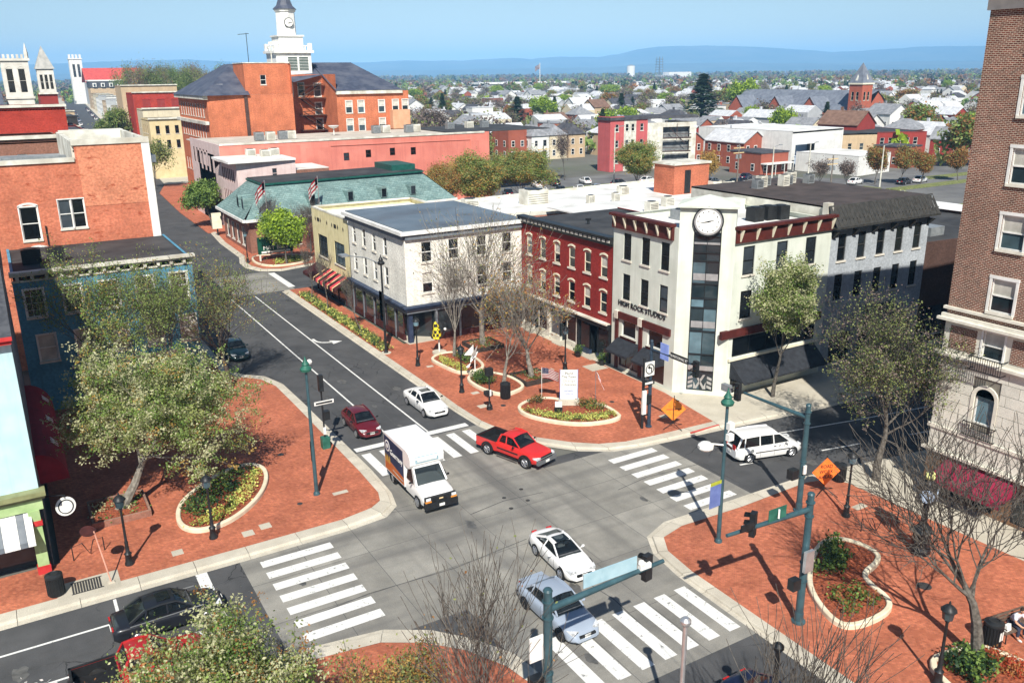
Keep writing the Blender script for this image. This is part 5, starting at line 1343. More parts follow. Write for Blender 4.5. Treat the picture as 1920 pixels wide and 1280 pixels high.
# mid-distance trees
MIDV = {}
def midtree(kind, v):
    k = (kind, v)
    if k in MIDV: return MIDV[k]
    sd = 500+hash_k(kind)*17+v*3
    if kind == 'evergreen':
        mb = MB(); mb.tube([(0,0,0),(0,0,9.6)], [.22,.03], 6)
        rs = np.random.RandomState(sd); n = 2600
        z = 1.0+9.0*rs.uniform(0,1,n)**1.25; rmax = 2.7*(1-z/10.3)+.15
        lay = (np.sin(z*5.2)*.18+.9); rr = rmax*lay*np.sqrt(rs.uniform(.12,1,n)); ph = rs.uniform(0,2*pi,n)
        rr *= 1+.22*np.sin(ph*3+z)
        C = np.stack([rr*np.cos(ph), rr*np.sin(ph), z-.22*rr],1)
        out = np.stack([np.cos(ph),np.sin(ph),-.35+0*ph],1); B = np.stack([-np.sin(ph),np.cos(ph),.2*rs.normal(0,1,n)],1)
        s = (.42*rs.uniform(.6,1.4,n))[:,None]
        V = np.stack([C-out*s*.6, C+B*s*.35, C+out*s*.6, C-B*s*.35],1)
        MIDV[k] = (mb.mesh('trunk', BARK), fastmesh('crown', V.reshape(-1,3), np.arange(n*4).reshape(n,4), LDK))
        return MIDV[k]
    spec = {'bare': (.75,.55,[LPUR,LG1],(.75,.25),1.6), 'skybare': (.7,.2,[LPUR,LG1,LOR],(.6,.25,.15),11), 'skygreen': (.7,.2,[LG1,LG3,LDK],(.5,.3,.2),16), 'olive': (.7,.6,[LG1,LOR,LG3],(.5,.25,.25),7), 'green': (.75,.6,[LBR,LG3],(.6,.4),9), 'rust': (.75,.5,[LOR,LG1],(.7,.3),8), 'grey': (.65,.5,[LPUR],(1,),.9)}[kind]
    lines, tips = grow(sd, 10, .22, 2.6, spec[0], levels=3, nch=5, ratio=.7)
    MIDV[k] = (wood_mesh(lines, BARK, 1.6), leaf_mesh(tips, spec[4], spec[1], .55, spec[2], sd, probs=spec[3]))
    return MIDV[k]
def hash_k(s): return sum(ord(c) for c in s) % 97
TNAME = {'evergreen':'evergreen_tree','skybare':'bare_tree','skygreen':'green_tree','bare':'bare_tree','grey':'bare_tree','olive':'olive_tree','green':'green_tree','rust':'rust_tree'}
def mtree(kind, v, x, y, h, label, group=None, wide=1.0, rz=None):
    tr, cr = midtree(kind, v)
    t = thing(TNAME[kind], label, 'tree', (x,y,0), rz if rz is not None else (x*7.3+y*1.7) % 6.28, group)
    t.scale = (h/10*wide, h/10*wide, h/10)
    for nm, me in (('trunk',tr),('crown',cr)):
        o = bpy.data.objects.new(nm, me); o.parent = t; COL.objects.link(o)
    return t
def bigtree(name, label, x, y, h, wide, seed, leaves, z=0, n=5):
    """multi-stemmed rounded tree of the car park"""
    t = tree(name, label, (x,y,z), seed, h, .14, 1.0, .62, leaves=leaves, levels=4, nch=n, ratio=.78, upright=.25)
    t.scale = (wide,wide,1)
    return t
bigtree('twiggy_tree', 'widest rounded olive tree behind the white flat roof, left clump', 69, 128, 11.5, 1.5, 141, (26,.2,.35,[LG1,LY,LG3],(.45,.33,.22)))
bigtree('twiggy_tree', 'rounded olive-green tree right of the widest clump', 79, 130, 11.0, 1.25, 143, (24,.2,.35,[LG1,LG3,LY],(.5,.28,.22)))
bigtree('twiggy_tree', 'small rust-tinted tree at the left end of the olive clump', 62, 127, 10.0, 1.0, 145, (18,.2,.35,[LOR,LY,LG1],(.4,.3,.3)))
bigtree('twiggy_tree', 'rounded green tree left of the brick penthouse', 107, 133, 10.5, 1.35, 147, (24,.2,.35,[LG1,LG3,LY],(.5,.3,.2)))
for i, (x, y, h) in enumerate(((161.5,119.8,7.8),(164.5,116,8.0),(169.5,114.5,6.8),(179.5,112.5,7.0))):
    bigtree('rust_tree', ('leftmost round rust-coloured tree in the far car park','second round rust-coloured tree in the far car park','third, smaller round rust tree in the far car park','round rust tree standing apart beside the hotel edge')[i], x, y, h, 1.0, 151+i, (10,.3,.35,[LOR,LG1],(.7,.3)), n=4)
bigtree('bare_tree', 'thin bare tree in the car park island before the white building', 144, 120, 6.8, .9, 157, (1.2,.25,.3,[LPUR]), n=4)
bigtree('bare_tree', 'second thin bare tree in the car park island', 149, 117, 6.5, .9, 158, (1.4,.25,.3,[LPUR]), n=4)
bigtree('bare_tree', 'bare yellowish tree before the dark porches', 121, 128, 9.0, .8, 159, (1.8,.3,.35,[LY]), n=4)
bigtree('bare_tree', 'tall bare tree beside the pink apartment block', 112, 165, 12, .8, 160, (1.0,.3,.35,[LPUR]), n=4)
bigtree('blossom_tree', 'pale flowering bush behind the mansard building', 112, 80, 6.5, 1.3, 161, (3,.3,.35,[LWH,LG2],(.5,.5)), n=4)
bigtree('bare_tree', 'big bare tree beside the city hall east end', 118, 245, 15, 1.3, 163, (1.6,.4,.5,[LPUR]), n=5)
mtree('evergreen', 0, 266, 287, 22.5, 'tallest dark evergreen left of the red brick church', wide=2.3)
mtree('evergreen', 1, 200, 332, 14.0, 'dark evergreen above the mansard row houses', wide=2.2)
mtree('green', 0, 225, 352, 13.0, 'bright yellow-green tree just right of the dark evergreen', wide=1.3)
mtree('green', 1, 330, 325, 19.0, 'bright green tree between tall evergreen and brick church', wide=1.0)
mtree('evergreen', 2, 372, 222, 17.5, 'dark evergreen right of the church spire', wide=2.3)
mtree('olive', 0, 362, 205, 19.5, 'big olive-green tree against the hotel edge', wide=1.2)
mtree('green', 2, 112, 780, 27, 'bright green round tree beside the red-roofed nave', wide=1.1)
mtree('olive', 1, 210, 520, 23, 'tall olive tree pair on the skyline right of city hall', wide=1.2)
mtree('olive', 2, 196, 500, 20, 'slightly lower olive tree beside the skyline pair', wide=1.2)
# ------------------------------------------------------------------ far town
def cmat(n, c): return mnoise('wall_'+n, sc(tuple(x*.93 for x in c)), sc(c), .6, .85, streak=sc(tuple(x*.8 for x in c)))
WALLS = {'white': cmat('white',(226,226,222)), 'cream': cmat('cream',(216,204,176)), 'brick': cmat('brick',(158,88,70)), 'red': cmat('red',(150,58,52)), 'grey': cmat('grey',(178,180,182)), 'tan': cmat('tan',(196,172,140)), 'blue': cmat('blue',(170,190,214))}
ROOFS = {'grey': mnoise('roof_shingle_grey', sc((118,120,124)), sc((146,148,152)), 1, .8), 'dark': mnoise('roof_shingle_dark', sc((62,62,68)), sc((84,84,88)), 1, .8), 'light': mnoise('roof_shingle_light', sc((176,178,182)), sc((204,206,208)), 1, .7), 'brown': mnoise('roof_shingle_brown', sc((104,80,68)), sc((126,100,86)), 1, .8)}
# one shared far window
fwm = MB(); fwm.box(0,-.06,0,1.1,.04,1.7,0); fwm.box(.12,-.08,.12,.98,-.05,.8,1); fwm.box(.12,-.08,.9,.98,-.05,1.58,1)
FARWIN = fwm.mesh('window', [WHITE, GLASS])
fwm = MB(); fwm.box(0,-.06,0,1.1,.04,1.7,0); fwm.box(.12,-.08,.12,.98,-.05,.8,1); fwm.box(.12,-.08,.9,.98,-.05,1.58,1)
FARWIN2 = fwm.mesh('window', [BRGREY, GLASS])
def farwin(parent, x, y, z, rz, s=1.0, dark=False):
    o = bpy.data.objects.new('window', FARWIN2 if dark else FARWIN); o.parent = parent; o.location = (x,y,z); o.rotation_euler = (0,0,rz); o.scale = (s,1,s); COL.objects.link(o); return o
HCACHE = {}
def house(x, y, w, d, h, rz, wall, roof, label, group=None, kind='gable', name='house', porch=False, wins=True, rh=None):
    t = thing(name, label, 'house', (x,y,0), rz, group)
    rh = rh or w*.32
    k = (w,d,h,wall,kind,rh)
    if k not in HCACHE:
        m = MB(); m.box(-w/2,-d/2,-.1,w/2,d/2,h)
        if kind == 'gable': m.add([(-w/2,-d/2,h),(w/2,-d/2,h),(0,-d/2,h+rh),(-w/2,d/2,h),(w/2,d/2,h),(0,d/2,h+rh)], [(0,1,2),(4,3,5)])
        r_ = MB(); e = .35
        if kind == 'gable':
            for sx in (-1,1):
                q = [(sx*(w/2+e),-d/2-e,h-.12),(sx*(w/2+e),d/2+e,h-.12),(0,d/2+e,h+rh+.12),(0,-d/2-e,h+rh+.12)]
                r_.add(q+[(a,b,c-.2) for a,b,c in q], [(0,1,2,3),(7,6,5,4),(0,3,7,4),(1,5,6,2),(0,4,5,1)])
            r_.box(w*.15,d*.2,h+rh*.5,w*.15+.6,d*.2+.7,h+rh+1.0)
        elif kind == 'hip':
            r_.add([(-w/2-e,-d/2-e,h),(w/2+e,-d/2-e,h),(w/2+e,d/2+e,h),(-w/2-e,d/2+e,h),(0,-d/2+w*.4,h+rh),(0,d/2-w*.4,h+rh)], [(0,1,4),(1,2,5,4),(2,3,5),(3,0,4,5)])
            r_.box(w*.2,d*.2,h+.2,w*.2+.6,d*.2+.7,h+rh+.8)
        else:
            r_.box(-w/2-.15,-d/2-.15,h,w/2+.15,d/2+.15,h+.3)
        HCACHE[k] = (m, r_)
    m, r_ = HCACHE[k]
    kk = k+(roof,)
    if kk not in HCACHE: HCACHE[kk] = (m.mesh('wall', WALLS[wall]), r_.mesh('roof', ROOFS[roof]))
    for nm, me in zip(('wall','roof'), HCACHE[kk]):
        o = bpy.data.objects.new(nm, me); o.parent = t; COL.objects.link(o)
    if wins:
        n = max(2, int(w/2.6)); nf = max(1, int(h/3))
        for f in range(nf):
            for i in range(n): farwin(t, -w/2+(i+.5)*w/n-.55, -d/2, .9+f*2.9, 0, 1, wall in ('white','cream') and i % 2)
            nd = max(2, int(d/3.4))
            for i in range(nd): farwin(t, -w/2, d/2-(i+.5)*d/nd+.55, .9+f*2.9, -pi/2)
    if porch:
        s = MB(); s.box(-w/2,-d/2-2,2.6,w/2,-d/2,2.85); 
        for i in range(4): xx = -w/2+.1+i*(w-.3)/3; s.box(xx,-d/2-1.9,0,xx+.12,-d/2-1.78,2.6)
        o = bpy.data.objects.new('porch', s.mesh('porch', WHITE)); o.parent = t; COL.objects.link(o)
    return t
def px_of(x, y):
    v = Vector((x,y,-CAM_H)); q = v.dot(fw)
    return 960+F_PX*v.dot(r2)/q
def zone(x, y):
    p = px_of(x, y); d = hypot(x,y)
    a = ('right of city hall' if p < 900 else 'near the smaller evergreen' if p < 1060 else 'behind the apartments' if p < 1250 else 'near the tallest evergreen' if p < 1420 else 'around the church' if p < 1660 else 'right of the church')
    return a, ('in nearest rows' if d < 420 else 'in middle rows' if d < 640 else 'in far rows' if d < 900 else 'at town edge')
R5 = random.Random(77)
occ = []
def free(x, y, r):
    for a, b, q in occ:
        if (a-x)**2+(b-y)**2 < (r+q)**2: return False
    return True
keep = [(135,178,22),(136,216,14),(172,160,18),(178,140,14),(208,158,22),(322,280,26),(319,250,14),(266,287,9),(200,332,8),(225,352,9),(330,325,10),(372,222,9),(362,205,9),(118,245,9),(64,186,40),(110,140,35),(150,120,45),(210,520,8),(196,500,8),(178,112,30)]
occ.extend(keep)
def in_view(x, y, m=40):
    p = px_of(x, y); return 700-m < p < 1850+m
# houses on a street grid
nh = 0
for d in (235,262,290,320,352,385,420,458,498,540,585,632,682,735,790,850,915,985,1060,1140,1230,1330):
    step = 13+d*.016
    az = radians(20.5)
    while az < radians(62):
        x, y = d*sin(az), d*cos(az)
        az += step*R5.uniform(.85,1.7)/d
        x += R5.uniform(-4,4); y += R5.uniform(-5,5)
        if not in_view(x,y,0) or nh > 285: continue
        if d > 700 and R5.random() < .3: continue
        w = R5.choice((7,8,9,10)); dd = R5.choice((9,11,13)); h = R5.choice((5.2,5.8,6.4,8.2))
        if not free(x, y, 7.5): continue
        occ.append((x,y,7))
        wl_ = R5.choices(('white','brick','cream','grey','red','tan','blue'), (56,14,10,11,5,3,1))[0]
        rf = R5.choices(('grey','dark','light','brown'), (38,14,42,6))[0]
        kd = R5.choices(('gable','hip','flat'), (62,22,16))[0]
        zn = zone(x,y)
        lab = '%s house with %s %s roof %s, %s' % (wl_, {'grey':'grey','dark':'dark','light':'pale','brown':'brown'}[rf], kd, zn[1], zn[0])
        house(x, y, w, dd, h, R5.choice((0,0,pi/2))+.05*R5.uniform(-1,1), wl_, rf, lab, 'town houses', kd, wins=d < 640, porch=(d < 420 and R5.random() < .4))
        nh += 1
# town trees between the houses
nt_ = 0
for k in range(1600):
    if nt_ >= 290: break
    d = 195+900*R5.random()**1.35; az = radians(R5.uniform(20,62))
    x, y = d*sin(az), d*cos(az)
    if not in_view(x,y,10) or not free(x,y,2.6+d*.002): continue
    occ.append((x,y,1.5))
    kind = R5.choices(('bare','grey','olive','green','evergreen','rust'), (34,20,22,8,9,7))[0]
    zn = zone(x,y)
    adj = {'bare':'bare brownish tree','grey':'leafless grey tree','olive':'olive-tinted tree','green':'fresh green tree','evergreen':'dark evergreen','rust':'rust-tinted tree'}[kind]
    mtree(kind, R5.randrange(3), x, y, R5.uniform(7.5,13.5)*(1.15 if kind == 'evergreen' else 1), '%s %s, %s' % (adj, zn[1], zn[0]), 'town trees', wide=R5.uniform(.85,1.4) if kind != 'evergreen' else R5.uniform(1.1,1.7))
    nt_ += 1
# trees on the left skyline behind city hall
for k in range(22):
    p = 275+185*k/21+R5.uniform(-4,4); d = R5.uniform(430,560)
    az = YAW+math.atan((p-960)/F_PX); x, y = d*sin(az), d*cos(az)
    kind = 'skygreen' if k % 5 in (0,3) else 'skybare'
    mtree(kind, R5.randrange(3), x, y, 29+R5.uniform(-3,3), '%s %s on the left skyline, counted from the red nave' % ({'skybare':'bare brown tree','skygreen':'dark green tree'}[kind], ('one','two','three','four','five','six','seven','eight','nine','ten','eleven','twelve','thirteen','fourteen','fifteen','sixteen','seventeen','eighteen','nineteen','twenty','twenty-one','twenty-two')[k]), 'skyline trees left of city hall', wide=.6)
# the wooded plain beyond: uncountable, one mesh of small crowns
def wood(name, label, d0, d1, n, h0, h1, mats, probs, az0=-3, az1=63, seed=1):
    rs = np.random.RandomState(seed)
    a = np.radians(rs.uniform(az0,az1,n)); d = np.sqrt(rs.uniform(d0**2,d1**2,n))
    X, Y = d*np.sin(a), d*np.cos(a); Hh = rs.uniform(h0,h1,n); Wd = Hh*rs.uniform(.5,.8,n)
    per = 34
    C = np.stack([X,Y,Hh*.55],1).repeat(per,0)
    o = rs.normal(0,1,(n*per,3)); o /= np.linalg.norm(o,axis=1)[:,None]
    o *= rs.uniform(.55,1.05,(n*per,1))
    C = C+o*np.stack([Wd*.6,Wd*.6,Hh*.5],1).repeat(per,0)
    A = rs.normal(0,1,(n*per,3)); A /= np.linalg.norm(A,axis=1)[:,None]
    B = rs.normal(0,1,(n*per,3)); B -= A*(A*B).sum(1)[:,None]; B /= np.linalg.norm(B,axis=1)[:,None]
    s = (Hh*.3).repeat(per)[:,None]*rs.uniform(.6,1.3,(n*per,1))
    V = np.stack([C-A*s*.5,C+B*s*.4,C+A*s*.5,C-B*s*.4],1)
    me = fastmesh(name, V.reshape(-1,3), np.arange(n*per*4).reshape(-1,4), mats, rs.choice(len(mats), n, p=probs).repeat(per))
    o_ = part(name, me, None, None, world=False); o_['kind'] = 'stuff'
    return tag(o_, label, 'wood')
wood('town_greenery', 'small garden trees and hedges filling the gaps between town houses', 235, 1000, 850, 4, 8, [LG3,LG1,LPUR,LBR,LOR], (.28,.28,.18,.18,.08), 21, 62, 15)
wood('distant_wood', 'hazy band of trees and hedges on the plain below the ridge', 900, 2600, 4200, 7, 14, [LPUR,LG1,LDK,LG3,LOR], (.34,.26,.14,.14,.12), seed=5)
wood('distant_wood', 'thin blue line of woods at the foot of the ridge', 2600, 4600, 2600, 12, 22, [LPUR,LG1,LDK], (.45,.3,.25), seed=6)

# houses past the first three hundred: one mesh, each still a gabled box
def house_mass(n, seed):
    rs = random.Random(seed); mb = MB(); k = 0
    while k < n:
        d = 300+1500*rs.random()**1.2; az = radians(rs.uniform(20.5,62)); x, y = d*sin(az), d*cos(az)
        if not in_view(x,y,0) or not free(x,y,6): continue
        occ.append((x,y,5)); k += 1
        w, l, h, rh = rs.uniform(3.4,5), rs.uniform(4,6.5), rs.uniform(5,7.5), rs.uniform(1.6,2.8)
        a = rs.choice((0,pi/2))+rs.uniform(-.1,.1); c_, s_ = cos(a), sin(a)
        P = lambda u, v, z: (x+c_*u-s_*v, y+s_*u+c_*v, z)
        b_ = [P(u,v,z) for z in (0,h) for u, v in ((-w,-l),(w,-l),(w,l),(-w,l))]+[P(0,-l,h+rh),P(0,l,h+rh)]
        wm = rs.choices((0,1,2,3), (64,14,12,10))[0]
        mb.add(b_, [(0,1,5,4),(1,2,6,5),(2,3,7,6),(3,0,4,7),(4,5,8),(6,7,9)], wm); mb.add(b_, [(5,6,9,8),(7,4,8,9)], rs.choices((4,5,6), (45,40,15))[0])
        for z in (1.2,4.0):
            for u in (-w*.5,w*.5): mb.add([P(u-.5,-l-.04,z),P(u+.5,-l-.04,z),P(u+.5,-l-.04,z+1.4),P(u-.5,-l-.04,z+1.4)], [(0,1,2,3)], 7)
            for v in (-l*.5,l*.5): mb.add([P(-w-.04,v+.5,z),P(-w-.04,v-.5,z),P(-w-.04,v-.5,z+1.4),P(-w-.04,v+.5,z+1.4)], [(0,1,2,3)], 7)
    o = part('distant_houses', mb, [WALLS['white'],WALLS['grey'],WALLS['cream'],WALLS['brick'],ROOFS['grey'],ROOFS['light'],ROOFS['dark'],GLASS]); o['kind'] = 'stuff'
    return tag(o, 'mass of small pale gabled houses filling the far town', 'houses')
house_mass(520, 31)
# ------------------------------------------------------------------ landmarks of the middle distance
b = thing('apartment_block', 'pink and white three-storey apartment block with dark stacked porches', 'building', (135,170,0))
PINKR = cmat('pinkred', (196,98,98))
x0 = 130
for wd, mt, h in ((4.2,PINKR,13.2),(3.8,WHITEOLD,12.9),(3.6,PINKR,12.5)):
    facade(b, (x0,172), (x0+wd,172), 0, h, [(u,z,1.0,1.7,dict(nx=1,ny=1)) for u in ((wd/2-.5,) if mt is PINKR else (.5,2.3)) for z in (2,5.8,9.6)], mt); x0 += wd
facade(b, (141.6,172), (155,169), 0, 11.3, [(4.3,z,7.6,2.6,dict(noglass=True)) for z in (1.0,4.3,7.6)], WHITEOLD)
s = MB(); s.quad((145.5,172.6,0),(154,170.6,0),(154,170.6,11),(145.5,172.6,11)); part('porch_back', s, mnoise('porch_dark', sc((90,92,94)), sc((128,130,130)), 1, .8), b)
s = MB()
for z in (4.2,7.5): s.tube([(145.8,171.0,z),(153.6,169.2,z)], .12, 4); s.tube([(145.8,171.0,z+.9),(153.6,169.2,z+.9)], .06, 4)
s.tube([(147.5,170.5,10),(152,169.5,6)], .1, 4); s.tube([(149.5,170.0,7.2),(149.5,170.0,11)], .08, 4); part('porch_rail', s, DARKBR, b)
facade(b, (130,177), (130,172), 0, 13.2, [], PINKR); facade(b, (155,169), (155,180), 0, 11.3, [], WHITEOLD)
s = MB(); s.prism([(129.7,177.2),(129.7,171.7),(141.6,171.7),(155.2,168.7),(155.2,180)], 12.3, 13.0); part('roof', s, ROOFS['dark'], b)
for x_, y_, w_, l_, h_, wc, rc, kd, lb in ((150,186,9,10,6.5,'white','light','gable','white gabled house just behind the apartment porches'),(162,196,10,11,7,'grey','grey','hip','grey hipped house behind the apartment block'),(176,200,9,10,6,'white','grey','gable','white house with grey gable behind the white warehouse'),(190,208,10,10,6.4,'brick','grey','gable','brick gabled house behind the white warehouse'),(206,206,9,11,6,'white','light','hip','white hipped house left of the cream house'),(226,196,9,10,6,'cream','grey','gable','cream gabled house right of the dark gable'),(246,190,10,10,6.4,'white','grey','gable','white gabled house behind the red brick block'),(262,178,10,10,6,'brick','dark','gable','brick house with dark gable near the hotel edge'),(196,140,8,8,5,'brick','dark','flat','small brick lock-up beside the annexe'),(157,176,7,8,6.4,'brick','grey','gable','brick house right of the apartment porches')):
    house(x_, y_, w_, l_, h_, .05, wc, rc, lb, kind=kd)
house(127.5, 216, 6, 9, 8.6, 0, 'brick', 'dark', 'narrow brick row house right of the salmon wall', kind='flat')
for i, (x, lab) in enumerate(((133.5,'left white row house with grey mansard roof'),(139.5,'middle white row house with grey mansard roof'),(146,'right row house with dark mansard roof beside the bare tree'))):
    house(x, 214, 5.8, 10, 6.6, 0, ('white','cream','tan')[i], ('grey','grey','dark')[i], lab, kind='hip', rh=2.9)
b = thing('white_warehouse', 'long white two-storey building with blue porch at the car park', 'building', (169,150,0))
facade(b, (166,180), (169,150), 0, 9.2, [(8,5.5,1.2,1.8,dict(fm=WHITE))], WALLS['white']); facade(b, (169,150), (190,152), 0, 8.6, [(1.5,.2,8,2.6,dict(noglass=True)),(1.5,3.3,8,2.6,dict(noglass=True))], WALLS['white']); facade(b, (190,152), (190,182), 0, 9, [], WALLS['white'])
s = MB(); s.quad((170,153,0),(179,153.9,0),(179,153.9,6),(170,153,6)); part('porch_back', s, WALLS['blue'], b)
s = MB(); s.box(170.2,150,3.0,178.5,151.2,3.2); s.box(170.2,149.6,3.9,178.5,149.7,4.0); part('porch_rail', s, WALLS['blue'], b)
sheet(b, [(166,180),(169,150),(190,152),(190,182)], 9.2, ROOFWHITE)
b = thing('low_annexe', 'low white annexe with stepped wall at the car park', 'building', (170,132,0))
facade(b, (168.5,148), (170,131), 0, 4.6, [], WALLS['white']); facade(b, (170,131), (184,133), 0, 4.6, [(9,1.2,1,1.2,dict(fm=WHITE))], WALLS['white']); sheet(b, [(168.5,148),(170,131),(184,133),(184,148)], 4.5, ROOFWHITE)
house(158, 150, 9, 10, 5.0, 0, 'brick', 'dark', 'brick house with dark covered porches left of white warehouse', kind='flat', porch=True)
house(166, 166, 8, 14, 6.4, 0, 'brick', 'light', 'brick house with pale lean-to roof behind the porches', kind='gable')
b = thing('brick_block', 'low red brick commercial block with tan side wall before the church', 'building', (196,160,0))
facade(b, (196,161), (209,156), 0, 6.4, [(2+3.5*i,2.4,1.2,1.8,dict(fm=CREAMTRIM)) for i in range(3)], WALLS['tan']); facade(b, (209,156), (222,150), 0, 7.0, [(1+2.4*i,3.6,1.2,1.9,dict(fm=WHITE)) for i in range(5)], WALLS['red']); facade(b, (196,185), (196,161), 0, 6.4, [], WALLS['brick']); facade(b, (222,150), (230,175), 0, 7, [], WALLS['red'])
sheet(b, [(196,185),(196,161),(209,156),(222,150),(230,175)], 6.9, TAR)
house(216, 172, 11, 12, 8.5, .2, 'red', 'brown', 'red house with purple-brown gable behind the brick block', kind='gable')
house(228, 146, 9, 9, 5.2, .3, 'red', 'grey', 'small red house with grey roof at the car park edge', kind='gable')
house(248, 158, 12, 12, 6.6, .3, 'white', 'light', 'white flat-roofed house beside the hotel edge', kind='flat')
house(235, 166, 9, 10, 6.5, .2, 'brick', 'grey', 'brick house with slate mansard right of the brick block', kind='hip')
house(186, 176, 9, 11, 5.5, 0, 'brick', 'dark', 'brick house with dark gable left of the brick block', kind='gable')
house(195, 196, 10, 12, 6, .1, 'cream', 'dark', 'cream house with dark gable and chimney before the church', kind='gable')
# red brick church
b = thing('brick_church', 'red brick church with slate roofs and square tower with grey spire', 'church', (319,249,0))
CHB = cmat('church', (176,96,74)); CHS = mnoise('church_slate', sc((98,104,116)), sc((120,126,136)), .6, .7)
for P0, P1 in (((316,252),(316,245.5)),((316,245.5),(322.5,245.5)),((322.5,245.5),(322.5,252)),((322.5,252),(316,252))): facade(b, P0, P1, 0, 17.4, [(1.2,11,1.3,3.4,dict(fm=CREAMTRIM)),(3.6,11,1.3,3.4,dict(fm=CREAMTRIM)),(2.6,4,1.2,3,dict(fm=CREAMTRIM))], CHB, 'tower_wall')
s = MB(); s.box(315.6,245.1,17.4,322.9,252.4,18.0); part('tower_cornice', s, CREAMTRIM, b)
s = MB(); s.add([(315.6,245.1,18),(322.9,245.1,18),(322.9,252.4,18),(315.6,252.4,18),(319.2,248.8,26.2)], [(0,1,4),(1,2,4),(2,3,4),(3,0,4)]); part('spire', s, CHS, b)
for dx, dy in ((0,-2.6),(-2.6,0)):
    s = MB(); s.add([(318.4+dx,248+dy,18),(320+dx,248+dy,18),(320+dx,249.6+dy,18),(318.4+dx,249.6+dy,18),(319.2+dx,248.8+dy,21.5)], [(0,1,4),(1,2,4),(2,3,4),(3,0,4)]); part('pinnacle', s, WHITEOLD, b)
facade(b, (318,320), (318,252), 0, 7, [(3+6*i,2,1.4,3.5,dict(fm=CREAMTRIM)) for i in range(11)], CHB); facade(b, (322.5,246.5), (334,246.5), 0, 8, [(4,2,3.4,5,dict(fm=CREAMTRIM,nx=3))], CHB)
s = MB(); s.add([(322.5,246.5,8),(334,246.5,8),(328.2,246.5,14.5)], [(0,1,2)]); part('gable', s, CHB, b)
s = MB(); s.quad((316.5,252,6.6),(316.5,322,6.6),(327,322,14.8),(327,246,14.8)); s.quad((338,246,6.6),(327,246,14.8),(327,322,14.8),(338,322,6.6)); part('roof', s, CHS, b)
for y in (268,288,312):
    s = MB(); s.add([(311,y-5,0),(311,y+5,0),(311,y+5,6.5),(311,y-5,6.5),(311,y,12),(318,y-5,6.5),(318,y-5,0)], [(1,0,3,4,2),(0,6,5,3)]); part('transept', s, CHB, b)
    s = MB(); s.quad((310.6,y-5.4,6.1),(310.6,y,12.3),(322,y,12.3),(320,y-5.4,6.1)); s.quad((310.6,y+5.4,6.1),(320,y+5.4,6.1),(322,y,12.3),(310.6,y,12.3)); part('transept_roof', s, CHS, b)
# long white shed, flag, silo and mast on the plain
b = thing('long_shed', 'long low pale building on the plain right of city hall', 'building', (640,1130,0))
box_part(b, 'wall', GREY, 620,1130,0,760,1150,9); s = MB(); s.box(615,1125,9,765,1155,11.5); part('roof', s, ROOFWHITE, b)
fl = thing('flagpole', 'tall white pole with large flag on the far skyline', 'flagpole', (520,815,0))
s = MB(); s.tube([(520,815,0),(520,815,34)], [.5,.25], 6); part('pole', s, WHITE, fl)
s = MB(); s.add([(520,815,33),(512,812,30),(512,812,25),(520,815,28.5)], [(0,1,2,3),(3,2,1,0)]); part('flag', s, mnoise('faded_flag', sc((180,150,160)), sc((220,215,220)), .5, .8), fl)
b = thing('silo', 'pale concrete silo on the far plain', 'silo', (1800,2280,0))
s = MB(); s.tube([(1800,2280,0),(1800,2280,42)], 13, 14); part('drum', s, WALLS['white'], b); s = MB(); s.tube([(1800,2280,42),(1800,2280,46)], [13,4], 14); part('cap', s, GREY, b)
b = thing('lattice_tower', 'dark lattice tower beside pale sheds on the far plain', 'tower', (1850,2200,0))
s = MB()
for sx in (-1,1):
    for sy in (-1,1): s.tube([(1850+sx*9,2200+sy*9,0),(1850+sx*6,2200+sy*6,68)], 1.1, 4)
for z in range(4,68,8): s.box(1850-9,2191,z,1850+9,2209,z+1.6)
part('frame', s, BRGREY, b)
b = thing('plant_shed', 'pale industrial sheds at the foot of the lattice tower', 'shed', (1890,2180,0))
box_part(b, 'wall', WALLS['white'], 1840,2140,0,1930,2170,22); box_part(b, 'annexe', WALLS['grey'], 1800,2130,0,1845,2160,14)

# ------------------------------------------------------------------ left skyline: churches and street fronts up the hill
STN = mnoise('church_stone', sc((196,192,182)), sc((222,218,208)), .5, .85, .2)
def towerwall(b, x0, y0, x1, y1, z0, z1, mat, ws):
    for P0, P1 in (((x0,y0),(x1,y0)),((x1,y0),(x1,y1)),((x0,y1),(x0,y0))): facade(b, P0, P1, z0, z1, ws, mat, 'tower_wall')
b = thing('stone_church', 'pale stone church tower with paired arched belfry windows at left edge', 'church', (8.8,270,0))
towerwall(b, 5.6,270,12.0,276, 0,28.2, STN, [(.9,20.2,1.6,6.0,dict(fm=STN,sill=False,arch=.6)),(3.7,20.2,1.6,6.0,dict(fm=STN,sill=False,arch=.6)),(1.4,14,.9,2.6,dict(fm=STN,sill=False)),(4.2,14,.9,2.6,dict(fm=STN,sill=False))])
s = MB(); s.box(5.2,269.6,28.2,12.4,276.4,28.8); [s.box(5.2+1.05*k,269.6,28.8,5.75+1.05*k,270,29.8) for k in range(7)]; part('battlement', s, STN, b)
for sx in (5.4,11.8):
    s = MB(); s.lathe([(.5,28.8),(.5,30.2),(.05,32.6)],(sx,270,0),6); part('pinnacle', s, STN, b)
s = MB(); s.box(5.3,269.7,18.6,12.3,270,19.2); part('string_course', s, STN, b)
s = MB(); s.add([(-14,262,14),(4.6,262,14),(4.6,280,14),(-14,280,14),(-14,271,24),(4.6,271,24)], [(0,1,5,4),(2,3,4,5),(1,2,5)]); part('roof', s, SLATEB, b); box_part(b, 'nave', STN, -14,262,0,4.6,280,14)
b = thing('bell_tower', 'grey bell tower with pyramid roof and open arches on the left skyline', 'tower', (17.4,300,0))
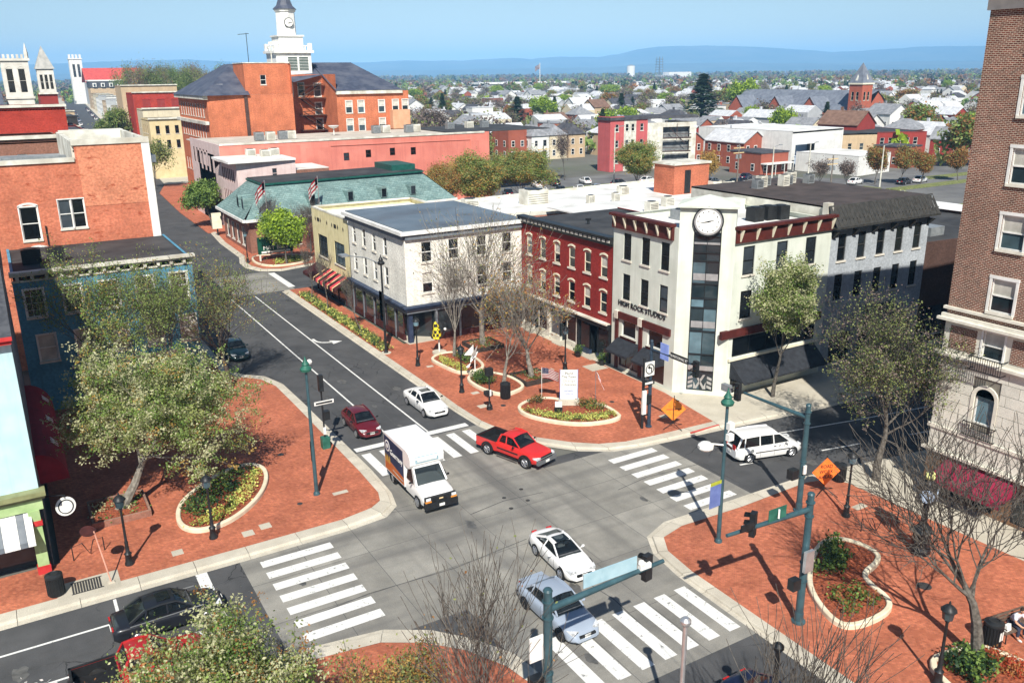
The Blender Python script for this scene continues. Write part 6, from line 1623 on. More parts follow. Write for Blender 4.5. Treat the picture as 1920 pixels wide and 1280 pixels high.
towerwall(b, 15.2,300,19.6,304.4, 0,26.6, STN, [(.5,20.6,.9,4.2,dict(fm=STN,sill=False)),(1.75,20.6,.9,4.2,dict(fm=STN,sill=False)),(3.0,20.6,.9,4.2,dict(fm=STN,sill=False)),(1.6,15.5,1.3,3,dict(fm=STN,sill=False))])
s = MB(); s.add([(14.8,299.6,26.4),(20,299.6,26.4),(20,304.8,26.4),(14.8,304.8,26.4),(17.4,302.2,33)], [(0,1,4),(1,2,4),(2,3,4),(3,0,4)]); part('spire', s, mnoise('grey_slate_light', sc((150,150,146)), sc((180,178,172)), .8, .8), b)
b = thing('stone_church', 'white church tower with notched crown beside long red roof', 'church', (83,966,0))
towerwall(b, 78,966,89,977, 0,42.5, WALLS['white'], [(2.2,25,2.4,12,dict(fm=STN,sill=False,arch=1)),(6.4,25,2.4,12,dict(fm=STN,sill=False,arch=1))])
s = MB(); [s.box(77.7+3.1*k,965.6,42.5,79.5+3.1*k,967,46) for k in range(4)]; s.box(77.4,965.4,41.5,89.6,977.5,42.5); part('battlement', s, WALLS['white'], b)
RTILE = mnoise('red_tile', sc((176,62,54)), sc((196,82,70)), .6, .8)
s = MB(); s.quad((85,916,20),(137,916,20),(137,934,33),(85,934,33)); s.quad((137,952,20),(85,952,20),(85,934,33),(137,934,33)); part('roof', s, RTILE, b); box_part(b, 'nave', WALLS['grey'], 87,918,0,136,950,20.4)
b = thing('mansard_house', 'dark roofed house with row of white dormers below the red nave roof', 'house', (92,800,0))
box_part(b, 'wall', WALLS['tan'], 77,800,0,109,820,16.4); box_part(b, 'roof', ROOFS['dark'], 76.6,799.6,16.4,109.4,820.4,21.4); box_part(b, 'roof_edge', WHITE, 76,799,21.4,110,821,22.5)
for k in range(5): s = MB(); s.box(79+6.2*k,798.6,17,81.8+6.2*k,799.7,20); d_ = part('dormer', s, WHITE, b); s = MB(); s.box(79.7+6.2*k,798.4,17.4,81.1+6.2*k,798.62,19.4); part('pane', s, GLASS, d_)
def blockb(name, label, x0, y0, x1, y1, h, wall, roof, ws=(), wsw=()):
    b = thing(name, label, 'building', ((x0+x1)/2,y0,0))
    facade(b, (x0,y0), (x1,y0), 0, h, list(ws), wall); facade(b, (x1,y0), (x1,y1), 0, h, list(wsw), wall); facade(b, (x0,y1), (x0,y0), 0, h, list(wsw), wall); facade(b, (x1,y1), (x0,y1), 0, h, [], wall)
    sheet(b, rect(x0,y0,x1,y1), h-.3, roof); s = MB(); s.box(x0-.2,y0-.25,h,x1+.2,y0+.3,h+.35); part('coping', s, WHITEOLD, b)
    return b
blockb('brick_building', 'brown brick rear building with small window behind the orange party wall', -16,104,6.4,116, 17.6, BRICKTAN, TAR, [(18.2,14.6,.9,1.5,dict(fm=WHITE))])
blockb('tan_building', 'olive-tan narrow building with yellow shutter behind the party wall', 6.5,108,11.4,117, 17.4, mnoise('olive_stucco', sc((150,142,106)), sc((168,160,124)), .8, .85), TAR, [(.8,14.8,1.1,1.5,dict(fm=TANM,pm=TANM))])
blockb('brick_building', 'bright red brick building with white coping beyond the brown rears', -16,148,10.4,166, 19.6, mbrick('bright_red_brick', sc((184,66,52)), sc((164,54,44)), sc((150,66,54)), .3,.1), ROOFWHITE, [(3+4*i,15.8,1.1,1.6,dict(fm=REDTRIM)) for i in range(3)])
blockb('brick_building', 'small red box building between the two church towers', 11.6,232,15.2,242, 20.2, WALLS['red'], TAR)
blockb('tan_building', 'tan three-storey building with dark cornice at the street bend', 33.4,226,40.8,238, 14.0, mnoise('tan_paint', sc((204,184,140)), sc((216,198,156)), .8, .8), TAR, [(1.3+2.2*i,z,.9,1.9,dict(fm=BROWNRED)) for i in range(3) for z in (10.6,7.2)], [(2+3*i,z,.9,1.9,dict(fm=BROWNRED)) for i in range(3) for z in (10.6,7.2)])
blockb('cream_building', 'cream building with pale side gable up the street', 36,252,47,262, 15.6, WALLS['cream'], ROOFWHITE, [], [(2+3*i,z,.9,1.9,dict(fm=BROWNRED)) for i in range(3) for z in (10.6,7.2)])
blockb('brick_building', 'red brick building with blind arches behind the cream gable', 39.2,290,53.2,304, 19.2, mbrick('bright_red_brick',(0,0,0),(0,0,0),(0,0,0),.3,.1), ROOFWHITE, [(2.5+4.2*i,13,2.4,4.2,dict(fm=REDTRIM,pm=WALLS['red'],arch=.4,sill=False)) for i in range(3)])
blockb('tan_building', 'large plain tan wall rising behind the red arches', 41.2,330,59.4,345, 21.0, WALLS['tan'], ROOFWHITE)
R6 = random.Random(9)
for k in range(1,9):      # pale fronts on the right of the street, climbing away
    y = 330+k*52; xe = 36+.069*(y-200)+2
    blockb('street_front', 'narrow pale row front number %s from the street bend, right side' % ('one','two','three','four','five','six','seven','eight','nine')[k], xe,y,xe+9,y+44, R6.uniform(10,13.5), WALLS[R6.choice(('white','cream','grey','tan'))], ROOFS['grey'], [], [(2+3.4*i,z,1,1.8,dict(fm=WHITE)) for i in range(5) for z in (2,5.4,8.4)])
for k in range(7):
    y = 190+k*32; xw = 13.2+.069*(y-140)
    blockb('street_front', 'shaded row front number %s on the left side of the far street' % ('one','two','three','four','five','six','seven')[k], xw-10,y,xw,y+26, R6.uniform(10,14), WALLS[R6.choice(('brick','red','tan'))], ROOFS['dark'], [], [(2+4*i,z,1,1.8,dict(fm=WHITE)) for i in range(5) for z in (2,5.4,8.4)]) if k not in (1,) else None

# ------------------------------------------------------------------ car parks
LOT = MATS['asphalt']
for poly in ([(84,126),(128,126),(132,168),(84,168)], [(108,90),(200,88),(215,140),(166,128),(150,148),(118,126)], [(196,100),(260,90),(260,140),(222,148)]):
    s = MB(); s.prism(poly, -.03, .01); structure('car_park', s, mnoise('car_park_asphalt', (.1,.1,.102), (.15,.15,.15), .3, .9, c3=(.19,.19,.18), scale3=.1))
ISL = mnoise('island_grass', sc((92,104,58)), sc((130,132,84)), 2, .95)
for k, (x0,y0,x1,y1) in enumerate(((138,114,156,118),(156,110,186,113),(178,118,200,121),(100,150,122,153),(118,84,150,92))):
    s = MB(); s.box(x0,y0,0,x1,y1,.18); structure('verge', s, ISL)

# ------------------------------------------------------------------ ridge on the horizon
prof = [(-300,128),(0,126),(180,121),(270,117),(380,114),(440,117),(560,121),(640,119),(700,120),(760,116),(870,116),(960,111),(1000,113),(1040,109),(1120,110),(1160,104),(1180,98),(1220,92),(1300,90),(1400,92),(1480,97),(1540,101),(1600,98),(1700,91),(1850,90),(2000,88),(2300,95)]
def ridge(name, dist, scale, drop, mat, rough, seed):
    rs = random.Random(seed); mb = MB(); n = 150
    tops = []
    for i in range(n+1):
        p = -300+2600*i/n
        j = max(k for k in range(len(prof)-1) if prof[k][0] <= p) if p > -300 else 0
        a, c = prof[j], prof[min(j+1,len(prof)-1)]
        y = a[1]+(c[1]-a[1])*(p-a[0])/max(1,c[0]-a[0])
        hz = 150-24*p/1920
        hgt_ = max(6, CAM_H+(hz-y)*scale*dist/F_PX+drop+rs.uniform(-rough,rough))
        az = YAW+math.atan((p-960)/F_PX); D = dist/cos(az-YAW)
        tops.append((az,D,hgt_))
    for az, D, h in tops:
        for f, hh in ((.80,0),(.87,.28),(.93,.62),(.97,.86),(1.0,1.0),(1.08,.5),(1.15,0)):
            w = 1+rs.uniform(-.05,.05) if 0 < hh < 1 else 1
            mb.v.append((sin(az)*D*f, cos(az)*D*f, h*hh*w-2))
    for i in range(n):
        for k in range(6):
            a = i*7+k; mb.f.append((a,a+7,a+8,a+1)); mb.m.append(0)
    return structure(name, mb, mat, smooth=True)
HILL = mnoise('wooded_ridge', (.035,.045,.03), (.075,.08,.055), .004, .95, 0, c3=(.12,.115,.08), scale3=.0012)
ridge('hills', 12000, 1.0, 0, HILL, 4, 3)
ridge('hills', 9400, .34, 0, HILL, 5, 8)
hz = MB(); hz.box(-6500,-900,-1.2,15500,17500,430)
m, N, L, pb = nt('haze_air'); N.remove(pb)
pv = N.new('ShaderNodeVolumePrincipled'); pv.inputs['Color'].default_value = (.28,.6,1.0,1); pv.inputs['Density'].default_value = .00013; pv.inputs['Anisotropy'].default_value = -0.4
L.new(pv.outputs[0], N['Material Output'].inputs['Volume'])
hzo = part('haze', hz, m); hzo['kind'] = 'stuff'; tag(hzo, 'thin blue haze in the air over the plain', 'haze')
# ------------------------------------------------------------------ vehicles (x forward, y left, origin on the road)
SEATM = mnoise('seat_cloth', (.06,.062,.066), (.13,.132,.138), 6, .9)
def interp(xs, ys, x):
    return float(np.interp(x, xs, ys))
def wheel(t, x, y, r, w, rimm=None):
    side = 1 if y > 0 else -1
    s = MB(); s.tube([(x,y-w/2,r),(x,y-w/2+.02,r),(x,y+w/2-.02,r),(x,y+w/2,r)], [r*.93,r,r,r*.93], 20)
    o = part('wheel', s, RUBBER, t, world=False, smooth=True)
    yo = y+side*(w/2+.004)
    s = MB(); s.disc((x,yo-side*.02,r),(0,1,0),r*.66,18,0,.03); part('hub', s, PLASTIC, o, world=False)
    s = MB(); n = 5
    for k in range(n):
        a = 2*pi*k/n
        s.tube([(x,yo,r),(x+r*.6*cos(a),yo,r+r*.6*sin(a))], [r*.16,r*.13], 4)
    pts = [(x+r*.62*cos(2*pi*k/18),yo,r+r*.62*sin(2*pi*k/18)) for k in range(19)]
    s.tube(pts, .022, 4, 0, False); part('rim', s, rimm or RIM, o, world=False)
    return o
def loft(st, ring):
    """st: list of x; ring(x): list of (y,z) from bottom left round over the top to bottom right"""
    mb = MB(); n = None
    for x in st:
        rg = ring(x); n = len(rg)
        mb.v.extend((x,y,z) for y, z in rg)
    for i in range(len(st)-1):
        for j in range(n-1):
            a = i*n+j; mb.f.append((a,a+1,a+n+1,a+n)); mb.m.append(0)
        mb.f.append((i*n+n-1,i*n,(i+1)*n,(i+1)*n+n-1)); mb.m.append(0)
    mb.f.append(tuple(range(n-1,-1,-1))); mb.m.append(0)
    mb.f.append(tuple((len(st)-1)*n+j for j in range(n))); mb.m.append(0)
    return mb
def body_shell(L, W, prof_top, prof_sh, prof_bot, plan, steps=26):
    """prof_*: (xs, zs) side profiles of centre line, shoulder and underside; plan: (xs, halfwidth factor)"""
    xs = [-L/2+L*i/steps for i in range(steps+1)]
    xs[0] += .01; xs[-1] -= .01
    def ring(x):
        t = interp(*prof_top, x); s = min(interp(*prof_sh, x), t); b = interp(*prof_bot, x); w = W/2*interp(*plan, x)
        h = [(w*.80,b),(w*.93,b+.05),(w*.985,b+(s-b)*.35),(w,b+(s-b)*.62),(w*.985,s-.07),(w*.93,s-.01),(w*.82,s+(t-s)*.45),(w*.5,t-.01),(w*.2,t+.005)]
        return h + [(-y,z) for y, z in h[::-1]]
    return loft(xs, ring)
def quadp(t, name, pts, mat, th=.0):
    s = MB(); n = len(pts); s.add(list(pts), [tuple(range(n))]); return part(name, s, mat, t, world=False)
def cabin(t, paint, xc, xw, xr, xb, wb, wr, zc, zb, zr, splits, roofpanel=None, glass=None, quarter=0):
    """greenhouse: cowl x, windscreen top x, roof rear x, rear glass foot x; widths at belt and roof; heights cowl, belt, roof"""
    glass = glass or CARGLASS
    s = MB(); n = 6; m = 6          # crowned roof
    for i in range(n+1):
        f = i/n; x = xw+(xr-xw)*f
        zc_ = zr-.05*(2*f-1)**2
        for j in range(m+1):
            g_ = 2*j/m-1; s.v.append((x, wr*g_*1.03, zc_-.07*g_*g_))
    for i in range(n):
        for j in range(m):
            a = i*(m+1)+j; s.f.append((a,a+m+1,a+m+2,a+1)); s.m.append(0)
    # pillars and cant rails
    for sd_ in (-1,1):
        y0, y1 = sd_*wb, sd_*wr*1.02
        s.tube([(xc,y0*.93,zc),(xw,y1,zr-.1)], .045, 5); s.tube([(xw,y1,zr-.1),((xw+xr)/2,y1*1.01,zr-.05),(xr,y1,zr-.1)], .05, 5); s.tube([(xr,y1,zr-.1),(xb,y0*.93,zb)], .075, 5)
        for xs_, xr_ in splits: s.tube([(xs_,y0*.99,zb-.03),(xr_,y1*1.01,zr-.1)], .05, 4)
        # belt skirt closes the gap to the body
        s.quad((xc,y0*.95,zc-.1),(xb,y0*.95,zb-.1),(xb,y0*.95,zb+.02),(xc,y0*.95,zc+.02))
    o = part('roof', s, paint, t, world=False, smooth=True)
    q = MB(); q.box(xb+.1,-wb*.93,zb-.06,xc-.05,wb*.93,min(zb,zc)+.035); part('cabin_floor', q, PLASTIC, t, world=False)
    for sx_ in ((xw-.25),(xr+.25)):
        for sy_ in (-.36,.36):
            q = MB(); q.box(sx_-.1,sy_*wb/.76-.2,zb,sx_+.08,sy_*wb/.76+.2,zb+(zr-zb)*.48); q.box(sx_-.08,sy_*wb/.76-.1,zb+(zr-zb)*.5,sx_+.04,sy_*wb/.76+.1,zb+(zr-zb)*.75); part('seat', q, SEATM, t, world=False)
    q = MB(); q.box(xc-.3,-wb*.8,zc+.02,xc-.06,wb*.8,zc+.07); part('dashboard', q, SEATM, t, world=False)
    zt = zr-.11
    quadp(t, 'windscreen', [(xc+.02,wb*.9,zc),(xc+.02,-wb*.9,zc),(xw+.02,-wr*.98,zt+.03),(xw+.02,0,zt+.07),(xw+.02,wr*.98,zt+.03)], glass)
    quadp(t, 'rear_window', [(xb-.02,-wb*.86,zb+.02),(xb-.02,wb*.86,zb+.02),(xr-.02,wr*.96,zt+.03),(xr-.02,0,zt+.06),(xr-.02,-wr*.96,zt+.03)], glass)
    for sd_ in (-1,1):
        ed = [(xc-.06,xw-.02)]+list(splits)+[(xb+quarter+.12,xr+.03)]
        for (a0,a1),(c0,c1) in zip(ed, ed[1:]):
            za = zc if a0 == ed[0][0] else zb
            pts = [(a0-.05,sd_*wb*.985,za+.03),(c0+.05,sd_*wb*.985,zb+.03),(c1+.04,sd_*wr*1.045,zt),(a1-.04,sd_*wr*1.045,zt)]
            quadp(t, 'side_window', pts if sd_ < 0 else pts[::-1], glass)
    return o
def lamps(t, xf, xb, wf, wb, zf, zb, hw=.34, hh=.13, rw=.3, rh=.16, amber=False, face=.1):
    for sd_ in (-1,1):
        s = MB(); y = sd_*(wf-hw/2-.03)
        s.add([(xf,y-hw/2,zf),(xf,y+hw/2,zf),(xf-.02,y+hw/2,zf+hh),(xf-.02,y-hw/2,zf+hh),(xf-.35,y+sd_*hw*.75,zf+hh*.95),(xf-.3,y+sd_*hw*.62,zf)], [(0,1,2,3),(0,3,2,1),(1,5,4,2) if sd_ > 0 else (0,3,4,5),(2,4,3)])
        s.ball((xf-.05,y,zf+hh*.5),hh*.62,8,0,(.6,1.6,1)); part('headlight', s, LAMPCLEAR, t, world=False)
        s = MB(); y = sd_*(wb*.86-rw/2); y *= .88; s.box(xb-.012,y-rw/2,zb,xb+.05,y+rw/2,zb+rh); part('taillight', s, LAMPRED, t, world=False)
def common(t, xf, xb, zplate=.5, platem=None):
    s = MB(); s.box(xf,-.16,zplate,xf+.025,.16,zplate+.15); part('number_plate', s, platem or WHITE, t, world=False)
    s = MB(); s.box(xb-.025,-.16,zplate+.15,xb,.16,zplate+.3); part('number_plate', s, platem or WHITE, t, world=False)
def mirrors(t, x, y, z, mat):
    for sd_ in (-1,1):
        s = MB(); s.ball((x,sd_*(y+.13),z),.1,8,0,(.6,1.0,.75)); s.tube([(x,sd_*(y-.02),z-.05),(x,sd_*(y+.1),z-.02)],.025,4); part('mirror', s, mat, t, world=False, smooth=True)
def arches(t, xs, W, r, m=None):
    for x in xs:
        for sd_ in (-1,1):
            y = sd_*(W/2-.012)
            s = MB(); n = 12
            s.add([(x+(r+.07)*cos(pi*k/n),y,r+(r+.07)*sin(pi*k/n)) for k in range(n+1)]+[(x-r-.07,y,.18),(x+r+.07,y,.18)], [tuple(range(n+3)), tuple(range(n+2,-1,-1))])
            part('wheel_arch', s, m or PLASTIC, t, world=False)
def car(name, label, cat, loc, rz, paint, L=4.6, W=1.76, H=1.45, style='sedan', sunroof=False, mir=None, rear_spoiler=False, grille=True, group=None, rimm=None, trim=None, amber=False):
    t = thing(name, label, cat, (loc[0],loc[1],.008), rz, group)
    h = L/2
    if style == 'coupe':
        top = ([-h,-h+.25,-.9,.85,h-.5,h-.12,h], [.80,.93,.92,.86,.70,.58,.42]); sh = ([-h,-h+.3,0,.9,h-.4,h], [.72,.84,.84,.80,.64,.42])
        cab = dict(xc=.78,xw=.02,xr=-.78,xb=-1.62,wb=.74,wr=.50,zc=.86,zb=.90,zr=H,splits=[(-.55,-.5)],quarter=.35)
    elif style == 'hatch':
        top = ([-h,-h+.15,-1.0,.95,h-.45,h-.1,h], [.80,.92,.95,.93,.78,.64,.45]); sh = ([-h,-h+.2,0,.9,h-.4,h], [.75,.86,.88,.84,.70,.46])
        cab = dict(xc=.98,xw=.22,xr=-1.15,xb=-1.75,wb=.75,wr=.56,zc=.94,zb=.92,zr=H,splits=[(-.1,-.08),(-1.0,-.95)],quarter=.1)
    elif style == 'minivan':
        top = ([-h,-h+.1,-1.0,1.25,h-.5,h-.1,h], [.95,1.02,1.04,1.02,.90,.70,.5]); sh = ([-h,-h+.1,0,1.2,h-.4,h], [.9,.96,.98,.94,.78,.5])
        cab = dict(xc=1.42,xw=.62,xr=-2.02,xb=-2.32,wb=.86,wr=.72,zc=1.06,zb=1.02,zr=H,splits=[(.25,.2),(-.75,-.75),(-1.85,-1.75)],quarter=.05)
    else:
        top = ([-h,-h+.15,-h+.95,.95,h-.5,h-.12,h], [.80,.97,.99,.93,.80,.66,.45]); sh = ([-h,-h+.2,-.5,.9,h-.4,h], [.76,.90,.90,.86,.72,.46])
        cab = dict(xc=1.02,xw=.30,xr=-.95,xb=-h+.72,wb=.76,wr=.57,zc=.94,zb=.98,zr=H,splits=[(-.08,-.08),(-1.05,-.9)],quarter=.12)
    bot = ([-h,-h+.3,h-.35,h], [.36,.2,.18,.27]); pl = ([-h,-h+.12,-h+.5,0,h-.7,h-.25,h], [.80,.92,.985,1,.985,.88,.66])
    mb = body_shell(L, W, top, sh, bot, pl)
    part('body', mb, paint, t, world=False, smooth=True, angle=50)
    cabin(t, paint, **cab)
    for xg in ([cab['xc']-.15]+[a for a, _ in cab['splits']]):
        w_ = W/2*interp(*pl, xg); sz = interp(*sh, xg); bz = interp(*bot, xg)
        for sd_ in (-1,1):
            q = MB(); q.tube([(xg,sd_*w_*.97,bz+.12),(xg,sd_*(w_*.987),bz+(sz-bz)*.35),(xg,sd_*(w_+.001),bz+(sz-bz)*.62),(xg,sd_*w_*.988,sz-.07),(xg,sd_*w_*.94,sz)], .007, 4, 0, False); part('door_gap', q, PLASTIC, t, world=False)
            if xg != cab['xc']-.15: q = MB(); q.box(xg+.1,sd_*w_*.985-.02,sz-.15,xg+.28,sd_*w_*.985+.02,sz-.115); part('door_handle', q, paint, t, world=False)
    r = .325 if style != 'minivan' else .34
    xf, xr_ = h-.88, -h+.95
    arches(t, (xf,xr_), W*.992, r)
    for x in (xf,xr_):
        for y in (W/2-.085,-W/2+.085): wheel(t, x, y, r, .21, rimm)
    lamps(t, h-.16, -h+.02, W/2*.84, W/2*.86, .60 if style != 'minivan' else .68, .72 if style != 'minivan' else .85, rh=.15 if style != 'minivan' else .3)
    common(t, h-.02, -h, .42)
    mirrors(t, cab['xc']-.35, W/2-.04, cab['zc']+.06, mir or paint)
    s = MB(); s.box(h-.1,-.42,.46,h+.005,.42,.56); s.box(h-.12,-.55,.26,h-.02,.55,.36); part('grille', s, PLASTIC, t, world=False)
    if sunroof:
        s = MB(); xm = (cab['xw']+cab['xr'])/2+.18; s.box(xm-.28,-.36,H-.02,xm+.28,.36,H+.012); part('sunroof', s, CARGLASS, t, world=False)
    if rear_spoiler:
        s = MB(); s.box(-h+.08,-W*.36,.98,-h+.3,W*.36,1.02); s.box(-h+.15,-W*.34,.88,-h+.2,-W*.32,1.0); s.box(-h+.15,W*.32,.88,-h+.2,W*.34,1.0); part('spoiler', s, paint, t, world=False)
    if trim:
        for sd_ in (-1,1): s = MB(); s.box(-h+.7,sd_*W/2*.985-.012,.93,h-1.0,sd_*W/2*.985+.012,.965); part('belt_trim', s, trim, t, world=False)
    return t
PW = mpaint('paint_white', (.78,.78,.77)); PR = mpaint('paint_red', sc((206,44,40))); PM = mpaint('paint_maroon', sc((92,16,24))); PS = mpaint('paint_silver_blue', sc((150,162,178)), .6, .3)
PB = mpaint('paint_black', (.012,.013,.018)); PDB = mpaint('paint_dark_blue', sc((22,28,58))); PG = mpaint('paint_dark_green', sc((20,44,46))); PGR = mpaint('paint_grey', sc((96,98,102)))
S_ = -pi/2
car('coupe_car', 'white two-door coupe with dark sunroof crossing the junction', 'car', (18.25+.75,30.85+1.6), S_-.06, PW, 4.33, 1.74, 1.31, 'coupe', True)
for o_ in [o for o in bpy.data.objects if o.name == 'coupe_car']: o_.location = (21.3,31.4,.008)
car('sedan_car', 'silver blue sedan with black wheels driving over the near crosswalk', 'car', (18.55,27.7), S_+.02, PS, 4.62, 1.76, 1.5, 'sedan', rear_spoiler=True, rimm=PLASTIC)
car('sedan_car', 'white sedan with sunroof waiting in the right lane at stop bar', 'car', (24.45,54.0), S_, PW, 4.75, 1.8, 1.43, 'sedan', True, PLASTIC)
car('hatchback_car', 'maroon compact car waiting at the stop bar', 'car', (19.0,52.9), S_-.02, PM, 4.3, 1.7, 1.44, 'hatch', False, PLASTIC)
car('sedan_car', 'black sedan with dark sunroof heading east at the bottom left', 'car', (3.45,36.6), .03, PB, 4.75, 1.8, 1.46, 'sedan', True, trim=SILVER)
car('parked_car', 'dark green car parked in the bay behind the twiggy tree', 'car', (15.6,74.6), S_, PG, 4.6, 1.75, 1.45, 'sedan')
car('sedan_car', 'dark blue car at the bottom edge beneath bare twigs', 'car', (21.8,17.7), S_, PDB, 4.7, 1.8, 1.46, 'sedan')
# taxi
tx = car('taxi_minivan', 'white minivan taxi with black side lettering turning east', 'car', (39.35,35.25), radians(-14), PW, 4.85, 1.92, 1.75, 'minivan')
s = MB(); s.box(-1.1,-.968,.62,1.35,-.955,.68); part('side_moulding', s, PLASTIC, tx, world=False)
for x0, x1 in ((.15,.35),(.5,.7)): s = MB(); s.box(x0,-.968,.9,x1,-.958,.955); part('door_handle', s, PLASTIC, tx, world=False)
lettering('17', .34, BLACK, tx, (1.05,-.968,.9), (pi/2,0,0), 1, .01, 'side_number')
s = MB(); s.disc((-1.35,-.966,.82),(0,1,0),.13,14,0,.012); part('door_emblem', s, GREY, tx, world=False)
s = MB(); s.box(-2.44,-.3,.78,-2.41,.3,.92); part('rear_panel', s, DARKWOOD, tx, world=False)
# pick-up trucks
def pickup(label, loc, rz, paint, name='pickup_truck'):
    t = thing(name, label, 'truck', (loc[0],loc[1],.008), rz)
    L, W, H = 5.25, 1.85, 1.72; h = L/2
    top = ([-.85,1.05,h-.45,h-.1,h], [1.12,1.12,1.02,.92,.62]); sh = ([-.85,1.0,h-.4,h], [1.06,1.06,.96,.62]); bot = ([-.85,h-.3,h], [.42,.40,.46]); pl = ([-.85,h-.6,h-.2,h], [1,.985,.93,.8])
    xs = [-.85+(h+.85)*i/16 for i in range(17)]
    def ring(x):
        tt = interp(*top,x); s_ = min(interp(*sh,x),tt); b = interp(*bot,x); w = W/2*interp(*pl,x)
        q = [(w*.8,b),(w*.95,b+.05),(w,b+(s_-b)*.5),(w*.985,s_-.06),(w*.93,s_),(w*.8,s_+(tt-s_)*.5),(w*.45,tt),(w*.15,tt+.01)]
        return q+[(-y,z) for y, z in q[::-1]]
    part('body', loft(xs, ring), paint, t, world=False, smooth=True, angle=50)
    cabin(t, paint, xc=1.05,xw=.42,xr=-.55,xb=-.82,wb=.80,wr=.66,zc=1.12,zb=1.12,zr=H,splits=[(-.1,-.1)])
    s = MB(); x0, x1, zb, zt = -h, -.87, .45, 1.08; w = W/2*.985
    s.box(x0,-w,zb,x1,-w+.09,zt); s.box(x0,w-.09,zb,x1,w,zt); s.box(x0,-w+.09,zb,x0+.07,w-.09,zt); s.box(x1-.05,-w+.09,zb,x1,w-.09,zt)
    part('bed', s, paint, t, world=False)
    s = MB(); s.box(x0+.07,-w+.09,.56,x1-.05,w-.09,.6); s.box(x0,-w-.01,zt,x1,-w+.11,zt+.03); s.box(x0,w-.11,zt,x1,w+.01,zt+.03); s.box(x0-.01,-w,zt,x0+.09,w,zt+.03); s.box(x0+.07,-w+.09,.6,x1-.05,-w+.1,1.05); s.box(x0+.07,w-.1,.6,x1-.05,w-.09,1.05); s.box(x1-.07,-w+.1,.6,x1-.05,w-.1,1.05); s.box(x0+.07,-w+.1,.6,x0+.085,w-.1,1.05)
    part('bed_liner', s, PLASTIC, t, world=False)
    for x in (1.62,-1.62):
        for sd_ in (-1,1):
            s = MB(); n = 12; V = []
            for k in range(n+1):
                a = pi*k/n
                for rr in (.42,.53):
                    V += [(x+rr*cos(a),sd_*(W/2-.02),.38+rr*sin(a)),(x+rr*cos(a),sd_*(W/2+.05),.38+rr*sin(a))]
            F = []
            for k in range(n): q = 4*k; F += [(q+1,q+5,q+7,q+3),(q+3,q+7,q+6,q+2),(q,q+4,q+5,q+1)]
            s.add(V, F); part('fender_flare', s, PLASTIC, t, world=False)
        for y in (W/2-.09,-W/2+.09): wheel(t, x, y, .385, .26)
    arches(t, (1.62,-1.62), W*.995, .385)
    s = MB(); s.box(h-.12,-.86,.46,h+.06,.86,.72); part('bumper', s, PGR, t, world=False)
    s = MB(); s.box(h-.06,-.5,.74,h+.02,.5,.93); part('grille', s, PLASTIC, t, world=False); s = MB(); s.box(h+.0,-.55,.82,h+.035,.55,.85); part('grille_bar', s, SILVER, t, world=False)
    s = MB(); s.box(-h-.1,-.85,.46,-h,.85,.62); part('bumper', s, PLASTIC, t, world=False)
    lamps(t, h-.05, -h, W/2*.93, W/2*.99, .76, .72, rw=.14, rh=.3); common(t, h+.06, -h-.1, .5)
    mirrors(t, .72, W/2, 1.2, PLASTIC)
    for sd_ in (-1,1): s = MB(); s.tube([(-.8,sd_*.93,.36),(.95,sd_*.93,.36)], .05, 6); part('side_step', s, PLASTIC, t, world=False); s = MB(); s.box(-.75,sd_*W/2-.015,.72,1.0,sd_*W/2+.012,.80); part('side_moulding', s, PLASTIC, t, world=False)
    return t
pickup('bright red pick-up truck with black bed rounding the corner', (25.75,43.35), S_+radians(17), PR)
pickup('dark red pick-up half hidden by the leafy tree at bottom left', (1.9,33.0), .02, mpaint('paint_dark_red', sc((168,28,30))))
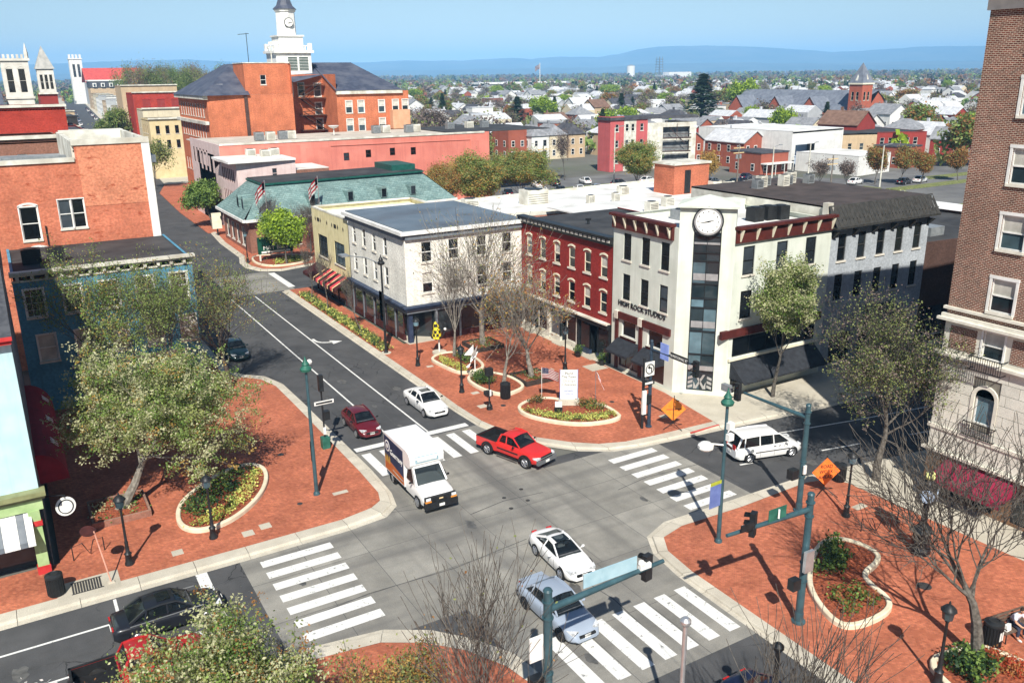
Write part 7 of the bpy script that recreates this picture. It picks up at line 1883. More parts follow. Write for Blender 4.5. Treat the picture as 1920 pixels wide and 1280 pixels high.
# box van
def boxvan():
    t = thing('box_van', 'white box van with blue and orange side panel in the junction', 'truck', (18.55,42.25,.008), S_-.02)
    W = 2.02
    top = ([.2,1.5,2.55,2.8,2.86], [1.35,1.32,1.16,1.02,.7]); sh = ([.2,1.5,2.5,2.86], [1.22,1.22,1.08,.7]); bot = ([.2,2.6,2.86], [.38,.36,.42]); pl = ([.2,2.2,2.65,2.86], [1,.98,.93,.85])
    xs = [.2+(2.86-.2)*i/12 for i in range(13)]
    def ring(x):
        tt = interp(*top,x); s_ = min(interp(*sh,x),tt); b = interp(*bot,x); w = W/2*interp(*pl,x)
        q = [(w*.8,b),(w*.97,b+.06),(w,b+(s_-b)*.5),(w*.98,s_-.06),(w*.92,s_),(w*.78,s_+(tt-s_)*.5),(w*.4,tt),(w*.1,tt+.01)]
        return q+[(-y,z) for y, z in q[::-1]]
    part('body', loft(xs, ring), PW, t, world=False, smooth=True, angle=50)
    # cab sides and screen
    for sd_ in (-1,1):
        y = sd_*.99; yt = sd_*.86
        s = MB(); s.add([(.2,y,1.1),(1.62,y,1.2),(.95,yt,2.05),(.2,yt,2.05)], [(0,1,2,3),(3,2,1,0)]); part('cab_side', s, PW, t, world=False)
        s = MB(); s.add([(.35,y*1.012,1.28),(1.42,y*1.012,1.3),(.9,yt*1.03,1.98),(.35,yt*1.03,1.98)], [(0,1,2,3),(3,2,1,0)]); part('side_window', s, CARGLASS, t, world=False)
    quadp(t, 'windscreen', [(1.68,.9,1.3),(1.68,-.9,1.3),(.98,-.78,2.1),(.98,.78,2.1)], CARGLASS)
    s = MB(); s.tube([(1.7,-.93,1.28),(1.0,-.82,2.1)], .06, 5); s.tube([(1.7,.93,1.28),(1.0,.82,2.1)], .06, 5); s.tube([(1.0,-.82,2.1),(1.0,.82,2.1)], .07, 5); part('screen_frame', s, PW, t, world=False)
    # box body with rounded over-cab nose
    pts = [(-2.85,.62),(-2.85,3.02),(.55,3.05),(.95,2.95),(1.12,2.7),(1.1,2.3),(.95,2.08),(.2,2.06),(.18,.62)]
    s = MB(); n = len(pts); w = 1.06; s.add([(x,-w,z) for x,z in pts]+[(x,w,z) for x,z in pts], [tuple(range(n)), tuple(range(2*n-1,n-1,-1))]+[(i,n+i,n+(i+1)%n,(i+1)%n) for i in range(n)]); part('box', s, PW, t, world=False)
    BLU = mnoise('panel_blue', sc((46,60,98)), sc((62,76,116)), 1.2, .5); ORA = mnoise('panel_orange', sc((226,120,52)), sc((238,146,78)), 1.2, .5)
    for sd_ in (-1,1):
        y = sd_*1.068
        s = MB(); s.add([(-2.8,y,1.5),(.1,y,1.15),(.1,y,2.85),(-2.8,y,2.9)], [(0,1,2,3),(3,2,1,0)]); part('panel_upper', s, BLU, t, world=False)
        s = MB(); s.add([(-2.8,y,.68),(.1,y,.68),(.1,y,1.14),(-2.8,y,1.49)], [(0,1,2,3),(3,2,1,0)]); part('panel_lower', s, ORA, t, world=False)
        # figures at the rear corner of the panel, as pale yellow shapes
        for k in range(3):
            s = MB(); s.add([(-2.7+.28*k,y*1.004,1.2),(-2.5+.28*k,y*1.004,1.2),(-2.5+.28*k,y*1.004,1.55),(-2.6+.28*k,y*1.004,1.75),(-2.7+.28*k,y*1.004,1.55)], [tuple(range(5)), tuple(range(4,-1,-1))]); part('panel_figure', s, LLM, t, world=False)
        s = MB(); s.add([(-1.6,y*1.004,.95),(.0,y*1.004,.85),(.0,y*1.004,.93),(-1.6,y*1.004,1.03)], [(0,1,2,3),(3,2,1,0)]); part('panel_stripe', s, WHITE, t, world=False)
        rot = (pi/2,0,0) if sd_ < 0 else (pi/2,0,pi)
        lettering('Guernsey', .52, WHITE, t, (-.95 if sd_ < 0 else -.95, y*1.006, 2.05), rot, .95, .012)
        s = MB(); s.disc((-2.3,y*1.003,2.3),(0,1,0),.36,20,0,.012); em = part('emblem', s, WHITE, t, world=False)
        s = MB(); s.disc((-2.3,y*1.006,2.3),(0,1,0),.27,20,0,.014); part('emblem_ring', s, BLU, em, world=False)
        s = MB(); s.disc((-2.3,y*1.009,2.3),(0,1,0),.15,20,0,.016); part('emblem_core', s, WHITE, em, world=False)
    s = MB(); s.add([(1.13,-.72,2.38),(1.13,.72,2.38),(1.1,.72,2.78),(1.1,-.72,2.78)], [(0,1,2,3),(3,2,1,0)]); part('nose_panel', s, mnoise('nose_panel', sc((170,206,220)), sc((196,222,232)), 2, .5), t, world=False)
    s = MB(); s.box(1.12,-.6,2.46,1.15,.6,2.64); part('nose_strip', s, WHITE, t, world=False)
    for x in (1.85,-1.72):
        for y in (.9,-.9): wheel(t, x, y, .39, .26)
    arches(t, (1.85,), 2.0, .39); arches(t, (-1.72,), 2.135, .39)
    s = MB(); s.box(2.72,-1.0,.36,3.0,1.0,.72); part('bumper', s, PLASTIC, t, world=False)
    s = MB(); s.box(2.7,-.95,.72,2.9,.95,1.02); part('grille', s, PLASTIC, t, world=False)
    s = MB(); s.box(2.9,-.12,.84,2.92,.12,.91); part('badge', s, TANM, t, world=False)
    for sd_ in (-1,1):
        s = MB(); s.box(2.8,sd_*.78-.14,.86,2.93,sd_*.78+.14,1.02); part('headlight', s, LAMPCLEAR, t, world=False)
        s = MB(); s.box(2.8,sd_*.78-.18,.74,2.93,sd_*.78+.18,.83); part('indicator', s, LAMPORANGE, t, world=False)
        s = MB(); s.box(-2.9,sd_*.9-.1,.75,-2.84,sd_*.9+.1,1.1); part('taillight', s, LAMPRED, t, world=False)
    mirrors(t, 1.35, 1.05, 1.42, PLASTIC); common(t, 3.0, -2.86, .45)
    s = MB(); s.box(-2.85,-.98,.4,.2,.98,.62); part('chassis', s, PLASTIC, t, world=False)
LLM = mnoise('panel_yellow', sc((236,186,66)), sc((244,206,98)), 2, .5)
boxvan()
# parked and far cars: one plain car, copied
proto = car('parked_car', 'x', 'car', (0,-300), 0, PW, 4.5, 1.78, 1.48, 'hatch')
FARC = [PW, PB, PGR, PS, PR, PM, PDB]
CN = ['white','black','grey','silver','red','maroon','dark blue']
lots = [(88,150,1.2,1),(91.5,149,1.2,6),(95,148,1.2,0),(99,147.5,1.2,1),(103,146.5,1.2,0),(107,146,1.2,3),(100,158,1.3,0),(104.5,158,1.3,1),(112,157,1.3,0),(116,150,.3,1),(124,150,.3,0),(134,140,.2,2),(137,136,.2,1),(146,142,.4,6),(166,116,.2,1),(171.5,116,.2,0),(158,122,.2,0),(184,109,.4,1),(190,112,.4,0),(205,120,.3,3)]
far = []
for k in range(14):
    y = 400+k*30; far.append((21.2+.069*(y-140)+4.8, y, pi/2-.07, (1,0,1,3,1,2,0,1,0,6,1,0,2,1)[k]))
for k in range(8):
    y = 380+k*45; far.append((21.2+.069*(y-140)-4.6, y, pi/2-.07, (0,1,2,0,3,1,0,1)[k]))
i = 0
for x, y, rz, c in lots+far:
    t = proto if i == 0 else copy_tree(proto)
    t.location = (x,y,.01); t.rotation_euler = (0,0,rz)
    t['label'] = ('%s car in the car park behind the white flat roof' % CN[c]) if i < 11 else ('%s car in the large car park before the white warehouse' % CN[c]) if i < len(lots) else ('%s car parked along the far street beside the pale fronts' % CN[c]) if i < len(lots)+14 else ('%s car parked on the left side of the far street' % CN[c])
    t['group'] = 'cars in the car parks' if i < len(lots) else 'cars along the far street'
    for ch in t.children:
        if ch.name.split('.')[0] in ('body','roof','mirror','spoiler'):
            ch.material_slots[0].link = 'OBJECT'; ch.material_slots[0].material = FARC[c]
    i += 1
# ------------------------------------------------------------------ street furniture
def lamp_post(label, x, y, h=3.8, z=.13, group='black lamp posts on the squares', head=True):
    t = thing('lamp_post', label, 'lamp post', (x,y,z), 0, group)
    s = MB(); s.lathe([(.22,0),(.22,.12),(.17,.2),(.15,.55),(.19,.62),(.1,.72),(.085,1.2),(.1,1.25),(.065,1.35),(.055,h-.85),(.09,h-.8),(.06,h-.74)], n=12); part('post', s, BLACK, t, world=False, smooth=True)
    s = MB(); s.lathe([(.1,h-.74),(.2,h-.68),(.25,h-.3),(.14,h-.22)], n=8); part('lantern', s, GLASSB, t, world=False)
    s = MB(); s.lathe([(.31,h-.3),(.3,h-.26),(.16,h-.1),(.05,h-.04),(.04,h+.05),(.01,h+.12)], n=10); part('cap', s, BLACK, t, world=False, smooth=True)
    return t
lamp_post('black lamp post on the left square nearest the road', 2.6, 42.6, 3.9)
lamp_post('black lamp post beside the curved bed on the left square', 6.8, 43.0, 3.7)
lamp_post('black lamp post before the corner shop entrance', 27.9, 62.9, 4.2)
lamp_post('black lamp post beside the first white-kerbed bed', 28.1, 55.3, 3.8)
lamp_post('black lamp post before the red brick row', 37.7, 55.3, 3.8)
lamp_post('black lamp post near the orange sign on the right square', 37.0, 26.9, 3.9)
lamp_post('lamp post with green cap at the bottom right', 28.9, 16.0, 3.7)
lamp_post('black lamp post across the side street at the bank corner', 26.6, 113.2, 4.2)
def banner(parent, pts, mat, name='banner'):
    s = MB(); s.add(list(pts), [(0,1,2,3),(3,2,1,0)]); return part(name, s, mat, parent)
VIOLET = mnoise('violet_banner', sc((120,140,210)), sc((146,166,226)), 2, .7); YEL = mnoise('yellow_band', sc((206,214,70)), sc((220,226,96)), 2, .6)
BLUEB2 = mnoise('blue_banner', sc((52,88,160)), sc((74,112,184)), 2, .7)
ORBAN = mnoise('orange_banner', sc((230,150,60)), sc((240,176,90)), 2, .7)
# tall lighting poles
def tall_pole(label, x, y, h, head, mat=DARKGREEN):
    t = thing('street_light', label, 'street light', (x,y,.13))
    s = MB(); s.tube([(x,y,.13),(x,y,h)], [.12,.075], 10); s.lathe([(.2,0),(.2,.1),(.14,.2)],(x,y,.13),10); part('pole', s, mat, t, smooth=True)
    s = MB(); s.lathe([(.1,h-.2),(.3,h-.12),(.34,h+.02),(.16,h+.22),(.22,h+.28),(.06,h+.55),(.02,h+.75)],(x,y,0),10); part('lantern', s, head, t, smooth=True)
    return t
GREENL = mnoise('green_lantern', sc((34,86,72)), sc((52,110,94)), 3, .5)
t = tall_pole('tall blue-grey light pole with blue banner on the left square', 13.1, 44.9, 7.9, GREENL)
banner(t, [(13.2,44.95,1.9),(13.2,45.75,1.9),(13.2,45.75,3.2),(13.2,44.95,3.2)], BLUEB2); s = MB(); s.ball((13.4,45.1,8.2),.16,8); part('camera_dome', s, WHITE, t)
t = tall_pole('tall light pole with violet banner at the right square corner', 29.2, 28.6, 7.9, GREENL)
banner(t, [(29.1,28.55,2.3),(28.3,28.5,2.3),(28.3,28.5,3.55),(29.1,28.55,3.55)], VIOLET); banner(t, [(29.1,28.54,3.55),(28.3,28.49,3.55),(28.3,28.49,3.75),(29.1,28.54,3.75)], YEL, 'banner_band')
for z in (5.9,6.5):
    s = MB(); s.box(29.15,28.3,z,29.5,28.6,z+.35); part('control_box', s, WHITE, t)
s = MB(); s.tube([(29.2,28.6,5.6),(28.6,28.9,5.7)], .05, 5); s.ball((28.3,29.0,5.6),.42,10,0,(1,1,.6)); part('dish_lamp', s, WHITE, t)
t = tall_pole('street light with long arm and orange banner by the corner shop', 27.0, 67.6, 8.2, BLACK, BLACK)
s = MB(); s.tube([(27,67.6,8.1),(26.4,69.5,8.4),(25.4,71.6,8.35)], .05, 6); s.box(24.9,71.4,8.25,25.6,72.4,8.4); part('arm', s, GREY, t)
banner(t, [(27.05,67.7,3.4),(27.05,68.6,3.4),(27.05,68.6,5.6),(27.05,67.7,5.6)], ORBAN); banner(t, [(27.06,67.7,2.9),(27.06,68.6,2.9),(27.06,68.6,3.4),(27.06,67.7,3.4)], BLUEB2, 'banner_band')
s = MB(); s.disc((27,67.6,.15),(0,0,1),.45,12,0,.06); part('footing', s, CONC, t)
# traffic signals
SIGY = BLACK
def signal_head(parent, x, y, z, face, name='signal_head'):
    """three-lamp head hung at x,y with its top at z, facing angle face (world)"""
    s = MB(); c_, s_ = cos(face), sin(face)
    def P(a, b, c): return (x+c_*a-s_*b, y+s_*a+c_*b, z+c)
    V = [P(a,b,c) for a in (-.12,.12) for b in (-.18,.18) for c in (-1.05,0)]
    s.add(V, [(0,1,3,2),(4,6,7,5),(0,4,5,1),(2,3,7,6),(1,5,7,3),(0,2,6,4)])
    for k in range(3):
        zc = -.18-.35*k
        n = 8; W_ = []
        for j in range(n+1):
            a = pi*j/n; W_ += [P(.12,.14*cos(a),zc+.14*sin(a)), P(.36,.14*cos(a),zc+.14*sin(a)-.03)]
        s.add(W_, [(2*j,2*j+1,2*j+3,2*j+2) for j in range(n)]+[(2*j+2,2*j+3,2*j+1,2*j) for j in range(n)])
    hd = part(name, s, BLACK, parent)
    for k, cm in enumerate(((.25,.02,.02),(.25,.15,.02),(.02,.2,.1))):
        s = MB(); s.disc(P(.13,0,-.18-.35*k),(c_,s_,0),.11,12,0,.02); part('lens', s, mplain('lens%d' % k, cm, .3), hd)
    return hd
def mast(label, x, y, h, arm_to, za, extras, mat=DARKGREEN, r=.16):
    t = thing('traffic_signal', label, 'traffic signal', (x,y,.13))
    s = MB(); s.tube([(x,y,.13),(x,y,h)], [r,r*.82], 14); s.lathe([(r*1.7,0),(r*1.7,.08),(r*1.15,.12),(r*1.1,.5)],(x,y,.13),12); s.lathe([(r*.95,h),(r*.7,h+.08),(.02,h+.12)],(x,y,0),12); part('pole', s, mat, t, smooth=True)
    s = MB(); [s.lathe([(r*1.12,z),(r*1.12,z+.06)],(x,y,0),12) for z in (2.2,3.1,za-.35,za+.3)]; part('clamp', s, mat, t)
    if arm_to:
        s = MB(); s.tube([(x,y,za),(arm_to[0],arm_to[1],za+.12)], [r*.72,r*.42], 10); part('mast_arm', s, mat, t, smooth=True)
    return t
t = mast('green mast-arm signal at the bottom centre with long street-name panel', 14.0, 21.5, 6.5, (19.3,21.65), 5.75, 0, r=.19)
signal_head(t, 18.6, 21.75, 6.3, radians(100)); s = MB(); s.box(15.6,21.62,5.95,18.0,21.66,6.5); part('street_name_panel', s, mnoise('pale_panel', sc((150,184,196)), sc((170,200,210)), 2, .5), t)
s = MB(); s.box(18.1,21.5,5.9,18.6,21.7,6.1); s.ball((18.2,21.6,6.15),.14,8); part('camera', s, WHITE, t)
s = MB(); s.box(13.2,21.4,3.9,13.75,21.45,4.9); part('sign_plate', s, WHITE, t); s = MB(); s.box(13.3,21.4,2.6,13.8,21.75,3.1); part('control_box', s, BLACK, t)
t = mast('green mast-arm signal on the right square reaching over the crosswalk', 27.4, 21.7, 6.4, (22.7,21.8), 5.7, 0, r=.18)
signal_head(t, 24.2, 21.85, 6.4, radians(120)); s = MB(); s.box(24.9,21.66,5.75,25.9,21.7,6.35); part('street_name_panel', s, GREENL, t); s = MB(); s.box(23.3,21.6,5.85,24.0,21.66,6.15); part('camera', s, BLACK, t)
s = MB(); s.tube([(23.9,21.75,5.85),(23.5,21.75,6.05)], .04, 4); s.tube([(25.4,21.6,5.9),(25.4,21.6,6.3)], .05, 4); part('clamp_arm', s, WHITE, t)
s = MB(); s.box(27.0,21.3,2.9,27.5,21.45,3.9); part('sign_plate', s, SILVER, t); s = MB(); s.box(26.5,21.4,2.1,26.95,21.75,2.6); part('pedestrian_signal', s, BLACK, t)
t = mast('green mast-arm signal spanning the east street beside the taxi', 35.3, 28.7, 6.4, (34.95,33.0), 5.7, 0, r=.17)
signal_head(t, 34.85, 33.4, 6.3, radians(180)); s = MB(); s.box(34.3,28.5,2.3,34.8,28.9,2.85); part('pedestrian_signal', s, BLACK, t); s = MB(); s.box(34.6,33.8,5.6,34.9,34.5,6.0); part('street_name_panel', s, GREY, t)
s = MB(); s.box(35.1,28.42,2.5,35.3,28.5,3.0); part('sticker', s, WHITE, t)
t = mast('dark double-post signal on the brick square with no-left-turn sign', 35.9, 42.4, 6.3, (35.8,38.2), 5.75, 0, r=.13, mat=mnoise('blue_black_metal', sc((38,52,66)), sc((54,70,86)), 2, .45))
s = MB(); s.tube([(35.35,42.45,.13),(35.35,42.45,5.2)], .1, 8); [s.box(35.3,42.4,z,36.0,42.5,z+.08) for z in (1.0,1.9,2.9)]; part('second_post', s, BLACK, t)
signal_head(t, 35.75, 37.9, 6.2, radians(180))
s = MB(); s.box(35.25,42.2,3.95,36.05,42.24,4.95); ns = part('turn_sign', s, WHITE, t)
s = MB(); pts = [(35.65+.33*cos(2*pi*k/24),42.18,4.45+.33*sin(2*pi*k/24)) for k in range(25)]; s.tube(pts, .035, 4, 0, False); part('ring', s, BLACK, ns)
s = MB(); s.tube([(35.8,42.18,4.2),(35.78,42.18,4.5),(35.6,42.18,4.58)], .045, 4); s.add([(35.62,42.17,4.72),(35.45,42.17,4.58),(35.62,42.17,4.44)], [(0,1,2),(2,1,0)]); part('arrow', s, BLACK, ns)
s = MB(); s.box(35.2,42.2,3.3,36.1,42.24,3.6); ow = part('one_way_plate', s, BLACK, t); s = MB(); s.box(35.28,42.18,3.38,35.95,42.2,3.52); s.add([(35.9,42.185,3.6),(36.1,42.185,3.45),(35.9,42.185,3.3)], [(0,1,2),(2,1,0)]); part('arrow', s, WHITE, ow)
s = MB(); s.box(35.80,40.6,5.4,35.84,41.4,6.5); part('blue_sign', s, VIOLET, t)
s = MB(); s.box(35.72,38.6,5.75,35.76,40.3,6.15); sp = part('street_name_panel', s, BLACK, t)
l = lettering('N POTOMAC ST', .26, WHITE, t, (35.7-35.9, 39.45-42.4, 5.94-.13), (pi/2,0,-pi/2), .85, .012)
s = MB(); s.box(35.5,42.25,1.9,35.95,42.6,2.5); part('control_box', s, BLACK, t); s = MB(); s.box(35.2,42.25,1.2,35.5,42.4,2.9); part('white_plate', s, WHITE, t)
# pedestrian posts
t = thing('pedestrian_signal', 'black pedestrian signal post beside the left kerb and maroon car', 'traffic signal', (15.75,51.0,.13))
s = MB(); s.tube([(15.75,51,.13),(15.75,51,5.0)], .06, 8); part('pole', s, BLACK, t); s = MB(); s.box(15.5,50.75,.13,16.0,51.25,.9); part('base', s, GREENL, t); s = MB(); s.box(15.6,50.85,4.1,15.9,51.15,5.2); part('signal_head', s, BLACK, t)
s = MB(); s.box(15.2,50.9,3.2,16.5,50.93,3.45); part('one_way_plate', s, WHITE, t); s = MB(); s.box(15.3,50.88,3.27,16.4,50.9,3.38); part('plate_text', s, BLACK, t); s = MB(); s.box(15.75,50.8,2.1,16.15,51.2,2.7); part('pedestrian_head', s, BLACK, t); s = MB(); s.box(15.66,50.9,1.1,15.84,50.95,1.6); part('sticker', s, WHITE, t)
t = thing('pedestrian_signal', 'short dark pedestrian signal post behind the white sedan', 'traffic signal', (28.2,51.1,.13))
s = MB(); s.tube([(28.2,51.1,.13),(28.2,51.1,3.3)], .055, 8); s.lathe([(.24,0),(.2,.3),(.1,.45)],(28.2,51.1,.13),10); part('pole', s, BLACK, t); s = MB(); s.box(27.95,50.9,2.75,28.45,51.3,3.3); part('signal_head', s, BLACK, t); s = MB(); s.box(27.8,50.95,1.3,28.15,51.25,1.6); part('push_button', s, BLACK, t); s = MB(); s.box(28.17,50.98,1.2,28.3,51.03,1.65); part('sticker', s, WHITE, t)
# silver and dark poles at the bottom edge
for lab, x, y, h, mt in (('silver round-capped pole rising at the bottom beside the crosswalk', 17.9, 18.8, 5.6, SILVER), ('dark pole with ball cap near the bottom right', 20.2, 16.7, 5.0, BLACK)):
    t = thing('pole', lab, 'pole', (x,y,.13)); s = MB(); s.tube([(x,y,.0),(x,y,h-.3)], .09, 10); part('shaft', s, mt, t, smooth=True); s = MB(); s.lathe([(.13,h-.3),(.2,h-.2),(.2,h-.1),(.1,h)],(x,y,0),12); part('cap', s, mt, t, smooth=True)
# bins
def bin_(label, x, y, z=.13, h=1.15, r=.36, bag=False):
    t = thing('litter_bin', label, 'bin', (x,y,z), 0)
    s = MB(); s.lathe([(r*.9,0),(r,.05),(r,h*.82),(r*1.06,h*.85)], n=18); part('drum', s, PLASTIC, t, world=False, smooth=True)
    s = MB()
    for k in range(20): a = 2*pi*k/20; s.box(r*cos(a)*1.02-.02,r*sin(a)*1.02-.02,.08,r*cos(a)*1.02+.02,r*sin(a)*1.02+.02,h*.8)
    part('slat_cage', s, BLACK, t, world=False)
    s = MB(); s.lathe([(r*1.1,h*.85),(r*1.08,h*.93),(r*.6,h),(r*.55,h*.97),(r*.2,h*.96)], n=18); part('lid', s, BLACK, t, world=False, smooth=True)
    return t
bin_('black ribbed litter bin at the left driveway kerb', -.75, 41.6)
s = MB(); s.ball((-.1,41.75,.6),.33,10,0,(1,1,1)); 
bin_('black bin at the foot of the bare tree in the square', 30.3, 52.4, h=1.3)
bin_('dark bin behind the orange sign on right square', 40.2, 30.0)
bt = bin_('dark green bin with white label beside the bench', 33.0, 16.3, h=1.25)
s = MB(); s.box(-.12,-.385,.45,.12,-.37,.85); part('label_plate', s, WHITE, bt, world=False)
# bike racks
def rack(label, x, y, rz):
    t = thing('bike_rack', label, 'bike rack', (x,y,.13), rz, 'bike racks')
    s = MB(); s.tube([(-.7,0,0),(-.7,0,.75),(-.2,.0,.8),(.1,0,.1),(.35,0,.8),(.8,0,.75),(.8,0,0)], .03, 6); part('rail', s, BLACK, t, world=False); return t
rack('black wave bike rack beside the clapboard shop in shadow', .9, 44.6, .2); rack('bike rack left of the post clock', 36.9, 25.0, -.6); rack('bike rack behind the post clock', 39.3, 24.6, -.5)
# leaning disc sign on a thin post, near the grate
t = thing('round_sign', 'dark round sign on a thin pink post at the left kerb', 'sign', (1.6,41.3,.13))
s = MB(); s.tube([(1.6,41.3,.13),(1.25,41.9,2.75)], .035, 6); part('post', s, mnoise('pink_post', sc((196,140,120)), sc((212,160,140)), 3, .6), t); s = MB(); s.disc((1.0,42.05,2.75),(.15,-.35,1),.36,18,0,.03); part('disc', s, DARKWOOD, t); s = MB(); s.box(1.45,41.2,.13,1.75,41.4,.2); part('foot', s, CONC, t)
# planters and beds
def scatter_leaves(poly, n, z0, z1, size, mats, seed, probs=None, name='plants'):
    rs = np.random.RandomState(seed); xs = [p[0] for p in poly]; ys = [p[1] for p in poly]
    pts = []
    def inside(x, y):
        c = False; j = len(poly)-1
        for i in range(len(poly)):
            if (poly[i][1] > y) != (poly[j][1] > y) and x < (poly[j][0]-poly[i][0])*(y-poly[i][1])/(poly[j][1]-poly[i][1])+poly[i][0]: c = not c
            j = i
        return c
    while len(pts) < n:
        x, y = rs.uniform(min(xs),max(xs)), rs.uniform(min(ys),max(ys))
        if inside(x,y): pts.append((x,y,rs.uniform(z0,z1)))
    return leaf_mesh([Vector(p) for p in pts], 7, size, .12, mats, seed, name, probs=probs)
def offset_poly(poly, d):
    cx_ = sum(p[0] for p in poly)/len(poly); cy_ = sum(p[1] for p in poly)/len(poly)
    n = len(poly); out = []
    a = sum(poly[i][0]*poly[(i+1)%n][1]-poly[(i+1)%n][0]*poly[i][1] for i in range(n)); sg = 1 if a > 0 else -1
    for i in range(n):
        p0, p1, p2 = Vector(poly[i-1]), Vector(poly[i]), Vector(poly[(i+1)%n])
        e1 = (p1-p0).normalized(); e2 = (p2-p1).normalized()
        n1 = Vector((-e1.y,e1.x))*sg; n2 = Vector((-e2.y,e2.x))*sg
        m = (n1+n2); m = m.normalized() if m.length > 1e-6 else n1
        k = d/max(.5, m.dot(n1)); q = p1+m*k; out.append((q.x,q.y))
    return out
def smooth_poly(poly, it=2):
    for _ in range(it):
        q = []
        for i in range(len(poly)):
            a, b = poly[i], poly[(i+1)%len(poly)]
            q += [(a[0]*.75+b[0]*.25,a[1]*.75+b[1]*.25),(a[0]*.25+b[0]*.75,a[1]*.25+b[1]*.75)]
        poly = q
    return poly
BEDK = mnoise('bed_kerb', sc((204,194,168)), sc((222,212,188)), 2, .8)
def bed(label, poly, patches, hk=.24, w=.25, z=.13, group='kerbed planting beds'):
    cx_ = sum(p[0] for p in poly)/len(poly); cy_ = sum(p[1] for p in poly)/len(poly)
    t = thing('planting_bed', label, 'planting bed', (cx_,cy_,z), 0, group)
    P = smooth_poly(poly); I = offset_poly(P, w); n = len(P)
    s = MB(); V = []
    for (a,b),(c,d) in zip(P,I): V += [(a,b,z-.02),(a,b,z+hk-.04),(a+(c-a)*.15,b+(d-b)*.15,z+hk),(c-(c-a)*.15,d-(d-b)*.15,z+hk),(c,d,z+hk-.04),(c,d,z+.02)]
    F = []
    for i in range(n):
        j = (i+1)%n
        for k in range(5): F.append((6*i+k,6*j+k,6*j+k+1,6*i+k+1))
    s.add(V, F); part('kerb', s, BEDK, t, smooth=True)
    s = MB(); s.add([(x,y,z+hk-.1) for x,y in I], [tuple(range(n))]); part('soil', s, MULCH, t)
    for k, (pp, cnt, z0, z1, size, mats, probs) in enumerate(patches):
        me = scatter_leaves(pp or I, cnt, z+z0, z+z1, size, mats, 300+k+int(cx_*7), probs)
        me.transform(Matrix.Translation((-cx_,-cy_,-z)))
        o = part('plants', me, None, t, world=False); o['kind'] = 'stuff'
    return t
NWB = [(5.6,47.0),(5.35,45.2),(5.9,44.0),(7.0,43.7),(8.6,44.4),(10.3,46.2),(11.3,48.3),(11.5,50.2),(10.4,51.2),(8.4,50.4),(6.3,48.4)]
bed('large curved bed with dark shrubs and yellow groundcover on left square', NWB, [([(5.9,46.8),(6.3,45.0),(8.5,46.2),(10.6,49.8),(10,50.6),(7.5,48.6)],260,.25,.75,.16,[LSH2,LSH],(.6,.4)), ([(5.8,44.6),(7.2,44.1),(9.8,46.3),(11,49.4),(10.6,49.6),(8.2,46.0)],200,.2,.38,.13,[LLIME,LG3],(.75,.25))])
bed('white-kerbed bed with yellow groundcover by the first bare tree', [(29.3,63.6),(29.3,62.2),(29.6,59.4),(30.2,58.7),(32.0,58.7),(32.8,60.3),(32.9,63.0),(32.0,64.4),(30.5,64.5)], [([(29.6,62.4),(29.9,59.3),(30.5,59.0),(31.0,60),(30.3,63.6)],150,.2,.36,.12,[LLIME,LG1],(.8,.2)), ([(31.0,60.6),(32.3,60.6),(32.4,63),(31.4,63.6)],110,.25,.7,.14,[LSH,LSH2],(.5,.5))])
bed('square white-kerbed bed with green shrub behind the black bin', [(29.5,57.6),(29.4,54.8),(30.2,52.5),(32.2,53.0),(32.9,53.8),(33.0,56.0),(32.2,57.9),(30.8,58.2)], [([(29.8,57.2),(29.8,55.4),(31,55.2),(31.2,57.6)],200,.25,.8,.14,[LSH,LSH2],(.65,.35))])
B3 = [(29.8,50.1),(29.5,48.4),(30.6,46.2),(32.0,44.8),(33.9,44.2),(35.2,44.4),(35.5,45.3),(35.6,46.8),(35.1,48.0),(33.6,48.9),(33.3,50.2),(32.2,50.9),(31.0,50.8)]
bed('crescent bed with white signboard and flags at the square corner', B3, [([(30.0,49.4),(30.2,47.8),(31.2,46.2),(33.0,44.9),(35.0,44.8),(35.0,45.4),(33.0,46),(31.2,47.6)],330,.2,.4,.12,[LLIME,LG1,LG3],(.6,.2,.2)), ([(31.0,50.4),(32.0,50.4),(32.2,49.8),(31.2,49.8)],50,.25,.6,.13,[LSH2,LOR],(.6,.4)), ([(33.6,48.4),(35.0,47.5),(35.1,46.2),(34,46.6)],150,.25,.6,.13,[LSH,LOR,LSH2],(.4,.3,.3))])
SEB = [(33.1,25.7),(34.6,25.6),(35.2,24.4),(35.1,23.2),(34.2,22.7),(33.0,22.5),(32.5,21.9),(32.2,20.4),(31.1,19.8),(29.0,19.9),(28.4,20.6),(29.1,22.4),(30.2,23.8)]
bed('hourglass bed with tall shrubs beside the mast pole on the right square', SEB, [([(30.6,23.6),(33.1,25.2),(34.0,25.1),(33.0,23.6),(31.4,22.8)],170,.25,1.0,.17,[LSH2,LSH,LG3],(.5,.3,.2)), ([(29.2,20.6),(31.4,20.3),(31.8,21.8),(29.8,22.4)],90,.2,.6,.15,[LSH,LOR,LG3],(.4,.3,.3))])
bed('bed with fern and rust groundcover at the bottom right', [(29.4,17.1),(31.4,16.9),(32.6,16.6),(33.2,14.0),(30,13),(28.6,14.6)], [([(29.8,16.6),(31.4,16.5),(31.6,15),(29.8,14.8)],170,.2,.8,.18,[LSH2,LG3],(.5,.5)), ([(31.6,16.3),(32.7,16.0),(32.8,14.2),(31.6,14.4)],200,.15,.3,.12,[LOR,mleaf('leaf_red', sc((150,60,40)), sc((190,90,60)))],(.4,.6))])
bed('corner bed with pale groundcover around the bank sign', [(27.8,117),(27.0,111.5),(28.6,108.4),(32,108.4),(35,110.5),(34,114),(31,116)], [([(29,109.4),(33,109.4),(33.8,112),(30,112)],160,.2,.5,.2,[LLIME,LSH],(.6,.4))])
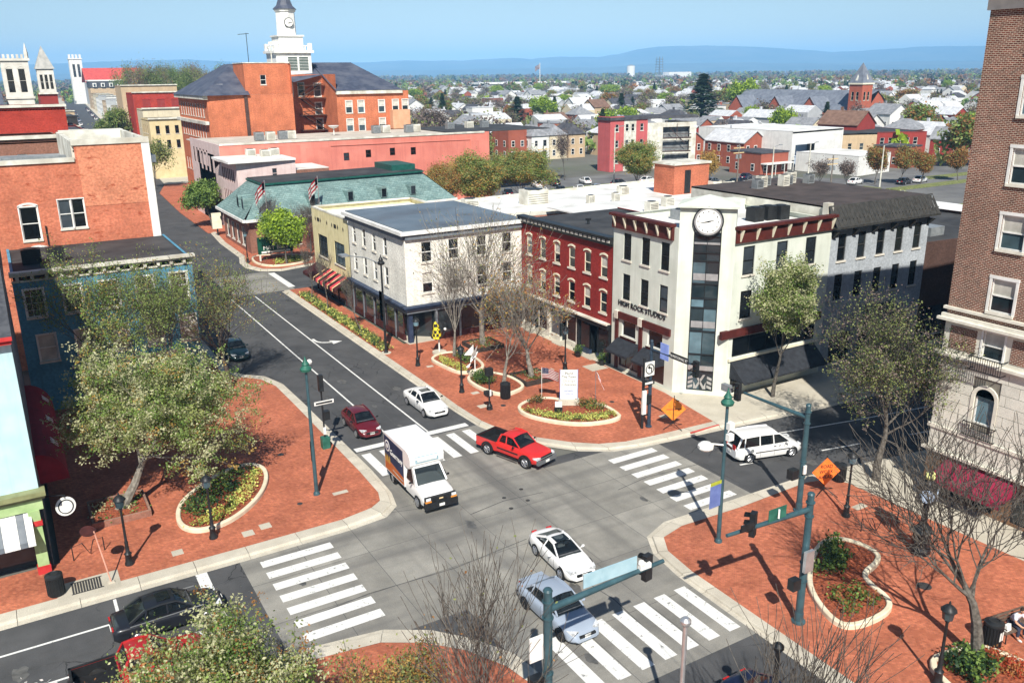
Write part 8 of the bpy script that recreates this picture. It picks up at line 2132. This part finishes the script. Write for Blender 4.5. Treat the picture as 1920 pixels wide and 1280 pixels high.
# long planted strip along the kerb of the shopfront street
t = thing('planting_strip', 'long strip of green and yellow groundcover along the shopfront kerb', 'planting bed', (27.35,80,.13))
box_part(t, 'soil', MULCH, 26.8,67.9,.1,28.0,92.5,.16)
me = scatter_leaves([(26.85,68),(27.95,68),(27.95,92.4),(26.85,92.4)], 900, .18, .5, .16, [LSH,LLIME,LG1,LSH2], 351, (.35,.3,.2,.15)); me.transform(Matrix.Translation((-27.35,-80,0-.13))); o = part('plants', me, None, t, world=False); o['kind'] = 'stuff'
# square timber planters round the trees
DW = mnoise('planter_timber', (.03,.024,.02), (.06,.045,.036), 3, .8)
for lab, x, y, w in (('low brick tree pit around the large leafy tree',2.9,48.8,1.5),('dark box planter under the orange-leaved tree',34.2,54.9,1.3),('dark box planter under the tallest bare tree',35.1,64.6,1.4)):
    t = thing('tree_planter', lab, 'planter', (x,y,.13)); h = .38
    s = MB(); s.box(x-w,y-w,.1,x+w,y-w+.12,h+.13); s.box(x-w,y+w-.12,.1,x+w,y+w,h+.13); s.box(x-w,y-w+.12,.1,x-w+.12,y+w-.12,h+.13); s.box(x+w-.12,y-w+.12,.1,x+w,y+w-.12,h+.13); part('frame', s, DW if x > 10 else BRICKTAN, t)
    box_part(t, 'soil', MULCH, x-w+.12,y-w+.12,.1,x+w-.12,y+w-.12,.36)
    me = scatter_leaves(rect(-w+.2,-w+.2,w-.2,w-.2), 60, .25, .45, .14, [LSH,LG2,LSH2], 361+int(x), (.4,.3,.3)); o = part('plants', me, None, t, world=False); o['kind'] = 'stuff'
for lab, x, y in (('dark potted plant at the left of the last shop step', 40.6,57.6),('dark potted plant at the right of the last shop step', 41.0,54.7)):
    t = thing('potted_plant', lab, 'potted plant', (x,y,.13)); s = MB(); s.lathe([(.22,0),(.3,.4),(.33,.45),(.28,.45)], n=12); part('pot', s, PLASTIC, t, world=False); me = scatter_leaves(rect(-.3,-.3,.3,.3), 40, .5, 1.0, .14, [LSH2,LSH], 371, (.6,.4)); o = part('plants', me, None, t, world=False); o['kind'] = 'stuff'
# signboard in the crescent bed
t = thing('signboard', 'white upright signboard with hand-painted lettering in the crescent bed', 'sign', (33.4,48.5,.35), radians(-32))
s = MB(); s.box(-.62,-.05,.35,.62,.05,2.6); part('board', s, WHITE, t, world=False); s = MB(); s.box(-.75,-.3,-.05,.75,.3,.33); part('base', s, CONC, t, world=False)
s = MB(); s.box(-.66,-.06,.3,-.62,.06,2.64); s.box(.62,-.06,.3,.66,.06,2.64); part('frame', s, mnoise('blue_trim', sc((90,110,170)), sc((110,130,190)), 2, .6), t, world=False)
DG = mnoise('dark_lettering', (.02,.025,.02), (.04,.045,.04), 3, .7); BLT = mnoise('blue_lettering', sc((80,110,190)), sc((100,130,200)), 3, .7)
for z, tx_, sz, mt in ((2.35,'Paint',.30,DG),(2.08,'The Town',.25,DG),(1.78,'Orange',.31,mnoise('outline_lettering', sc((150,150,150)), sc((170,170,170)), 3, .7)),(1.5,'in Awareness',.2,DG),(1.27,'for',.17,BLT),(1.03,'domestic',.2,BLT),(.8,'violence',.2,BLT)):
    lettering(tx_, sz, mt, t, (0,-.06,z), (pi/2,0,0), 1, .01)
sgn = thing('plaque', 'small white plaque on a dark stand below the signboard', 'sign', (31.9,47.6,.35), radians(-32))
s = MB(); s.box(-.25,-.05,.35,.25,.05,.75); part('plate', s, WHITE, sgn, world=False); s = MB(); s.box(-.28,-.12,0,.28,.12,.35); part('stand', s, BLACK, sgn, world=False)
# flags
def flag(label, x, y, h, ang, droop):
    t = thing('flag', label, 'flag', (x,y,.35), ang, 'flags in the crescent bed')
    s = MB(); s.tube([(0,0,0),(0,0,h)], .02, 6); part('pole', s, WHITE if not droop else BRGREY, t, world=False)
    FR = mnoise('flag_red', sc((170,30,44)), sc((190,44,56)), 3, .8); FB = mnoise('flag_blue', sc((30,36,84)), sc((42,50,100)), 3, .8)
    L_, hh = 1.35, .8
    def P(u, v):
        if droop: return (.03+.5*u*L_*.6+.22*v+.04*sin(u*9), .06*sin(u*7+v*3), h-.1-v*hh*.55-u*1.1)
        return (.02+u*L_*.92, .1*sin(u*6.5)*u, h-.04-v*hh-.42*u*u)
    for k in range(13):
        v0, v1 = k/13, (k+1)/13; us = 10; u_start = .4 if k < 7 else 0
        s = MB()
        for i in range(us):
            a = u_start+(1-u_start)*i/us; b_ = u_start+(1-u_start)*(i+1)/us
            q = [P(a,v0),P(b_,v0),P(b_,v1),P(a,v1)]; s.add(q, [(0,1,2,3),(3,2,1,0)])
        part('stripe', s, FR if k % 2 == 0 else WHITE, t, world=False)
    s = MB()
    for i in range(5):
        a, b_ = .4*i/5, .4*(i+1)/5; q = [P(a,0),P(b_,0),P(b_,7/13),P(a,7/13)]; s.add(q, [(0,1,2,3),(3,2,1,0)])
    cn = part('canton', s, FB, t, world=False)
    s = MB()
    for i in range(5):
        for j in range(4):
            p_ = P(.04+.08*i,(.06+.12*j)); s.ball((p_[0],p_[1]-.012,p_[2]),.022,4); s.ball((p_[0],p_[1]+.012,p_[2]),.022,4)
    part('star', s, WHITE, cn, world=False)
flag('striped flag flying out on a white pole left of the signboard', 32.2, 50.3, 2.5, radians(-25), False)
flag('striped flag hanging limp right of the signboard', 35.0, 47.4, 2.6, radians(-25), True)
for lab, x, y in (('drooping flag on a pole before the bank dormers, left', 31.0, 118.0),('drooping flag on a pole before the bank dormers, right', 38.6, 118.6)):
    t = thing('flag', lab, 'flag', (x,y,.13)); s = MB(); s.tube([(0,0,0),(0,0,10)], [.08,.05], 6); part('pole', s, SILVER, t, world=False)
    s = MB(); n = 6
    for i in range(n):
        for k in range(6):
            q = [(.06-(1.5*(i+d)/n),.15*sin((i+d)*2), 9.8-k*.28-dk*.28-((i+d)/n)**1.5*1.6) for d, dk in ((0,0),(1,0),(1,1),(0,1))]
            s.add(q, [(0,1,2,3),(3,2,1,0)], k % 2)
    part('cloth', s, [MATS['flag_red'] if k_ else WHITE for k_ in (1,0)], t, world=False); s = MB(); s.add([(.06,-.02,9.8),(-.6,-.02,9.4),(-.6,-.02,8.5),(.06,-.02,8.9)], [(0,1,2,3),(3,2,1,0)]); part('canton', s, MATS['flag_blue'], t, world=False)
# sculptures on stone discs
t = thing('sculpture', 'white winged sculpture leaning on a thin post beside the bed', 'sculpture', (31.0,58.5,.13), .4)
s = MB(); s.disc((0,0,.1),(0,0,1),.6,20,0,.2); part('base', s, CONC, t, world=False); s = MB(); s.tube([(0,0,.2),(0,0,1.5)], .05, 8); part('post', s, WHITE, t, world=False)
s = MB(); body = [(-.55,0,1.15),(-.35,.02,1.35),(-.05,0,1.55),(.2,0,1.7),(.42,0,1.8)]; s.tube(body, [.04,.13,.17,.1,.02], 8)
for sg_ in (-1,1):
    for k in range(6):
        a = .9+.13*k; s.add([(-.12+.05*k,sg_*.08,1.55),(-.02+.05*k,sg_*.08,1.58),(.12-.17*k,sg_*(.22+.02*k),2.45-.1*k),(-.02-.19*k,sg_*(.22+.02*k),2.38-.12*k)], [(0,1,2,3),(3,2,1,0)])
s.add([(-.5,0,1.1),(-.95,.16,.85),(-1.0,0,.8),(-.95,-.16,.85)], [(0,1,2,3),(3,2,1,0)]); part('wings', s, WHITE, t, world=False, smooth=True)
CHEQ = None
m_, N_, L__, b__ = nt('checker_paint'); ck_ = N_.new('ShaderNodeTexChecker'); ck_.inputs['Scale'].default_value = 3.6; ck_.inputs['Color1'].default_value = (.75,.6,.03,1); ck_.inputs['Color2'].default_value = (.015,.015,.015,1); tc_ = N_.new('ShaderNodeTexCoord'); L__.new(tc_.outputs['Object'], ck_.inputs['Vector']); L__.new(ck_.outputs[0], b__.inputs['Base Color'])
t = thing('sculpture', 'yellow and black chequered sculpture on a white post by the shop', 'sculpture', (30.9,64.9,.13), .2)
s = MB(); s.disc((0,0,.1),(0,0,1),.62,20,0,.2); part('base', s, CONC, t, world=False); s = MB(); s.tube([(0,0,.2),(0,0,1.35)], .07, 8); part('post', s, WHITE, t, world=False)
s = MB(); s.tube([(-.25,0,1.45),(-.2,0,2.0),(-.28,0,2.6),(-.36,0,2.95)], [.42,.38,.24,.1], 12); part('body', s, m_, t, world=False, smooth=True)
s = MB(); s.tube([(-.9,.1,2.1),(-.75,0,1.6),(-.3,0,1.35),(.2,0,1.4),(.65,.05,1.75),(.75,.1,2.0)], [.05,.07,.08,.08,.07,.05], 8); part('arms', s, BLACK, t, world=False); s = MB(); s.ball((.78,.1,2.05),.13,8); part('hand', s, WHITE, t, world=False)
# construction signs
ORS = mnoise('orange_sign', sc((238,112,44)), sc((246,128,58)), 3, .5); ORS2 = mnoise('orange_sign_back', sc((236,126,40)), sc((244,142,54)), 3, .6)
def diamond(label, x, y, rz, mat, back, lines):
    t = thing('construction_sign', label, 'sign', (x,y,.13), rz, 'orange construction signs')
    s = MB(); r_ = .86; c_ = 1.35; s.add([(0,-.02,c_-r_),(r_,-.02,c_),(0,-.02,c_+r_),(-r_,-.02,c_)]+[(0,.02,c_-r_),(r_,.02,c_),(0,.02,c_+r_),(-r_,.02,c_)], [(0,1,2,3),(7,6,5,4),(0,4,5,1),(1,5,6,2),(2,6,7,3),(3,7,4,0)]); part('panel', s, mat, t, world=False)
    s = MB()
    for a in (.5,2.2,3.7,5.3): s.tube([(0,0,.35),(cos(a)*.85,sin(a)*.85,.03)], .025, 5)
    s.tube([(0,.04,.3),(0,.04,2.35)], .03, 5); s.tube([(-.5,.04,1.35),(.5,.04,1.35)], .02, 4); s.tube([(0,.04,2.1),(-.35,.04,1.95)], .03, 4); part('stand', s, BLACK, t, world=False)
    for k, tx_ in enumerate(lines): lettering(tx_, .3, BLACK, t, (0,-.03,1.68-.33*k), (pi/2,0,0), .9, .01)
diamond('orange diamond construction sign with black lettering behind the signal pole', 38.2, 29.4, radians(-22), ORS, False, ['ROAD','WORK','AHEAD'])
diamond('orange construction sign seen from behind at the square corner', 37.2, 41.4, radians(150), ORS2, True, [])
# post clock on the right square
t = thing('post_clock', 'dark four-faced post clock with lit yellow globe on right square', 'clock', (37.1,22.5,.13), .5)
s = MB(); s.lathe([(.5,0),(.5,.25),(.42,.4),(.42,1.1),(.55,1.25),(.3,1.5),(.16,1.7),(.14,2.8),(.2,2.9)], n=8); part('post', s, BLACK, t, world=False)
s = MB(); s.box(-.42,-.42,2.9,.42,.42,3.7); part('head', s, BLACK, t, world=False)
for k in range(4):
    a = k*pi/2; s = MB(); s.disc((cos(a)*.43,sin(a)*.43,3.3),(cos(a),sin(a),0),.34,18,0,.04); d_ = part('dial', s, WALLS['blue'], t, world=False); s = MB(); s.tube([(cos(a)*.46,sin(a)*.46,3.3),(cos(a)*.46,sin(a)*.46,3.55)], .02, 4); part('hand', s, BLACK, d_, world=False)
s = MB(); s.lathe([(.48,3.7),(.5,3.78),(.3,3.9),(.12,4.1)], n=10); part('crown', s, BLACK, t, world=False); s = MB(); s.ball((0,0,4.25),.26,12); part('globe', s, mnoise('globe_yellow', sc((220,224,140)), sc((236,240,170)), 3, .4), t, world=False)
# small round tree-like topiary ball behind the clock: pale domed canopy
# bench with a seated person at the right edge
t = thing('bench', 'slatted wooden bench at the right edge beside the bin', 'bench', (34.5,16.2,.13), radians(-8))
BW = mnoise('bench_wood', (.09,.06,.045), (.16,.115,.085), 4, .7)
for k in range(4): s = MB(); s.box(-.95,-.3+k*.15,.44,.95,-.18+k*.15,.48); part('seat_slat', s, BW, t, world=False)
for k in range(3): s = MB(); s.box(-.95,.33+.03*k,.55+.15*k,.95,.36+.03*k,.66+.15*k); part('back_slat', s, BW, t, world=False)
for x in (-.85,.85): s = MB(); s.tube([(x,-.3,0),(x,-.28,.44),(x,.3,.44),(x,.42,.95)], .03, 6); s.tube([(x,.3,.44),(x,.35,0)], .03, 6); s.tube([(x,-.28,.65),(x,.36,.65)], .025, 5); part('leg', s, BLACK, t, world=False)
SKIN = mnoise('skin', sc((190,140,112)), sc((208,160,132)), 5, .6); SHIRT = mnoise('white_shirt', sc((206,208,222)), sc((228,230,240)), 4, .8); JEAN = mnoise('dark_trousers', sc((38,42,58)), sc((52,58,76)), 4, .85); HAIR = mnoise('brown_hair', (.03,.02,.015), (.05,.035,.025), 9, .8)
def skinned(name, verts, edges, radii, mat, parent, sub=2):
    me = bpy.data.meshes.new(name); me.from_pydata(verts, edges, []); me.materials.append(mat)
    o = bpy.data.objects.new(name, me); COL.objects.link(o)
    md = o.modifiers.new('skin', 'SKIN'); 
    if not me.skin_vertices: 
        with bpy.context.temp_override(active_object=o, object=o): bpy.ops.mesh.customdata_skin_add()
    for i, rr in enumerate(radii): me.skin_vertices[0].data[i].radius = (rr, rr)
    me.skin_vertices[0].data[0].use_root = True
    sb = o.modifiers.new('sub', 'SUBSURF'); sb.levels = sub; sb.render_levels = sub
    bpy.context.view_layer.update()
    m2 = bpy.data.meshes.new_from_object(o.evaluated_get(bpy.context.evaluated_depsgraph_get()))
    bpy.data.objects.remove(o); m2.name = name; m2.shade_smooth()
    p_ = bpy.data.objects.new(name, m2); p_.parent = parent; COL.objects.link(p_)
    return p_
def person_seated(t):
    # local: facing -y, seat height .48; leaning forward with forearms on the knees
    bv = [(0,.1,.58),(0,.04,.82),(0,-.10,1.04),(0,-.17,1.14),(0,-.22,1.22),  # pelvis, waist, chest, neck base, neck
          (.10,.06,.56),(.17,-.36,.55),(.17,-.38,.12),(.17,-.55,.05), (-.10,.06,.56),(-.19,-.36,.55),(-.22,-.36,.12),(-.22,-.53,.05),
          (.18,-.12,1.06),(.27,-.22,.82),(.15,-.45,.68),(.10,-.52,.66), (-.18,-.12,1.06),(-.28,-.22,.82),(-.16,-.45,.68),(-.06,-.53,.66)]
    be = [(0,1),(1,2),(2,3),(3,4),(0,5),(5,6),(6,7),(7,8),(0,9),(9,10),(10,11),(11,12),(2,13),(13,14),(14,15),(15,16),(2,17),(17,18),(18,19),(19,20)]
    br = [.15,.13,.15,.07,.055,.1,.07,.05,.045,.1,.07,.05,.045,.075,.052,.038,.032,.075,.052,.038,.032]
    body = skinned('body', bv, be, br, SKIN, t)
    sv = [(0,.1,.62),(0,.04,.84),(0,-.10,1.04),(0,-.155,1.12),(.19,-.12,1.06),(.265,-.2,.88),(-.19,-.12,1.06),(-.275,-.2,.88)]
    skinned('shirt', sv, [(0,1),(1,2),(2,3),(2,4),(4,5),(2,6),(6,7)], [.17,.15,.168,.08,.09,.07,.09,.07], SHIRT, t)
    tv = [(0,.1,.58),(.10,.06,.56),(.17,-.36,.55),(.17,-.38,.14),(-.10,.06,.56),(-.19,-.36,.55),(-.22,-.36,.14)]
    skinned('trousers', tv, [(0,1),(1,2),(2,3),(0,4),(4,5),(5,6)], [.17,.118,.088,.068,.118,.088,.068], JEAN, t)
    for x in (.17,-.22): s = MB(); s.ball((x,-.48,.06),.07,10,0,(.75,1.9,.8)); part('shoe', s, WHITE, t, world=False, smooth=True)
    s = MB(); s.ball((0,-.27,1.34),.105,14,0,(.86,1.0,1.22)); s.ball((0,-.375,1.32),.022,6); s.ball((.09,-.26,1.33),.025,6); s.ball((-.09,-.26,1.33),.025,6); part('head', s, SKIN, t, world=False, smooth=True)
    s = MB(); s.ball((0,-.245,1.375),.112,14,0,(.9,1.0,1.1)); part('hair', s, HAIR, t, world=False, smooth=True)
    s = MB(); s.ball((.035,-.37,1.345),.012,6); s.ball((-.035,-.37,1.345),.012,6); part('eyes', s, BLACK, t, world=False); s = MB(); s.box(-.03,-.372,1.272,.03,-.362,1.282); part('mouth', s, DARKWOOD, t, world=False)
    for sx, hx, hy, hz_ in ((1,.10,-.52,.66),(-1,-.06,-.53,.66)):
        V = [(hx,hy,hz_),(hx-sx*.01,hy-.06,hz_-.015)]; Ee = [(0,1)]; Rr = [.032,.036]
        for k, (dx, l) in enumerate(((-.028,.062),(-.009,.075),(.010,.07),(.028,.055))):
            b0 = len(V); V += [(hx+dx,hy-.085,hz_-.015),(hx+dx,hy-.085-l*.55,hz_-.025),(hx+dx,hy-.085-l*.8,hz_-.055)]; Ee += [(1,b0),(b0,b0+1),(b0+1,b0+2)]; Rr += [.0095,.009,.0075]
        b0 = len(V); V += [(hx-sx*.045,hy-.05,hz_-.005),(hx-sx*.06,hy-.09,hz_-.02)]; Ee += [(0,b0),(b0,b0+1)]; Rr += [.011,.009]
        skinned('hand', V, Ee, Rr, SKIN, t, 1)
t = thing('person', 'person in a white shirt leaning forward on the bench at right edge', 'person', (34.55,16.25,.13), radians(-8))
person_seated(t)
bg_ = thing('bag', 'white paper bag on the bench beside the person', 'bag', (33.9,16.2,.62)); s = MB(); s.add([(-.16,-.1,0),(.16,-.1,0),(.16,.1,0),(-.16,.1,0),(-.14,-.06,.28),(.15,-.05,.3),(.13,.06,.27),(-.15,.05,.29)], [(0,3,2,1),(0,1,5,4),(1,2,6,5),(2,3,7,6),(3,0,4,7),(4,5,6,7)]); part('paper', s, WHITE, bg_, world=False)
# utility poles with wires' fittings in the car parks
def upole(label, x, y, h, arms=1, lamp=False):
    t = thing('utility_pole', label, 'utility pole', (x,y,0)); s = MB(); s.tube([(x,y,0),(x,y,h)], [.17,.11], 8); part('pole', s, WHITEOLD if lamp else mnoise('pole_timber', (.14,.12,.1), (.22,.19,.16), 4, .9), t)
    for k in range(arms): s = MB(); s.box(x-1.3,y-.08,h-.7-.9*k,x+1.3,y+.08,h-.55-.9*k); part('cross_arm', s, TANM, t)
    if lamp: s = MB(); s.tube([(x,y,h-.1),(x+1.6,y-.3,h+.3)], .05, 5); s.box(x+1.2,y-.5,h+.2,x+2.0,y-.1,h+.34); part('lamp_arm', s, GREY, t)
    else: s = MB(); [s.lathe([(.22,h-2.6),(.22,h-1.9),(.1,h-1.8)],(x+dx,y,0),8) for dx in (-.45,.45)]; part('transformer', s, GREY, t)
for lab, x, y, h, a, l in (('pale utility pole before the rounded green tree',107,140,13,0,True),('utility pole with cross arm and transformers right of the penthouse',119,118,10.5,2,False),('tall thin pole among the parked cars behind white roof',92,143,10,1,False),('lamp pole at the middle of the big car park',150,128,8.5,0,True),('lamp pole before the rust-coloured trees',158,116,8.5,0,True),('lamp pole beside the white annexe',139,128,8.5,0,True),('lamp pole near the hotel edge',180,106,8.5,0,True),('wooden pole with cross arm above the mansard building',128,104,9.0,2,False)): upole(lab, x, y, h, a, l)
# pale shopping kiosk sign by the street trees
t = thing('kiosk', 'cream upright kiosk panel beside the dark green street tree', 'kiosk', (27.9,136.5,.13)); box_part(t, 'panel', CREAMTRIM, 27.3,136.3,1.2,28.7,136.7,3.6); box_part(t, 'post', BLACK, 27.9,136.4,.13,28.1,136.6,1.2)
